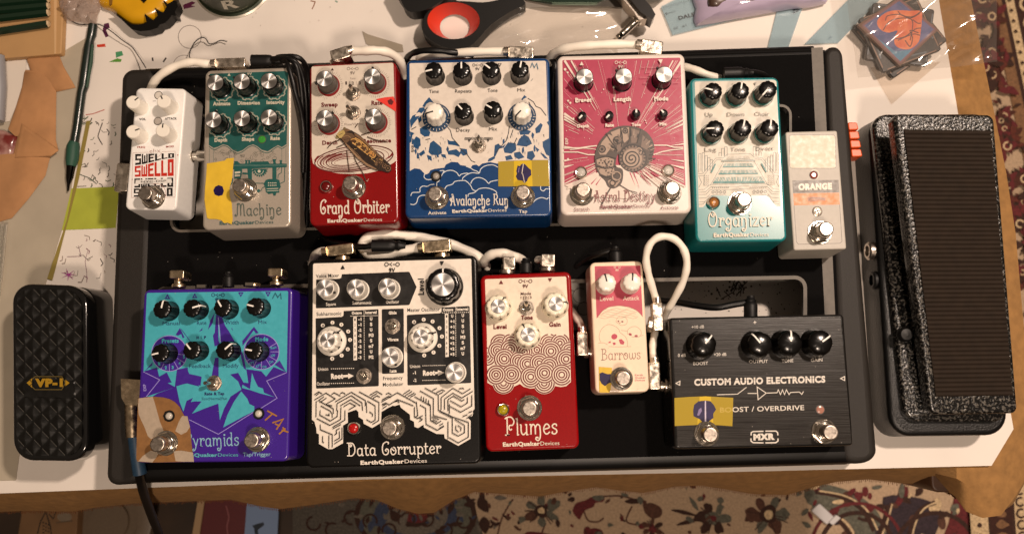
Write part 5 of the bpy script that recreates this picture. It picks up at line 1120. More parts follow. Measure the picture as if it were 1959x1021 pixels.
maze = [[(115, 185), (160, 155), (195, 178)], [(130, 195), (162, 172)], [(115, 240), (235, 168), (330, 228), (230, 285), (300, 300)], [(150, 250), (215, 205)], [(170, 265), (240, 220)], [(290, 185), (320, 165), (385, 200)], [(380, 175), (405, 162), (435, 180)], [(330, 258), (495, 160), (640, 245), (640, 300)], [(345, 350), (350, 275), (495, 195), (605, 270), (612, 350)], [(380, 300), (490, 235), (590, 300)], [(415, 310), (480, 270), (540, 300), (470, 340)], [(575, 155), (780, 265), (778, 450), (712, 490)], [(660, 250), (740, 300), (742, 445), (700, 470), (650, 440)], [(650, 265), (655, 370)], [(680, 360), (715, 385), (712, 410)], [(135, 250), (132, 415)], [(165, 250), (310, 330), (312, 380)], [(180, 300), (275, 350), (298, 380), (300, 420)], [(175, 345), (172, 395), (280, 455), (350, 410), (355, 345)], [(140, 430), (275, 500), (385, 440), (390, 310)], [(265, 375), (268, 400), (230, 390)], [(300, 520), (430, 445), (430, 345)], [(175, 490), (178, 545), (300, 595), (300, 725)], [(265, 600), (265, 735)], [(200, 610), (200, 670), (215, 680)], [(305, 535), (390, 490)], [(320, 600), (345, 585), (340, 550), (375, 530)], [(320, 690), (400, 640), (400, 520)], [(320, 660), (375, 630), (372, 560)], [(685, 190), (755, 150), (815, 185)], [(700, 205), (760, 172)], [(715, 225), (760, 195), (790, 212)], [(805, 260), (970, 165), (1170, 275)], [(810, 285), (850, 270), (885, 290), (970, 235), (1135, 300)], [(810, 240), (880, 200), (905, 215)], [(815, 300), (855, 280)], [(815, 330), (860, 300)], [(930, 260), (970, 250), (990, 270)], [(850, 180), (880, 168), (910, 188)], [(1030, 180), (1100, 135)], [(1050, 195), (1120, 150)], [(1075, 205), (1145, 165)], [(1100, 212), (1160, 178)], [(1145, 205), (1310, 300), (1312, 450), (1370, 485), (1420, 455)], [(1200, 145), (1340, 225), (1340, 400), (1480, 440)], [(1250, 115), (1390, 190), (1392, 345), (1540, 415), (1700, 470), (1700, 620), (1595, 680), (1500, 625)], [(1165, 260), (1180, 400), (1145, 420)], [(1200, 290), (1260, 325), (1265, 490), (1380, 550), (1450, 510)], [(1145, 310), (1145, 410), (1175, 430), (1230, 400)], [(1190, 420), (1230, 440)], [(1190, 460), (1225, 445)], [(1215, 200), (1215, 240)], [(1240, 210), (1240, 255)], [(1265, 225), (1265, 265)], [(1290, 240), (1290, 280), (1310, 290)], [(1330, 140), (1375, 120)], [(1370, 165), (1430, 135), (1460, 150)], [(1395, 180), (1440, 160)], [(1420, 340), (1420, 215), (1540, 118), (1640, 175), (1720, 125)], [(1455, 340), (1455, 230), (1540, 170), (1630, 220), (1745, 150)], [(1490, 350), (1490, 235), (1545, 200), (1630, 250), (1660, 235)], [(1510, 245), (1625, 310), (1690, 270), (1690, 210)], [(1510, 305), (1620, 365), (1735, 300), (1735, 190)], [(1505, 380), (1505, 280)], [(1400, 355), (1540, 430)], [(1600, 125), (1640, 118), (1655, 130)], [(1490, 640), (1490, 460)], [(1535, 425), (1535, 580), (1595, 610), (1660, 575), (1660, 500), (1560, 440)], [(1570, 500), (1570, 545), (1600, 570)], [(1590, 500), (1625, 525), (1620, 560)], [(1640, 410), (1690, 390)], [(1680, 430), (1735, 390)], [(1700, 370), (1740, 355)], [(1320, 415), (1400, 440)], [(1330, 440), (1380, 465)], [(1400, 500), (1440, 480)], [(1400, 530), (1445, 505)]]
A.lines(maze, 8.5, BK)
A.fancy('Data Corrupter', (452, 812), (1415, 786), 74, 11.5, WH); A.maker((590, 902), (1272, 880), 40, WH)
P.done(A); A.fr = F
for x, y, an in ((163, 278, -25), (393, 278, 130), (630, 270, 70)): P.knob('aluwhite', x, y, an)
P.knob('aluwhite', 650, 790, -55); P.knob('aluwhite', 1135, 908, 150)
P.knob('selector', 182, 668, 50); P.knob('selector', 882, 642, 22); P.knob('big', 1048, 252, 90, label='large black level knob')
P.toggle(667, 563, 95); P.toggle(452, 938, 90); P.led(520, 530, '#c01818', 'chrome', F8); P.switch(885, 530, F8)
# ---- red pedal with concentric circles
F = (900, 480, 4.861); F2 = (900, 660, 4.639)
P = Pedal('red pedal covered with overlapping concentric circles and three cream knobs', [(919.5, 526.3), (1093.4, 519), (1107, 857.2), (929, 863.7)], 39, mat('bright_red_enamel', '#8a0509', rough=.26, noise=.1, nscale=1300, coat=.25, spec=.3), fr=F)
IV, DR = '#f8e8d2', '#701010'
A = P.art((0, 0, 1)); g = lambda x, y: (900+x/4.639, 660+y/4.639)
A.poly([(929.5, 533.8), (1081.5, 528.6), (1083.3, 530.5), (1087, 600), g(888, 200), g(892, 325), g(850, 362), g(800, 370), g(748, 360), g(722, 402), g(660, 427), g(600, 412), g(570, 380), g(530, 384), g(470, 367), g(440, 342), g(382, 368), g(350, 410), g(290, 427), g(228, 398), g(205, 362), g(150, 332), (931.5, 640), (927.8, 536)], IV)
A.fr = F2
cen = [(262, -12, 85), (360, -20, 80), (700, -15, 85), (795, -20, 85), (145, 100, 80), (880, 50, 80), (240, 45, 82), (352, 35, 85), (590, 40, 70), (480, 60, 70), (715, 52, 90), (850, 122, 90), (300, 120, 90), (430, 140, 80), (505, 165, 90), (610, 155, 85), (700, 180, 80), (293, 335, 92), (655, 335, 92), (365, 258, 86), (228, 262, 84), (535, 280, 92), (658, 246, 90), (810, 262, 92)]
kp = lambda x, y: 150 < x < 886 and y > -95
for cx, cy, r in cen:
    pts = [(max(150, min(886, cx+(r+5)*math.cos(2*math.pi*k/44))), cy+(r+5)*math.sin(2*math.pi*k/44)) for k in range(44)]
    A.poly(pts, IV)
    for j in range(4): A.ring((cx, cy), r-4-j*21, 11.5, DR, 44, keep=kp)
A.fancy('Plumes', (308, 796), (770, 784), 88, 11.5, IV); A.maker((288, 896), (790, 882), 36, IV)
A.fr = F
for t, x0, x1, y, h, bo in (('Level', 215, 337, 723, 40, .04), ('Gain', 733, 840, 702, 40, .04), ('Tone', 472, 580, 636, 38, .04), ('Mode', 468, 565, 408, 25, .02), ('1|2|3', 468, 570, 445, 26, .0)): A.text(t, (x0, y), (x1, y-3), h, DR if h > 30 else '#6a4a42', bo)
A.tri((285, 290), 20, DR); A.tri((740, 268), 20, DR, True); A.dc((512, 280), 6.6, '#6a3a34')
P.done(A)
for x, y, an in ((255, 513, 55), (793, 490, 10), (533, 776, 115)): P.knob('cream', x, y, an)
P.toggle(520, 525, 90); P.led(290, 570, '#b0a01a', 'chrome', F2); P.switch(525, 560, F2)
# ---- small cream pedal with skulls
F = (1090, 440, 5.104); F4 = (1090, 600, 5.104)
P = Pedal('small cream pedal with a pink panel and drawn skulls', [(1128.8, 501.7), (1230, 498.8), (1241.8, 748.9), (1138, 752.8)], 31, mat('cream_enamel', '#f0d8be', rough=.3, noise=.03, coat=.25), r=4.2, bev=1.5, fr=F)
PK2, CR2, BN = '#c8485e', '#e8d6c0', '#9a8068'
A = P.art(F)
A.poly([(246, 352), (684, 346), (690, 352), (712, 845), (660, 790), (590, 755), (480, 738), (380, 752), (320, 790), (262, 862), (243, 358)], PK2)
A.line([(262, 862), (320, 790), (380, 752), (480, 738), (590, 755), (660, 790), (712, 845)], 3.5, BN, 4)
for k in range(6):
    y = 770+k*17; A.line([(345-k*14+j*38, y+8*math.sin(j*1.7+k)) for j in range(9+k//2)], 2.6, BN, 3)
A.text('Level', (295, 690), (426, 686), 42, CR2, .015); A.text('Attack', (520, 685), (682, 681), 42, CR2, .015)
A.ring((440, 362), 9, 4, CR2, 10); A.ring((485, 362), 9, 4, CR2, 10); A.text('9V', (446, 402), (480, 401), 22, CR2, .04)
A.fr = F4
A.line([(300, 275), (287, 220), (310, 150), (370, 105), (430, 115), (478, 150), (490, 180), (545, 225), (565, 285), (560, 320)], 3.2, BN, 4); A.line([(280, 285), (330, 282), (370, 300)], 3, BN, 3); A.line([(380, 318), (470, 322), (600, 318)], 3, BN, 3)
A.disc((435, 222), 30, PK2, 16, ry=27, rot=-20); A.poly([(480, 250), (505, 245), (535, 275), (525, 300), (495, 295), (485, 275)], PK2); A.poly([(418, 282), (440, 278), (452, 292), (430, 308)], PK2); A.poly([(370, 282), (398, 265), (400, 285)], PK2)
A.line([(455, 60), (470, 35), (510, 25), (555, 45), (560, 85), (540, 108), (500, 112), (478, 95), (455, 80)], 3, BN, 3, True); A.disc((475, 72), 9, '#8a4a48', 8); A.disc((513, 76), 12, '#8a4a48', 8, ry=8); A.disc((490, 88), 6, '#8a4a48', 6)
A.line([(565, 200), (565, 160), (600, 130), (650, 125), (692, 160), (695, 205), (660, 228), (600, 222)], 3, BN, 3); A.disc((590, 200), 17, '#a83a4a', 10, ry=12, rot=20); A.disc((648, 215), 17, '#a83a4a', 10, ry=10); A.line([(500, 160), (560, 168)], 3, BN); A.line([(690, 215), (720, 208)], 3, BN)
A.fancy('Barrows', (308, 450), (690, 438), 60, 6.5, '#a07868')
for t, y, x1 in (('Earth', 605, 715), ('Quaker', 630, 742), ('Devices', 655, 735)): A.text(t, (636, y), (x1, y-1), 17, '#c05a6a', .01)
A.text('TM', (693, 384), (705, 384), 8, '#a07868')
P.done(A)
P.knob('white', 365, 512, 103); P.knob('white', 612, 505, 86); P.switch(525, 628, F4, True, 90)
sticker('tape_piece', 'short yellow tape beside a footswitch with an inky purple blob', 'tape', 31, [([(284, 516), (412, 526), (408, 640), (400, 740), (384, 768), (290, 766)], tape, .5), ([(290, 580), (320, 570), (345, 580), (370, 588), (400, 585), (400, 670), (372, 680), (345, 705), (310, 680), (292, 645)], blob, .58)], F4, 'marker tapes on the pedals')
# ---- black brushed pedal with two footswitches
F = (1250, 520, 4.641); F6 = (1250, 700, 4.353)
P = Pedal('wide black brushed-metal pedal with four domed black knobs', [(1279, 607.3), (1612, 600.8), (1634.8, 851.6), (1290, 858.5)], 36, mat('black_gloss_shell', '#121110', rough=.18, coat=.5, rnoise=.06), r=2.8, bev=1.5, fr=F)
brushed = mat('black_brushed_metal', '#17120d', rough=.30, metal=0, noise=.35, nscale=420, stretch=(.05, 7, 1), bump=.10, bscale=600, rnoise=.08, spec=.4)
A = P.art((0, 0, 1)); A.z -= .01
A.poly([(1286, 611.5), (1608, 605), (1629, 847), (1296.5, 853.5)], brushed)
A.fr = F; W_ = '#e8e0d4'
for t, x0, x1, y, h, bo in (('+10 dB', 340, 450, 501, 27, .01), ('0 dB', 218, 288, 753, 28, .01), ('+20 dB', 537, 648, 745, 28, .01), ('BOOST', 354, 486, 826, 30, .0), ('OUTPUT', 850, 1016, 809, 30, .0), ('TONE', 1140, 1243, 803, 30, .0), ('GAIN', 1399, 1501, 796, 30, .0)): A.text(t, (x0, y), (x1, y-3), h, W_, bo)
A.text('CUSTOM AUDIO ELECTRONICS', (363, 1005), (1527, 977), 56, W_, .05)
A.line([(382, 968), (1500, 940)], 3, brushed)
A.line([(200, 987), (236, 967), (234, 1004)], 7, W_, closed=True); A.line([(1662, 944), (1698, 926), (1698, 962)], 7, W_, closed=True)
A.line([(888, 447), (914, 446)], 6, W_); A.line([(901, 434), (901, 460)], 6, W_)
A.fr = F6
for L in ([(530, 237), (700, 232), (775, 175)], [(785, 226), (862, 226)], [(945, 223), (1030, 220), (1040, 196), (1058, 236), (1075, 196), (1092, 236), (1108, 196), (1130, 236), (1142, 218), (1215, 214), (1236, 234), (1250, 210)]): A.line(L, 6.5, W_)
A.line([(864, 172), (940, 223), (872, 278)], 7, W_, closed=True)
A.text('BOOST / OVERDRIVE', (555, 384), (1256, 364), 42, W_, .012)
for s in (-1, 1):
    A.line([(925+s*8, 540-s*.5), (925+s*95, 541-s*2), (925+s*110, 552), (925+s*112, 575)], 10, W_); A.line([(925+s*8, 637), (925+s*95, 635), (925+s*112, 622), (925+s*113, 600)], 10, W_)
A.text('MXR', (833, 612), (1012, 607), 48, W_, .08)
P.done(A)
A.fr = F
for x, y, an in ((452, 642, 48), (952, 637, 127), (1218, 628, 84), (1488, 624, 34)): P.knob('mxr', x, y, an)
P.led(1397, 362, '#b07a68', 'flush', F6); P.switch(478, 570, F6, ang=10); P.switch(1480, 550, F6, ang=15)
sticker('tape_strip', 'smooth yellow tape on the black brushed pedal with a round purple blob', 'tape', 36, [([(175, 264), (300, 255), (430, 250), (665, 262), (658, 499), (540, 490), (430, 485), (178, 497)], film, .5), ([(385, 255), (430, 250), (478, 253), (500, 488), (430, 485), (365, 490)], film2, .58), ([(340, 320), (375, 292), (430, 285), (475, 290), (505, 325), (522, 360), (498, 395), (500, 430), (460, 460), (410, 466), (385, 440), (335, 415), (332, 370)], blob, .66), ([(428, 288), (438, 288), (440, 462), (428, 462)], '#d8cce0', .72), ([(378, 360), (398, 345), (404, 372), (380, 412), (364, 408)], '#8a7aa8', .72)], F6, 'marker tapes on the pedals')  # pale strip and patch on the blob are painted highlights
# ================================================================ FOOT PEDALS BESIDE THE BOARD
vp = thing('volume_pedal', 'black glossy volume pedal with a diamond-quilted treadle and gold lettering', 'volume pedal', at(95, 715, TZ))
gloss = mat('black_gloss_plastic', '#0c0c0c', rough=.12, coat=.6)
b = MB(); slab(b, [at(x, y, -14) for x, y in ((40, 548), (176, 548), (180, 862), (42, 868))], 31, gloss, 10, 3, 7, 1.0); b.build('base', vp)
trd = mat('black_treadle_plastic', '#0e0e0d', rough=.30, rnoise=.1, noise=.2, nscale=200, coat=.15)
b = MB(); q4 = [at(x, y, 3) for x, y in ((22, 541), (167, 546), (168, 882), (24, 880))]
mp, W, H = slab(b, q4, 12, gloss, 15, 2.2, 8)
b.build('treadle', vp)
# quilted grip
b = MB(); nx, ny = 74, 176; pitch = W/4.6; L = rrect(W-7, H-7, 13, 8)
def inside(x, y):
    hx, hy = (W-7)/2, (H-7)/2; dx, dy = abs(x)-(hx-13), abs(y)-(hy-13)
    return (abs(x) <= hx and abs(y) <= hy) and not (dx > 0 and dy > 0 and dx*dx+dy*dy > 169)
vs = []; ok = []
for j in range(ny+1):
    for i in range(nx+1):
        x, y = (i/nx-.5)*(W-6), (j/ny-.5)*(H-6); u, v = (x+y)/pitch, (x-y)/pitch
        fu, fv = abs(u-math.floor(u)-.5), abs(v-math.floor(v)-.5); h = 3.3*min(.5-fu, .5-fv)
        hz = abs((y/pitch*2) % 1-.5); h -= .3*max(0, 1-(.5-hz)*9)
        if abs(x) < 19 and abs(y+H*.10) < 6.5: h = .9
        vs.append(mp(x, y, .1+max(0, h))); ok.append(inside(x, y))
fs = []
for j in range(ny):
    for i in range(nx):
        a = j*(nx+1)+i; f = (a, a+1, a+nx+2, a+nx+1)
        if all(ok[k] for k in f): fs.append(f)
b.add(vs, fs, trd, True); b.build('quilted_grip', vp)
b = MB(); glint = mat('worn_ridge', '#4e4b46', rough=.4)  # paler strips laid along the diagonals paint in the ridge highlights
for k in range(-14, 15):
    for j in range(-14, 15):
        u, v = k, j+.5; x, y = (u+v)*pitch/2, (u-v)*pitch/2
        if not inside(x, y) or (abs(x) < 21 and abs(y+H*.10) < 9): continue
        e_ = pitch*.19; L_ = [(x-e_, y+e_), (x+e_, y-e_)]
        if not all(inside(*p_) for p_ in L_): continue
        vs_, fs_ = stroke2(L_, .42); b.add([mp(p_[0], p_[1], .55) for p_ in vs_], fs_, glint)
b.build('painted_ridge_glints', vp)
A = Art(4.75, (0, 400, 1.9643)); GO = mat('gold_print', '#c49a2c', rough=.35, metal=.5)
A.line([(118, 640), (132, 628), (232, 628), (246, 652), (232, 677), (132, 677), (118, 664)], 3, '#6a5a2c', closed=True)
A.text('VP-1', (132, 665), (236, 664), 28, GO, .075); A.poly([(100, 652), (120, 634), (120, 670)], GO); A.poly([(262, 652), (246, 640), (246, 664)], GO); A.line([(112, 640), (122, 652), (112, 664)], 3, '#2a2412')
A.build('printed_badge', vp)
wa = thing('wah_pedal', 'large black hammered-finish wah pedal with a ribbed rubber treadle', 'wah pedal', at(1810, 520, TZ))
ham = mat('black_hammered_finish', '#0b0b0b', rough=.2, col2='#5a5650', c2=(.52, .60), nscale=520, bump=1.0, bscale=520, coat=.5)  # grey flecks in the colour stand in for glints off the bumps
blk = mat('black_wrinkle_paint', '#090909', rough=.36, noise=.3, nscale=600, bump=.5, bscale=800)
b = MB(); slab(b, [at(x, y, -16) for x, y in ((1662, 219), (1898, 217), (1931, 832), (1704, 835))], 29, blk, 16, 4, 7, 1.5); b.build('base', wa)
b = MB(); slab(b, [at(x, y, -10) for x, y in ((1668, 218), (1894, 217), (1928, 806), (1732, 806))], 6, ham, 11, 2.5, 7, 0); b.build('base_rim', wa)
b = MB(); tq = [at(1709, 217, 27), at(1902, 219, 27), at(1948, 790, 2), at(1780, 793, 2)]
mp, W, H = slab(b, tq, 11, ham, 5, 2.4, 6); b.build('treadle', wa)
b = MB(); rb = mat('ribbed_rubber', '#251b12', rough=.8, spec=.25, noise=.15, nscale=150, bump=.15)
N = 60; x0, x1, y0, y1 = -W/2+5.5, W/2-3.5, -H/2+13, H/2-12
for k in range(N):
    ya = y0+(y1-y0)*k/N; st = (y1-y0)/N
    prof = [(0, .2), (.18, 1.0), (.32, 1.25), (.62, 1.25), (.78, 1.0), (1, .2)]
    r0 = [mp(x0, ya+st*u, z) for u, z in prof]; r1 = [mp(x1, ya+st*u, z) for u, z in prof]
    b.add(r0+r1, [(i, 6+i, 7+i, i+1) for i in range(5)]+[(0, 1, 2, 3, 4, 5)], rb, True); 
    b.add(r1, [(5, 4, 3, 2, 1, 0)], rb)
b.build('rubber_tread', wa)
for x, y in ((1664, 480), (1672, 536)):
    b = MB(); c = at(x, y, -26); b.M = Matrix.Translation(c) @ Matrix.Rotation(R(-90), 4, 'Y')
    b.lathe([(7, -2), (7, 1.2), (6, 2.2), (4.2, 2.2), (4.0, .5)], NICKEL if y < 500 else RUBBER, 24); b.lathe([(4.0, .4), (.1, .3)], DARK, 24); b.build('jack_socket', wa)
b = MB(); c = at(1729, 640, -6); b.lathe([(5.5, 0), (5.5, 3), (4, 5), (1, 5.6)], RUBBER, 24, c); b.build('rubber_stop', wa)
# ================================================================ CABLES
def pth(L, n=6): return catmull([at(x, y, z) for x, y, z in L], n)
def cable(label, L, r, m, group, nm='patch_cable', cat='cable'):
    p = pth(L); c = p[len(p)//2]; t = thing(nm, label, cat, c, group); b = MB(); g_ = clean(int(abs(c.x)+abs(c.y))); b.tube(p, [r*(1+.07*math.sin(i*.9+g_.uniform(-.6, .6))) for i in range(len(p))], m, 12); b.build('jacket', t); return t
def plug_box(t, p0, p1, z, wid, hgt, m=None, tip=None, collar=True):
    """flat right-angle plug: box between two photo points, collar on its cable end"""
    m = m or PLUGM; a, c = at(*p0, z), at(*p1, z); d = (c-a); L = d.length; an = math.atan2(d.y, d.x); mid = (a+c)/2
    b = MB(); b.rbox(L, wid, z-hgt, z, m, 1.2, .8, mid.x, mid.y, 0, an, 3, .6)
    if collar: b.tube([a-d.normalized()*3.2, a+d.normalized()*.5], [wid*.36, wid*.40], m, 14)
    o = b.build('plug', t)
    if tip:
        b = MB(); s, e = at(tip[0][0], tip[0][1], z-hgt/2), at(tip[1][0], tip[1][1], z-hgt/2); v = e-s
        b.tube([s, s+v*.45], 4.0, m, 16); b.tube([s+v*.45, s+v*.6], 2.8, m, 16); b.tube([s+v*.6, s+v*.62, s+v], [2.8, 5.6, 5.6], m, 12)
        k = b.build('plug_collar', None, origin=tuple(t['_o'])); k.parent = o; k.location = (0, 0, 0)
    return o
GW, GB = 'cream patch cables between the pedals', 'black power cables on the board'
t = cable('cream patch cable curving up from the small white pedal to a flat plug', [(282, 190, 4), (290, 166, 14), (306, 145, 22), (335, 127, 25), (368, 119, 26), (392, 122, 25), (410, 122, 24)], 3.1, CABLEW, GW); plug_box(t, (412, 121), (469, 119), 28, 7.5, 10)
t = cable('cream patch cable looping from the plug above the red insect pedal', [(666, 98, 30), (690, 98, 32), (720, 97, 32), (748, 103, 26), (768, 122, 14), (775, 160, -6), (774, 260, -20), (770, 400, -25)], 3.3, CABLEW, GW); plug_box(t, (668, 97), (633, 108), 32, 9, 13, tip=((642, 104), (646, 124)))
t = cable('cream patch cable lying along the back edge of the blue pedal', [(800, 113, 12), (830, 107, 22), (870, 102, 28), (920, 99, 31), (970, 99, 31)], 3.0, CABLEW, GW); plug_box(t, (972, 99), (1021, 101), 34, 9, 11)
t = cable('cream patch cable arching behind the starburst pedal to a plug', [(1048, 128, -6), (1052, 112, 8), (1066, 99, 22), (1092, 91, 30), (1130, 87, 33), (1180, 85, 33), (1226, 86, 32)], 3.3, CABLEW, GW); plug_box(t, (1226, 86), (1268, 92), 36, 10, 14, tip=((1250, 92), (1248, 108)))
t = cable('short cream patch cable between the starburst and the teal pedal', [(1308, 128, 8), (1325, 132, 14), (1350, 142, 17), (1384, 153, 14)], 2.8, CABLEW, GW)
t = cable('cream patch cable stub at the left plug of the maze pedal', [(596, 512, -8), (599, 496, 8), (607, 484, 20), (622, 480, 26)], 3.0, CABLEW, GW); plug_box(t, (624, 481), (676, 474), 30, 8, 10, GOLD, tip=((655, 480), (656, 500)))
t = cable('cream patch cable folded in a flat loop above the maze pedal', [(806, 473, 26), (785, 477, 25), (755, 484, 22), (725, 489, 20), (702, 484, 18), (693, 470, 17), (702, 456, 17), (730, 449, 17), (775, 450, 15), (830, 459, 12), (880, 474, 8), (918, 494, 4), (938, 520, -6)], 3.7, CABLEW, GW); plug_box(t, (808, 473), (862, 468), 31, 9, 11, GOLD, tip=((843, 474), (846, 494)))
t = cable('cream patch cable hump behind the concentric circle pedal', [(924, 505, 4), (932, 492, 12), (950, 484, 17), (975, 487, 16), (1000, 498, 8), (1012, 510, -4)], 3.4, CABLEW, GW); plug_box(t, (962, 503), (986, 503), 30, 9, 9, tip=((970, 506), (970, 524)), collar=False)
t = cable('tiny stub of cream cable at the right plug of the circle pedal', [(1028, 497, 10), (1036, 496, 20), (1040, 497, 24)], 2.6, CABLEW, GW); plug_box(t, (1035, 497), (1062, 498), 32, 9, 10, tip=((1047, 502), (1047, 519)), collar=False)
t = cable('cream patch cable stub beside the right edge of the circle pedal', [(1092, 592, -4), (1101, 604, 4), (1110, 618, 10), (1114, 634, 13)], 2.7, CABLEW, GW); plug_box(t, (1114, 634), (1115, 680), 18, 8, 10, tip=((1117, 674), (1136, 674)))
t = cable('cream patch cable standing in a tall teardrop loop', [(1256, 576, 24), (1250, 556, 28), (1241, 525, 34), (1236, 495, 40), (1243, 468, 44), (1262, 453, 46), (1288, 456, 46), (1307, 475, 44), (1314, 503, 40), (1308, 535, 34), (1293, 566, 26), (1278, 592, 16), (1268, 612, 6), (1262, 622, -4)], 2.6, CABLEW, GW); plug_box(t, (1257, 578), (1260, 632), 28, 7.5, 10, tip=((1256, 622), (1240, 620)))
t = cable('short cream patch cable straight down between the skull and brushed pedals', [(1253, 634, 8), (1250, 650, 14), (1249, 670, 15), (1251, 690, 14)], 2.6, CABLEW, GW); plug_box(t, (1252, 692), (1254, 745), 20, 8, 10, tip=((1258, 738), (1280, 737)))
for x, y, lb in ((342, 524, 'short gold-coloured plug at the back left of the purple pedal'), (529, 520, 'short gold-coloured plug at the back right of the purple pedal')):
    t = thing('jack_plug', lb, 'plug', at(x, y, 24), 'plugs at the back of the purple pedal'); b = MB(); c = at(x, y+6, 26); b.rbox(10.5, 6, 16, 30, GOLD, 1, .8, c.x, c.y+1.5); b.build('plug_body', t)
    b = MB(); s = at(x, y+12, 22); e = at(x, y+30, 22); v = e-s; b.tube([s, s+v*.4], 3.0, GOLD, 16); b.tube([s+v*.4, s+v*.5, s+v*.75], [4.6, 5.0, 5.0], GOLD, 16); b.build('plug_collar', t)
t = thing('jack_plug', 'chrome jack plug bridging the small white pedal and the silver pedal', 'plug', at(372, 300, 10)); b = MB()
s_, e_ = at(352, 300, 14), at(396, 299, 14); v = e_-s_; b.tube([s_, s_+v*.15, s_+v*.16, s_+v*.4, s_+v*.42, s_+v*.6, s_+v*.62, s_+v], [5.6, 5.6, 4.2, 4.2, 3.2, 3.2, 4.4, 4.4], CHROME, 18); b.build('plug_body', t)
b = MB(); s2 = at(347, 300, 14); b.tube([s2, s2+v.normalized()*2.2], 6.6, RUBBER, 18); b.build('washer', t)
t = thing('jack_plug', 'flat silver jack plug at the outer side of the small white pedal', 'plug', at(232, 340, 8)); plug_box(t, (236, 312), (230, 366), 10, 10, 12, collar=False)
for x, y, lb in ((390, 546, 'flat chrome jack nut at the back of the purple pedal beside the left plug'), (482, 542, 'flat chrome jack nut at the back of the purple pedal beside the right plug')):
    b = MB(); s_ = at(x, y, 24); b.tube([s_, s_-Vector((0, 2.2, 0))], [6.2, 6.2], CHROME, 6); tag(b.build('jack_nut', origin=s_), lb, 'jack nut', 'jack nuts of the purple pedal')
def barrel(label, s, e, r, L=None, cr=2.2, nm='power_plug'):
    """ribbed black power plug from s to e (x, y, z), with an optional lead"""
    t = thing(nm, label, 'power plug', at(*s), 'black power plugs'); b = MB(); a, c = at(*s), at(*e); v = c-a
    b.tube([a, a+v*.12, a+v*.2, a+v*.3, a+v*.38, a+v*.5, a+v], [r*.55, r*.6, r*.85, r*.7, r*.95, r, r], RUBBER, 18); b.build('plug_barrel', t)
    if L: b = MB(); b.tube(pth(L), cr, CABLEB, 10); b.build('lead', t)
    return t
barrel('black power plug standing at the back of the purple pedal', (437, 520, 24), (437, 549, 24), 4.2)
barrel('black power plug at the back of the circle pedal', (1006, 494, 26), (1006, 522, 26), 4.6)
barrel('black power plug at the back of the skull pedal with its lead leaving left', (1177, 472, 18), (1178, 502, 18), 5.0, [(1172, 478, 16), (1150, 484, 14), (1125, 493, 8), (1100, 512, -2), (1085, 540, -20)])
barrel('ribbed black power plug lying on the cream loop above the maze pedal', (776, 470, 27), (712, 470, 27), 4.4, [(712, 470, 27), (690, 472, 24), (650, 466, 12), (622, 458, 2), (605, 440, -12)])
barrel('black power plug behind the silver pedal with its lead going right', (540, 117, 30), (482, 117, 30), 4.6, [(540, 114, 32), (560, 118, 38), (571, 140, 36), (578, 190, 28), (579, 270, 18), (575, 350, 10), (573, 430, 4)], 1.8)
barrel('black power plug behind the teal pedal', (1440, 140, 22), (1384, 142, 22), 4.8, [(1438, 138, 22), (1462, 144, 14), (1480, 160, -6)])
barrel('right-angled black power plug over the board slot behind the brushed pedal', (1436, 566, 20), (1436, 606, 20), 4.8, [(1434, 577, 18), (1405, 582, 17), (1370, 588, 16), (1330, 584, 10), (1290, 577, 0), (1250, 574, -10)], 2.4)
for k, L in enumerate(([(520, 113, 34), (552, 113, 38), (570, 124, 36), (580, 150, 30), (586, 200, 22), (586, 300, 14), (580, 430, 4)], [(530, 110, 30), (560, 108, 32), (580, 118, 28), (589, 145, 18), (591, 200, 8), (588, 330, 2), (586, 440, -4)], [(540, 117, 36), (549, 121, 41), (557, 145, 42), (566, 180, 38), (576, 215, 30), (581, 260, 22), (580, 330, 14)])):
    cable(('black power lead on the outer side of the bundle by the silver pedal', 'black power lead hugging the red pedal beside the bundle', 'black power lead crossing over the silver pedal corner')[k], L, 1.9, CABLEB, GB, 'power_cable')
cable('black power lead arching over the back corner of the blue pedal', [(772, 140, -10), (776, 118, 8), (785, 105, 22), (805, 98, 30), (835, 97, 32), (870, 101, 30), (905, 105, 24)], 2.3, CABLEB, GB, 'power_cable')
cable('black power leads hanging in the gap right of the blue pedal', [(1052, 108, 10), (1062, 125, 14), (1058, 170, 8), (1060, 240, 2), (1062, 330, -4)], 2.4, CABLEB, GB, 'power_cable')
cable('black power lead crossing the gap above the circle pedal', [(880, 480, -16), (910, 468, -10), (935, 448, -8), (950, 430, -14)], 1.8, CABLEB, GB, 'power_cable')
cable('black power lead sweeping from the circle pedal towards the slot', [(980, 486, -2), (1000, 468, -2), (1030, 456, -3), (1070, 454, -8), (1110, 462, -14)], 1.8, CABLEB, GB, 'power_cable')
# instrument lead at the left
ex = thing('instrument_cable', 'instrument lead with a gold right-angle plug and blue sleeve hanging off the board', 'cable', at(260, 830, 4))
b = MB(); pl = pxs([(231, 724), (268, 726), (270, 762), (262, 775), (240, 774), (232, 760)], 16); b.prism(pl[::-1], 4, 16, GOLD); b.tube([at(252, 770, 10), at(252, 800, 10), at(253, 802, 10), at(253, 806, 10), at(254, 836, 10)], [4.8, 4.8, 5.2, 5.2, 4.6], GOLD, 18); b.build('plug', ex)
b = MB(); b.tube([at(257, 832, 9), at(262, 870, 8), at(268, 906, 5)], [4.6, 4.6, 4.9], mat('blue_sleeve', '#2a4a66', rough=.5, noise=.15), 16); b.build('strain_sleeve', ex)
b = MB(); b.tube(pth([(267, 902, 5), (272, 930, -14), (282, 962, -60), (300, 1010, -130), (330, 1080, -220)]), 3.6, CABLEB, 12); b.build('jacket', ex)
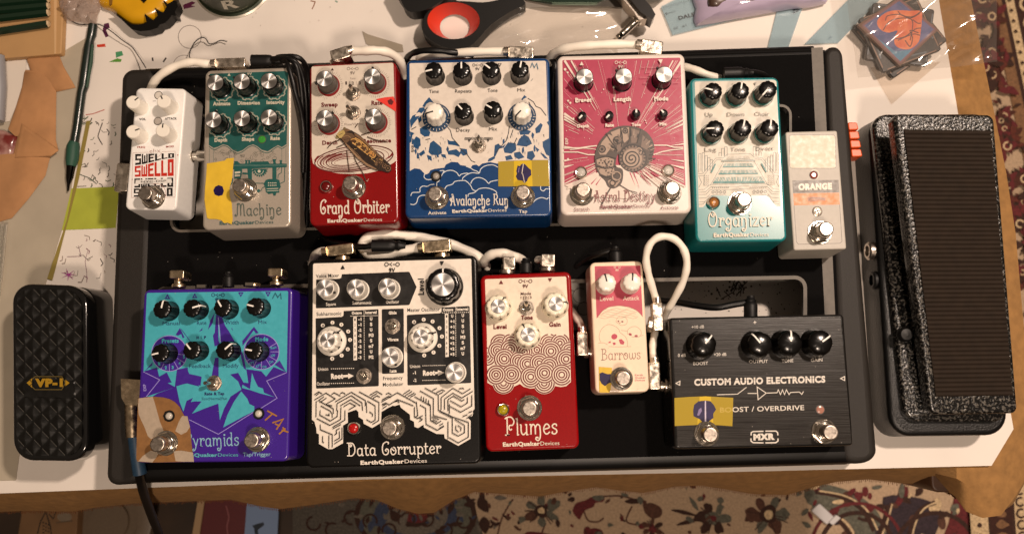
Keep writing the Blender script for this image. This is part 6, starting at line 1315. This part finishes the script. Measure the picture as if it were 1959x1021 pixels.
# orange connector
oc = thing('orange_connector', 'bright orange ridged plastic connector wedged between the board and the wah pedal', 'connector', at(1639, 265, -12)); om = mat('orange_plastic', '#d8561e', rough=.4, noise=.05)
b = MB()
for k in range(4):
    slab(b, [at(x, y, -8) for x, y in ((1622+k*2, 234+k*17), (1640+k*2.5, 234+k*17), (1643+k*2.5, 248+k*17), (1624+k*2, 249+k*17))], 14, om, 1.2, .8, 3)
b.build('ridged_body', oc)
# ================================================================ THINGS AT THE BACK AND LEFT OF THE TABLE
frost = mat('frosted_plastic_sheet', '#aaa08e', rough=.4, noise=.08, nscale=30, bump=.15, bscale=90)
sheet('plastic_strip', [(112, 104), (170, 70), (163, 130), (150, 255), (136, 362), (118, 440), (88, 540), (62, 640), (46, 800), (30, 918), (-60, 920), (-60, 300)], TZ+.8, frost, 'long greyish frosted plastic strip running under the quilted pedal', 'plastic sheet', .6)
sheet('lime_tape', [(126, 361), (228, 357), (221, 436), (117, 440)], TZ+.5, mat('lime_tape', '#a2aa3a', rough=.55, noise=.08, nscale=60), 'lime green tape strip on the white board left of the pedalboard', 'tape', .3)
sheet('tape_edge', [(165, 232), (173, 231), (150, 345), (100, 536), (90, 533), (128, 420)], TZ+1.2, mat('olive_tape', '#8a7a3a', rough=.6), 'narrow olive tape edging the frosted plastic strip', 'tape', .3)
kraft = mat('kraft_paper', '#a87a50', rough=.85, noise=.16, nscale=45, bump=1.0, bscale=38)
kp_ = thing('kraft_paper_bag', 'crumpled brown kraft paper folded to a point', 'paper bag', at(60, 270, TZ))
b = MB()
def crumple(pts, z, h, m, seed):
    dome(b, pxs(pts, z), z, h, m, 4, .5, clean(seed), .55)
crumple([(49, 109), (112, 103), (122, 128), (145, 168), (109, 176), (90, 160), (60, 140)], TZ+1.5, 2, kraft, 1)
crumple([(49, 134), (82, 136), (101, 153), (108, 176), (107, 240), (107, 268), (112, 288), (96, 301), (87, 336), (55, 380), (23, 417), (0, 424), (-60, 430), (-60, 320), (0, 322), (22, 321), (26, 300), (38, 250), (16, 246), (30, 206), (43, 162)], TZ+2, 3.5, kraft, 2); b.build('folded_paper', kp_)
b = MB(); crumple([(41, 236), (78, 262), (112, 288), (98, 298), (28, 302)], TZ+6, 1.2, kraft, 3); b.build('folded_flap', kp_)
sheet('white_card', [(9, 114), (50, 109), (49, 140), (43, 165), (30, 205), (18, 232), (6, 234)], TZ+1.6, mat('white_card', '#d2c8bc', rough=.7), 'white paper slip showing under the pencil packet', 'paper', .5)
b = MB(); b.tube([at(-3, 108, TZ+8), at(0, 170, TZ+8), at(-4, 232, TZ+8)], 5, mat('grey_tube', '#8a8a8e', rough=.3)); tag(b.build('grey_tube', origin=at(0, 170, TZ)), 'pale grey tube at the frame edge beside the white slip', 'tube')
b = MB(); dome(b, pxs([(-30, 246), (10, 250), (37, 262), (34, 284), (28, 302), (-30, 306)], TZ+2), TZ+2, 6, mat('red_foil', '#6a2420', rough=.25, col2='#b08a80', c2=(.45, .65), nscale=60, coat=.5, bump=.4, bscale=80), 4, 1, clean(6)); tag(b.build('red_packet', origin=at(5, 280, TZ)), 'shiny dark red foil packet tucked under the kraft paper', 'packet')
glass = mat('clear_rod', '#b8b2a4', rough=.08, trans=.6)
for k, (x, lb) in enumerate(((4, 'thin clear rod below the kraft paper, outer one'), (11, 'thin clear rod below the kraft paper, inner one'))):
    b = MB(); b.tube([at(x, 428, TZ+4), at(x-14, 566, TZ+4)], 1.3, glass); tag(b.build('clear_rod', origin=at(x, 490, TZ)), lb, 'rod', 'clear rods')
# pencil packet
pp = thing('pencil_packet', 'tan paper packet under the dark green pencils', 'packet', at(60, 50, TZ)); tanp = mat('tan_packet', '#b08a5c', rough=.6, noise=.06, nscale=40)
b = MB(); slab(b, [at(x, y, TZ+7) for x, y in ((-40, -60), (124, -60), (117, 103), (-40, 116))], 6, tanp, 2, 1); b.build('sleeve', pp)
b = MB(); l4 = pxs([(103, -60), (110, -60), (107, 103), (104, 104)], TZ+7.2); b.prism(l4[::-1], TZ+6.9, TZ+7.3, mat('tan_seam', '#c8a478', rough=.5)); b.build('seam', pp)
grn = mat('dark_green_lacquer', '#12281a', rough=.28, coat=.4)
for (y0, y1, lb) in ((6, -1, 'dark green pencil farthest from the packet edge'), (20, 12, 'second dark green pencil counting from the packet far side'), (36, 25, 'dark green pencil in the middle of the packet'), (62, 46, 'dark green pencil nearest the kraft paper')):
    t = thing('green_pencil', lb, 'pencil', at(40, y0, TZ+10), 'dark green pencils'); b = MB(); s, e = at(-40, y0+4, TZ+10), at(92, y1, TZ+10)
    b.tube([s, e], 3.3, grn, 6); b.build('shaft', t); b = MB(); b.tube([e, e+(e-s).normalized()*1.2], [3.1, 2.2], mat('pale_wood_end', '#c0a884', rough=.7), 6); b.build('end', t)
mpn = thing('mechanical_pencil', 'dark green mechanical pencil with a rubber grip and steel tip', 'mechanical pencil', at(155, 210, TZ+4))
dg = mat('pencil_green', '#15211c', rough=.35, coat=.2); z = TZ+5
b = MB(); b.tube([at(x, y, z) for x, y in ((178, 48), (175, 68), (172, 78), (170, 90), (160, 165), (156, 178), (148, 240), (142, 274))], [3.6, 3.7, 3.2, 3.9, 4.0, 3.5, 3.4, 3.3], dg, 14); b.build('barrel', mpn)
b = MB(); b.tube([at(x, y, z+3) for x, y in ((177, 86), (174, 120), (166, 168))], [1.2, 1.6, .9], mat('clip_green', '#20402f', rough=.35), 8); b.build('clip', mpn)
b = MB(); b.tube([at(x, y, z) for x, y in ((142, 272), (140, 280), (138, 305), (136, 318))], [4.0, 5.0, 5.0, 3.8], mat('grip_green', '#1f4a3a', rough=.6), 14); b.build('grip', mpn)
b = MB(); b.tube([at(x, y, z-1) for x, y in ((136, 316), (133, 340), (131, 352), (130, 366))], [3.6, 2.8, 1.3, .6], mat('dark_steel', '#3a3734', rough=.15, metal=1), 14); b.build('tip', mpn)
# yellow and black tool
yt = thing('plastic_tool', 'glossy yellow moulded tool with a black toothed jaw', 'tool', at(270, 10, TZ))
F = (140, 0, 5.442); cv = lambda L: [(F[0]+x/F[2], F[1]+y/F[2]) for x, y in L]
yel = mat('yellow_plastic', '#cf9a12', rough=.22, noise=.06, nscale=60, coat=.3); jaw = mat('black_jaw', '#080706', rough=.4, spec=.3)
b = MB(); dome(b, pxs(cv([(250, -260), (262, -40), (272, 55), (330, 100), (400, 120), (480, 180), (580, 255), (650, 275), (760, 262), (840, 230), (920, 190), (1000, 120), (1060, 40), (1080, -80), (1060, -260)]), TZ+2), TZ+2, 9, yel, 6, sh=.55); b.build('body', yt)
b = MB(); jp = [(F[0]+u.x/F[2], F[1]+u.y/F[2]) for u in [Vector(q) for q in [(400, 118), (480, 182), (560, 262), (620, 312), (700, 332), (800, 322), (880, 296), (905, 262), (960, 244), (1000, 206), (1030, 165), (1075, 172), (1062, 130), (1092, 70), (1080, 20), (1050, 8), (1020, 28), (985, 45), (955, 15), (935, 15), (975, 75), (940, 135), (895, 115), (850, 85), (882, 170), (835, 215), (790, 182), (745, 145), (768, 244), (690, 262), (600, 257)]]]
jq = pxs(jp, TZ+11); b.prism(jq[::-1], TZ+1, TZ+11.5, jaw); b.build('toothed_jaw', yt)
b = MB(); dp = pxs(cv([(690, -10), (735, 35), (775, -10)]), TZ+11.5); b.prism(dp, TZ+8, TZ+11.8, jaw); dp = pxs(cv([(370, -10), (378, 55), (405, 45), (412, -10)]), TZ+11); b.prism(dp, TZ+6, TZ+11, mat('tool_slot', '#7a5410', rough=.6)); b.build('slots', yt)
# green tin
tn = thing('green_tin', 'dark green round tin with a pale letter on its side', 'tin', at(445, -36, TZ)); c = at(445, -37, TZ); b = MB()
b.lathe([(33, 0), (33, 1.5), (31, 2.5), (31, 30), (31.6, 31), (31.6, 34), (30, 35)], mat('tin_green', '#26301f', rough=.35, metal=.3, noise=.1, nscale=90), 64, c, top=False); b.build('tin_wall', tn)
b = MB(); b.lathe([(30.2, 34.5), (28, 34.8), (.2, 34.8)], mat('tin_lid', '#b08450', rough=.4, noise=.08), 64, c); b.build('lid', tn)
b = MB(); b.lathe([(34.5, .2), (34.5, .8), (33, 1.6)], mat('tin_rim', '#c8c2b4', rough=.3, metal=.5), 64, c, top=False); b.build('base_rim', tn)
b = MB(); vs, fs = glyphs('R', .03, .15); rr = 31.25
b.add([(c.x+rr*math.sin((x-.5)*.42+.16), c.y-rr*math.cos((x-.5)*.42+.16), c.z+12+y*15) for x, y in vs], fs, '#d8d2c0')
vs, fs = glyphs('fine tea')if False else glyphs('I.XXXX')if False else glyphs('------', .02)
b.add([(c.x+rr*math.sin((x-.5)*.5+.3), c.y-rr*math.cos((x-.5)*.5+.3), c.z+6+y*4) for x, y in vs], fs, '#7d8468'); b.build('printed_letter', tn)
# scissors
sz = thing('scissors', 'large black-handled scissors with a red lined finger loop', 'scissors', at(900, 30, TZ)); F = (760, 0, 3.918)
hb = mat('black_handle_plastic', '#0b0a09', rough=.45, spec=.35, noise=.1, nscale=200)
def sm(L, n=3): return [(u.x, u.y) for u in catmull([(x, y, 0) for x, y in L], n, True)]
outl = sm(cv([(185, 200), (210, 115), (280, 48), (400, 12), (520, 12), (640, 20), (760, 0), (880, -40), (960, 20), (935, 48), (850, 88), (700, 190), (580, 320), (480, 372), (350, 352), (250, 302), (200, 252)]))
hole = cv([(422+196*math.cos(R(a)), 158+138*math.sin(R(a))) for a in range(0, 360, 10)])
b = MB(); holed(b, pxs(outl, TZ+18), [pxs(hole, TZ+18)], TZ+3, TZ+18, hb); b.build('handle', sz)
b = MB(); h0 = pxs(hole, TZ+18); c0 = pxs([(F[0]+432/F[2], F[1]+182/F[2])], TZ+4)[0]; inn_ = pxs(cv([(432+112*math.cos(R(a)), 204+94*math.sin(R(a))) for a in range(0, 360, 10)]), TZ+3)
b.loft([[(x, y, TZ+18.4) for x, y in [(c0[0]+(x-c0[0])*1.0, c0[1]+(y-c0[1])*1.0) for x, y in h0]], [(x, y, TZ+3) for x, y in inn_]], mat('red_lining', '#d6361c', rough=.45), top=False, bot=False); b.build('finger_lining', sz)
b = MB(); o2 = pxs(sm(cv([(0, -140), (30, 10), (75, 80), (140, 92), (260, 55), (420, -60), (480, -160)])), TZ+22); b.prism(o2[::-1], TZ+8, TZ+22, hb); b.build('handle', sz)
b = MB(); bl = pxs(cv([(860, -60), (975, 5), (1150, 40), (1700, 56), (1960, 14), (2050, -60)]), TZ+10); b.prism(bl[::-1], TZ+7, TZ+10, mat('blade_steel', '#6a6660', rough=.28, metal=1, noise=.1)); b.build('blade', sz)
b = MB(); bl = pxs(cv([(940, -60), (1000, -4), (1160, 18), (1500, 20), (1660, -60)]), TZ+12.5); b.prism(bl[::-1], TZ+10.2, TZ+12.5, mat('blade_tinted', '#5a7466', rough=.2, metal=1, noise=.25, nscale=60)); b.build('blade', sz)
# loose plug
lp = thing('loose_plug', 'loose right-angle plug with a black shell and bare chrome tip', 'plug', at(1210, 30, TZ+8)); b = MB()
sb = pxs([(1182, -30), (1206, -30), (1245, 12), (1254, 28), (1248, 38), (1226, 24)], TZ+26); b.prism(sb[::-1], TZ+10, TZ+26, mat('black_shell', '#151312', rough=.3, coat=.3)); b.build('shell', lp)
b = MB(); sb = pxs([(1178, -30), (1200, -10), (1230, 22), (1240, 36), (1222, 38), (1212, 22), (1166, -30)], TZ+22); b.prism(sb[::-1], TZ+8, TZ+22, NICKEL); b.tube([at(1222, 36, TZ+14), at(1216, 42, TZ+14)], 4.6, CHROME, 18); b.build('frame', lp)
b = MB(); b.tube([at(x, y, TZ+14-k) for k, (x, y) in enumerate(((1219, 39), (1190, 66), (1188.5, 67.5), (1187, 69), (1182, 73), (1179, 76)))], [3.1, 3.1, 2.5, 3.1, 2.9, 1.2], CHROME, 18); b.build('tip', lp)
# films
def film(name, pts, z, h, m, label, cat, seed, nx=34, ny=22):
    """thin crinkled sheet spanning four photo corners TL TR BR BL"""
    q = [at(x, y, z) for x, y in pts]; b = MB(); vs = []; rg = clean(seed)
    f1 = [(rg.uniform(2, 7), rg.uniform(2, 7), rg.uniform(0, 6), rg.uniform(.3, 1)) for _ in range(9)]
    for j in range(ny+1):
        for i in range(nx+1):
            u, v = i/nx, j/ny; p = (q[0].lerp(q[1], u)).lerp(q[3].lerp(q[2], u), v); e = min(1, 5*min(u, 1-u, v, 1-v)+.15)
            k = sum(abs(math.sin(a*u*2+b_*v*2+c_))**3*d for a, b_, c_, d in f1)/4; vs.append(p+Vector((0, 0, h*k*e)))
    b.add(vs, [(j*(nx+1)+i+nx+1, j*(nx+1)+i+nx+2, j*(nx+1)+i+1, j*(nx+1)+i) for j in range(ny) for i in range(nx)], m, True)
    c = sum(q, Vector())/4; return tag(b.build(name, origin=c), label, cat)
clear = see_through('clear_film', '#d8cec0', .12, rough=.09, bump=.8, bscale=24, gloss=.12)
film('clear_bag', [(935, 18), (1190, 12), (1182, 104), (905, 112)], TZ+2, 7, clear, 'clear plastic bag lying flat between the scissors and the loose plug', 'plastic bag', 3)
film('crumpled_wrap', [(118, -30), (205, -30), (186, 50), (122, 40)], TZ+3, 16, see_through('pinkish_film', '#a89488', .6, rough=.2, bump=.8, bscale=160), 'crumpled clear wrap beside the yellow tool', 'plastic wrap', 5, 24, 24)
sheet('paper_scrap', [(693, 60), (704, 66), (770, 86), (772, 100), (730, 100), (700, 84)], TZ+.6, mat('grey_paper', '#a09482', rough=.7), 'small grey paper scrap beside the scissors', 'paper', .4)
# rulers
acr = see_through('blue_acrylic', '#a9c2cc', .38, rough=.1)
def ruler(pts, z, lb):
    t = thing('clear_ruler', lb, 'ruler', at(pts[0][0], pts[0][1], z), 'blue tinted clear rulers'); b = MB(); p = pxs(pts, z); A2 = sum(p[i][0]*p[(i+1) % len(p)][1]-p[(i+1) % len(p)][0]*p[i][1] for i in range(len(p)))
    b.prism(p if A2 > 0 else p[::-1], z-1.6, z, acr); b.build('blade', t); return t
t = ruler([(1265, 13), (1287, 67), (1420, 34), (1405, -40), (1330, -20)], TZ+3, 'blue tinted clear ruler with black lettering under the lilac packet')
A = Art(TZ+3.05, (1230, 0, 5.295)); BKI = '#26262a'
A.text('DALE', (365, 205), (528, 163), 38, BKI, .03); A.text('0', (232, 156), (252, 150), 24, BKI, .02); A.text('INCH', (262, 142), (330, 122), 14, BKI)
A.text('20', (352, 272), (308, 286), 22, BKI); A.text('19', (436, 248), (396, 262), 22, BKI)
for k in range(18):
    x = 205+k*17; y = 68-k*4.6; l = 34 if k % 4 == 0 else 20; A.line([(x, y), (x+l*.30, y+l)], 2.4, BKI)
A.build('printed_scale', t)
t = ruler([(1497, -20), (1548, -20), (1509, 90), (1469, 92)], TZ+2.2, 'blue tinted clear ruler slipping under the back rail'); A = Art(TZ+2.25, (1230, 0, 5.295)); A.text('5', (1525, 140), (1590, 105), 40, '#2e3a48', .04); A.build('printed_scale', t)
t = ruler([(1652, -30), (1712, -30), (1604, 82), (1540, 84)], TZ+2.6, 'pale blue clear ruler half under the bagged heart coaster'); A = Art(TZ+2.65, (1230, 0, 5.295)); A.text('4', (1890, 402), (1918, 385), 30, '#5a7888'); A.build('printed_scale', t)
# lilac packet
lv = mat('lilac_packet', '#b4a6be', rough=.16, noise=.12, nscale=25, coat=.8, bump=1.0, bscale=34)
b = MB(); dome(b, pxs([(1318, -60), (1325, 0), (1331, 17), (1328, 28), (1327, 40), (1332, 50), (1362, 45), (1419, 34), (1470, 25), (1513, 17), (1551, 14), (1580, 7), (1596, -20), (1600, -60)], TZ+5), TZ+4, 14, lv, 7, .7, clean(12), .75); pk = tag(b.build('lilac_packet', origin=at(1450, 0, TZ)), 'puffy shiny lilac plastic packet on the clear ruler', 'packet')
b = MB()
for L, zz in (([(1352, -20), (1395, -30), (1400, 8), (1372, 16), (1356, 10)], 16.5), ([(1400, -20), (1470, -30), (1455, 6), (1420, 10)], 17.5)): dome(b, pxs(L, TZ+zz), TZ+zz-4, 5.5, mat('brown_contents', '#4a352a', rough=.35, noise=.4, nscale=90, coat=.4), 4, .6, clean(2))
o = b.build('brown_contents', None, origin=tuple(at(1450, 0, TZ))); o.parent = pk; o.location = (0, 0, 0)
# coasters with a heart
hc = thing('heart_coaster', 'square blue coaster painted with an orange heart, on top of the dark stack', 'coaster', at(1720, 62, TZ+10)); F8_ = (1600, 0, 4.253)
b = MB(); p = pxs([(1720, -4), (1796, 57), (1722, 127), (1641, 48)], TZ+16); b.prism(p[::-1], TZ+13, TZ+16, mat('coaster_edge', '#6a4a3a', rough=.6)); b.build('slab', hc)
A = Art(TZ+16, F8_); A.poly([(512, 0), (805, 240), (520, 512), (215, 208)], mat('painted_blue', '#3a4a78', rough=.5, col2='#5a5a86', c2=(.4, .6), nscale=120)); A.poly([(330, 310), (480, 420), (650, 400), (520, 512)], mat('painted_lightblue', '#4a7a98', rough=.5, noise=.25, nscale=120))
for L in ([(215, 208), (512, 0)], [(805, 240), (520, 512)], [(215, 208), (520, 512)], [(805, 240), (512, 0)]): A.line(L, 16, '#7a4a52')
A.poly([(692, 95), (600, 90), (500, 85), (420, 98), (345, 150), (333, 205), (370, 250), (430, 268), (498, 250), (472, 310), (480, 370), (540, 402), (612, 395), (670, 342), (685, 270), (695, 180)], mat('painted_orange', '#c85a34', rough=.5, col2='#d87a4a', c2=(.4, .62), nscale=140), 3)
for L in ([(400, 170), (420, 130), (520, 120), (600, 150), (680, 110)], [(380, 250), (430, 180), (520, 150), (610, 160), (620, 230), (600, 330)], [(470, 320), (560, 300), (640, 240), (690, 230)], [(500, 95), (540, 130), (600, 140), (640, 130), (690, 95)], [(560, 330), (600, 380), (620, 310), (600, 250), (670, 270)], [(500, 330), (620, 280), (680, 290)], [(620, 160), (660, 190), (690, 190)]): A.line(L, 8, '#5a2a24', 4)
A.build('painted_heart', hc)
dkc = mat('dark_coaster', '#0f0b09', rough=.4, col2='#3a2c24', c2=(.52, .7), nscale=90, coat=.3)
c = (1722, 66)
for k, (rot, rd, zz, lb) in enumerate(((22, 86, 12.6, 'dark brown coaster just under the heart'), (52, 84, 9, 'dark coaster in the middle of the stack under the heart'), (8, 92, 5.5, 'lowest dark coaster in the stack under the heart'))):
    pts = [(c[0]+rd*math.cos(R(rot+90*j)), c[1]+rd*.92*math.sin(R(rot+90*j))) for j in range(4)]; b = MB(); slab(b, [at(x, y, TZ+zz) for x, y in (pts[2], pts[3], pts[0], pts[1])], 3.2, dkc, 2, .6, 3)
    o = b.build('coaster', origin=at(c[0], c[1], TZ+zz)); tag(o, lb, 'coaster', 'dark coasters under the heart')
    A = Art(TZ+zz); 
    for j in range(4):
        x0, y0 = pts[j]; x1, y1 = pts[(j+1) % 4]; f = lambda u, s: ((x0+(x1-x0)*u)*(1-s)+c[0]*s, (y0+(y1-y0)*u)*(1-s)+c[1]*s)
        A.line([f(.06, .05), f(.94, .05)], 2.2, '#8a6a54' if k != 1 else '#6a7078'); A.line([f(.2, .12), f(.5, .2), f(.8, .1)], 3, ('#54606a', '#7a5a50', '#8a7a74')[k])
    a2 = A.build('painted_pattern', None, origin=tuple(at(c[0], c[1], TZ+zz))); a2.parent = o; a2.location = (0, 0, 0)
film('clear_bag', [(1612, -40), (1905, -40), (1905, 120), (1640, 150)], TZ+18, 15, see_through('clear_film_bag', '#d0c8c0', .06, rough=.10, bump=1.0, bscale=22, gloss=.15), 'clear crinkled plastic bag around the heart coaster', 'plastic bag', 8, 44, 30)
sheet('bag_corner', [(1665, 130), (1800, 118), (1706, 200)], TZ+.9, see_through('clear_flat', '#c8beb2', .05, rough=.1), 'pointed clear bag corner lying on the white board below the coasters', 'plastic bag', .2)
# ================================================================ ON THE FLOOR
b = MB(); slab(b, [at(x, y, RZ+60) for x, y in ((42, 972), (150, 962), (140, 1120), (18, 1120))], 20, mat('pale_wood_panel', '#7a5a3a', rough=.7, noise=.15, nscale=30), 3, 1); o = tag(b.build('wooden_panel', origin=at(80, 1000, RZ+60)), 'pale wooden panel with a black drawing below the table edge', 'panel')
A = Art(RZ+60, (0, 820, 2.7986)); A.line([(245, 440), (215, 500), (200, 563)], 6, '#1a1512'); A.line([(245, 440), (270, 520), (275, 563)], 6, '#1a1512'); A.line([(262, 455), (285, 480), (298, 445)], 5, '#1a1512'); A.disc((345, 470), 40, '#8a7a66', 14, ry=26); A.line([(300, 500), (390, 490)], 5, '#5a4a3a')
for k in range(10): A.disc((232+k % 3*14, 500+k*6), 5, '#1a1512', 6)
a2 = A.build('drawing', None, origin=tuple(at(80, 1000, RZ+60))); a2.parent = o; a2.location = (0, 0, 0)
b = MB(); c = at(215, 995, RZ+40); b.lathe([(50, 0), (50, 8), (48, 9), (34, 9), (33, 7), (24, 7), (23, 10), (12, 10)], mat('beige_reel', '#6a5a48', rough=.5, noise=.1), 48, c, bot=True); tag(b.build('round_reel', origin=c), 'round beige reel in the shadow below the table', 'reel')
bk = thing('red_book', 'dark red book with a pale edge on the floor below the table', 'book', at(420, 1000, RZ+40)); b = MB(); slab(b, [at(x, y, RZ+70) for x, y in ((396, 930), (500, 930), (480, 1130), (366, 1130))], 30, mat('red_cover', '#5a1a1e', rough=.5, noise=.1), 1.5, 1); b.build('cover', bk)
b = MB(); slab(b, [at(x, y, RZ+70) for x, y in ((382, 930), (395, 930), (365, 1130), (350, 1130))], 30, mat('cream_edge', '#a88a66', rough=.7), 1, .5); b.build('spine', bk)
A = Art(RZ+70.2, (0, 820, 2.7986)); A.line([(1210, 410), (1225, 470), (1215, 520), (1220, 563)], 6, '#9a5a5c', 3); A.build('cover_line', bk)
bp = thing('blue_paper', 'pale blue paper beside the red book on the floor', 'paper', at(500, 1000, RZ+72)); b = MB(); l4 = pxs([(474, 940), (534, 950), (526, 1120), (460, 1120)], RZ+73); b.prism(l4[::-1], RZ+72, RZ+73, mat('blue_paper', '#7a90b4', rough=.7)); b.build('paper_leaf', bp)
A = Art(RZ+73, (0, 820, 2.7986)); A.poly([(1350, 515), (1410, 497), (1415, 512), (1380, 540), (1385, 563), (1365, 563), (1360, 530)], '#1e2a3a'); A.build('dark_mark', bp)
tg = thing('white_tag', 'small white plastic tag lying on the rug', 'tag', at(1580, 980, RZ)); b = MB(); slab(b, [at(x, y, RZ+6) for x, y in ((1568, 962), (1598, 990), (1582, 1003), (1552, 976))], 5, mat('white_plastic', '#c8c4c4', rough=.4), 2, 1); b.build('body', tg)
b = MB(); slab(b, [at(x, y, RZ+8) for x, y in ((1600, 984), (1609, 990), (1594, 1004), (1586, 998))], 6, mat('white_plastic2', '#d0cccc', rough=.4), 1, .6); b.build('tab', tg)
for o in list(bpy.data.objects):
    if '_o' in o: del o['_o']
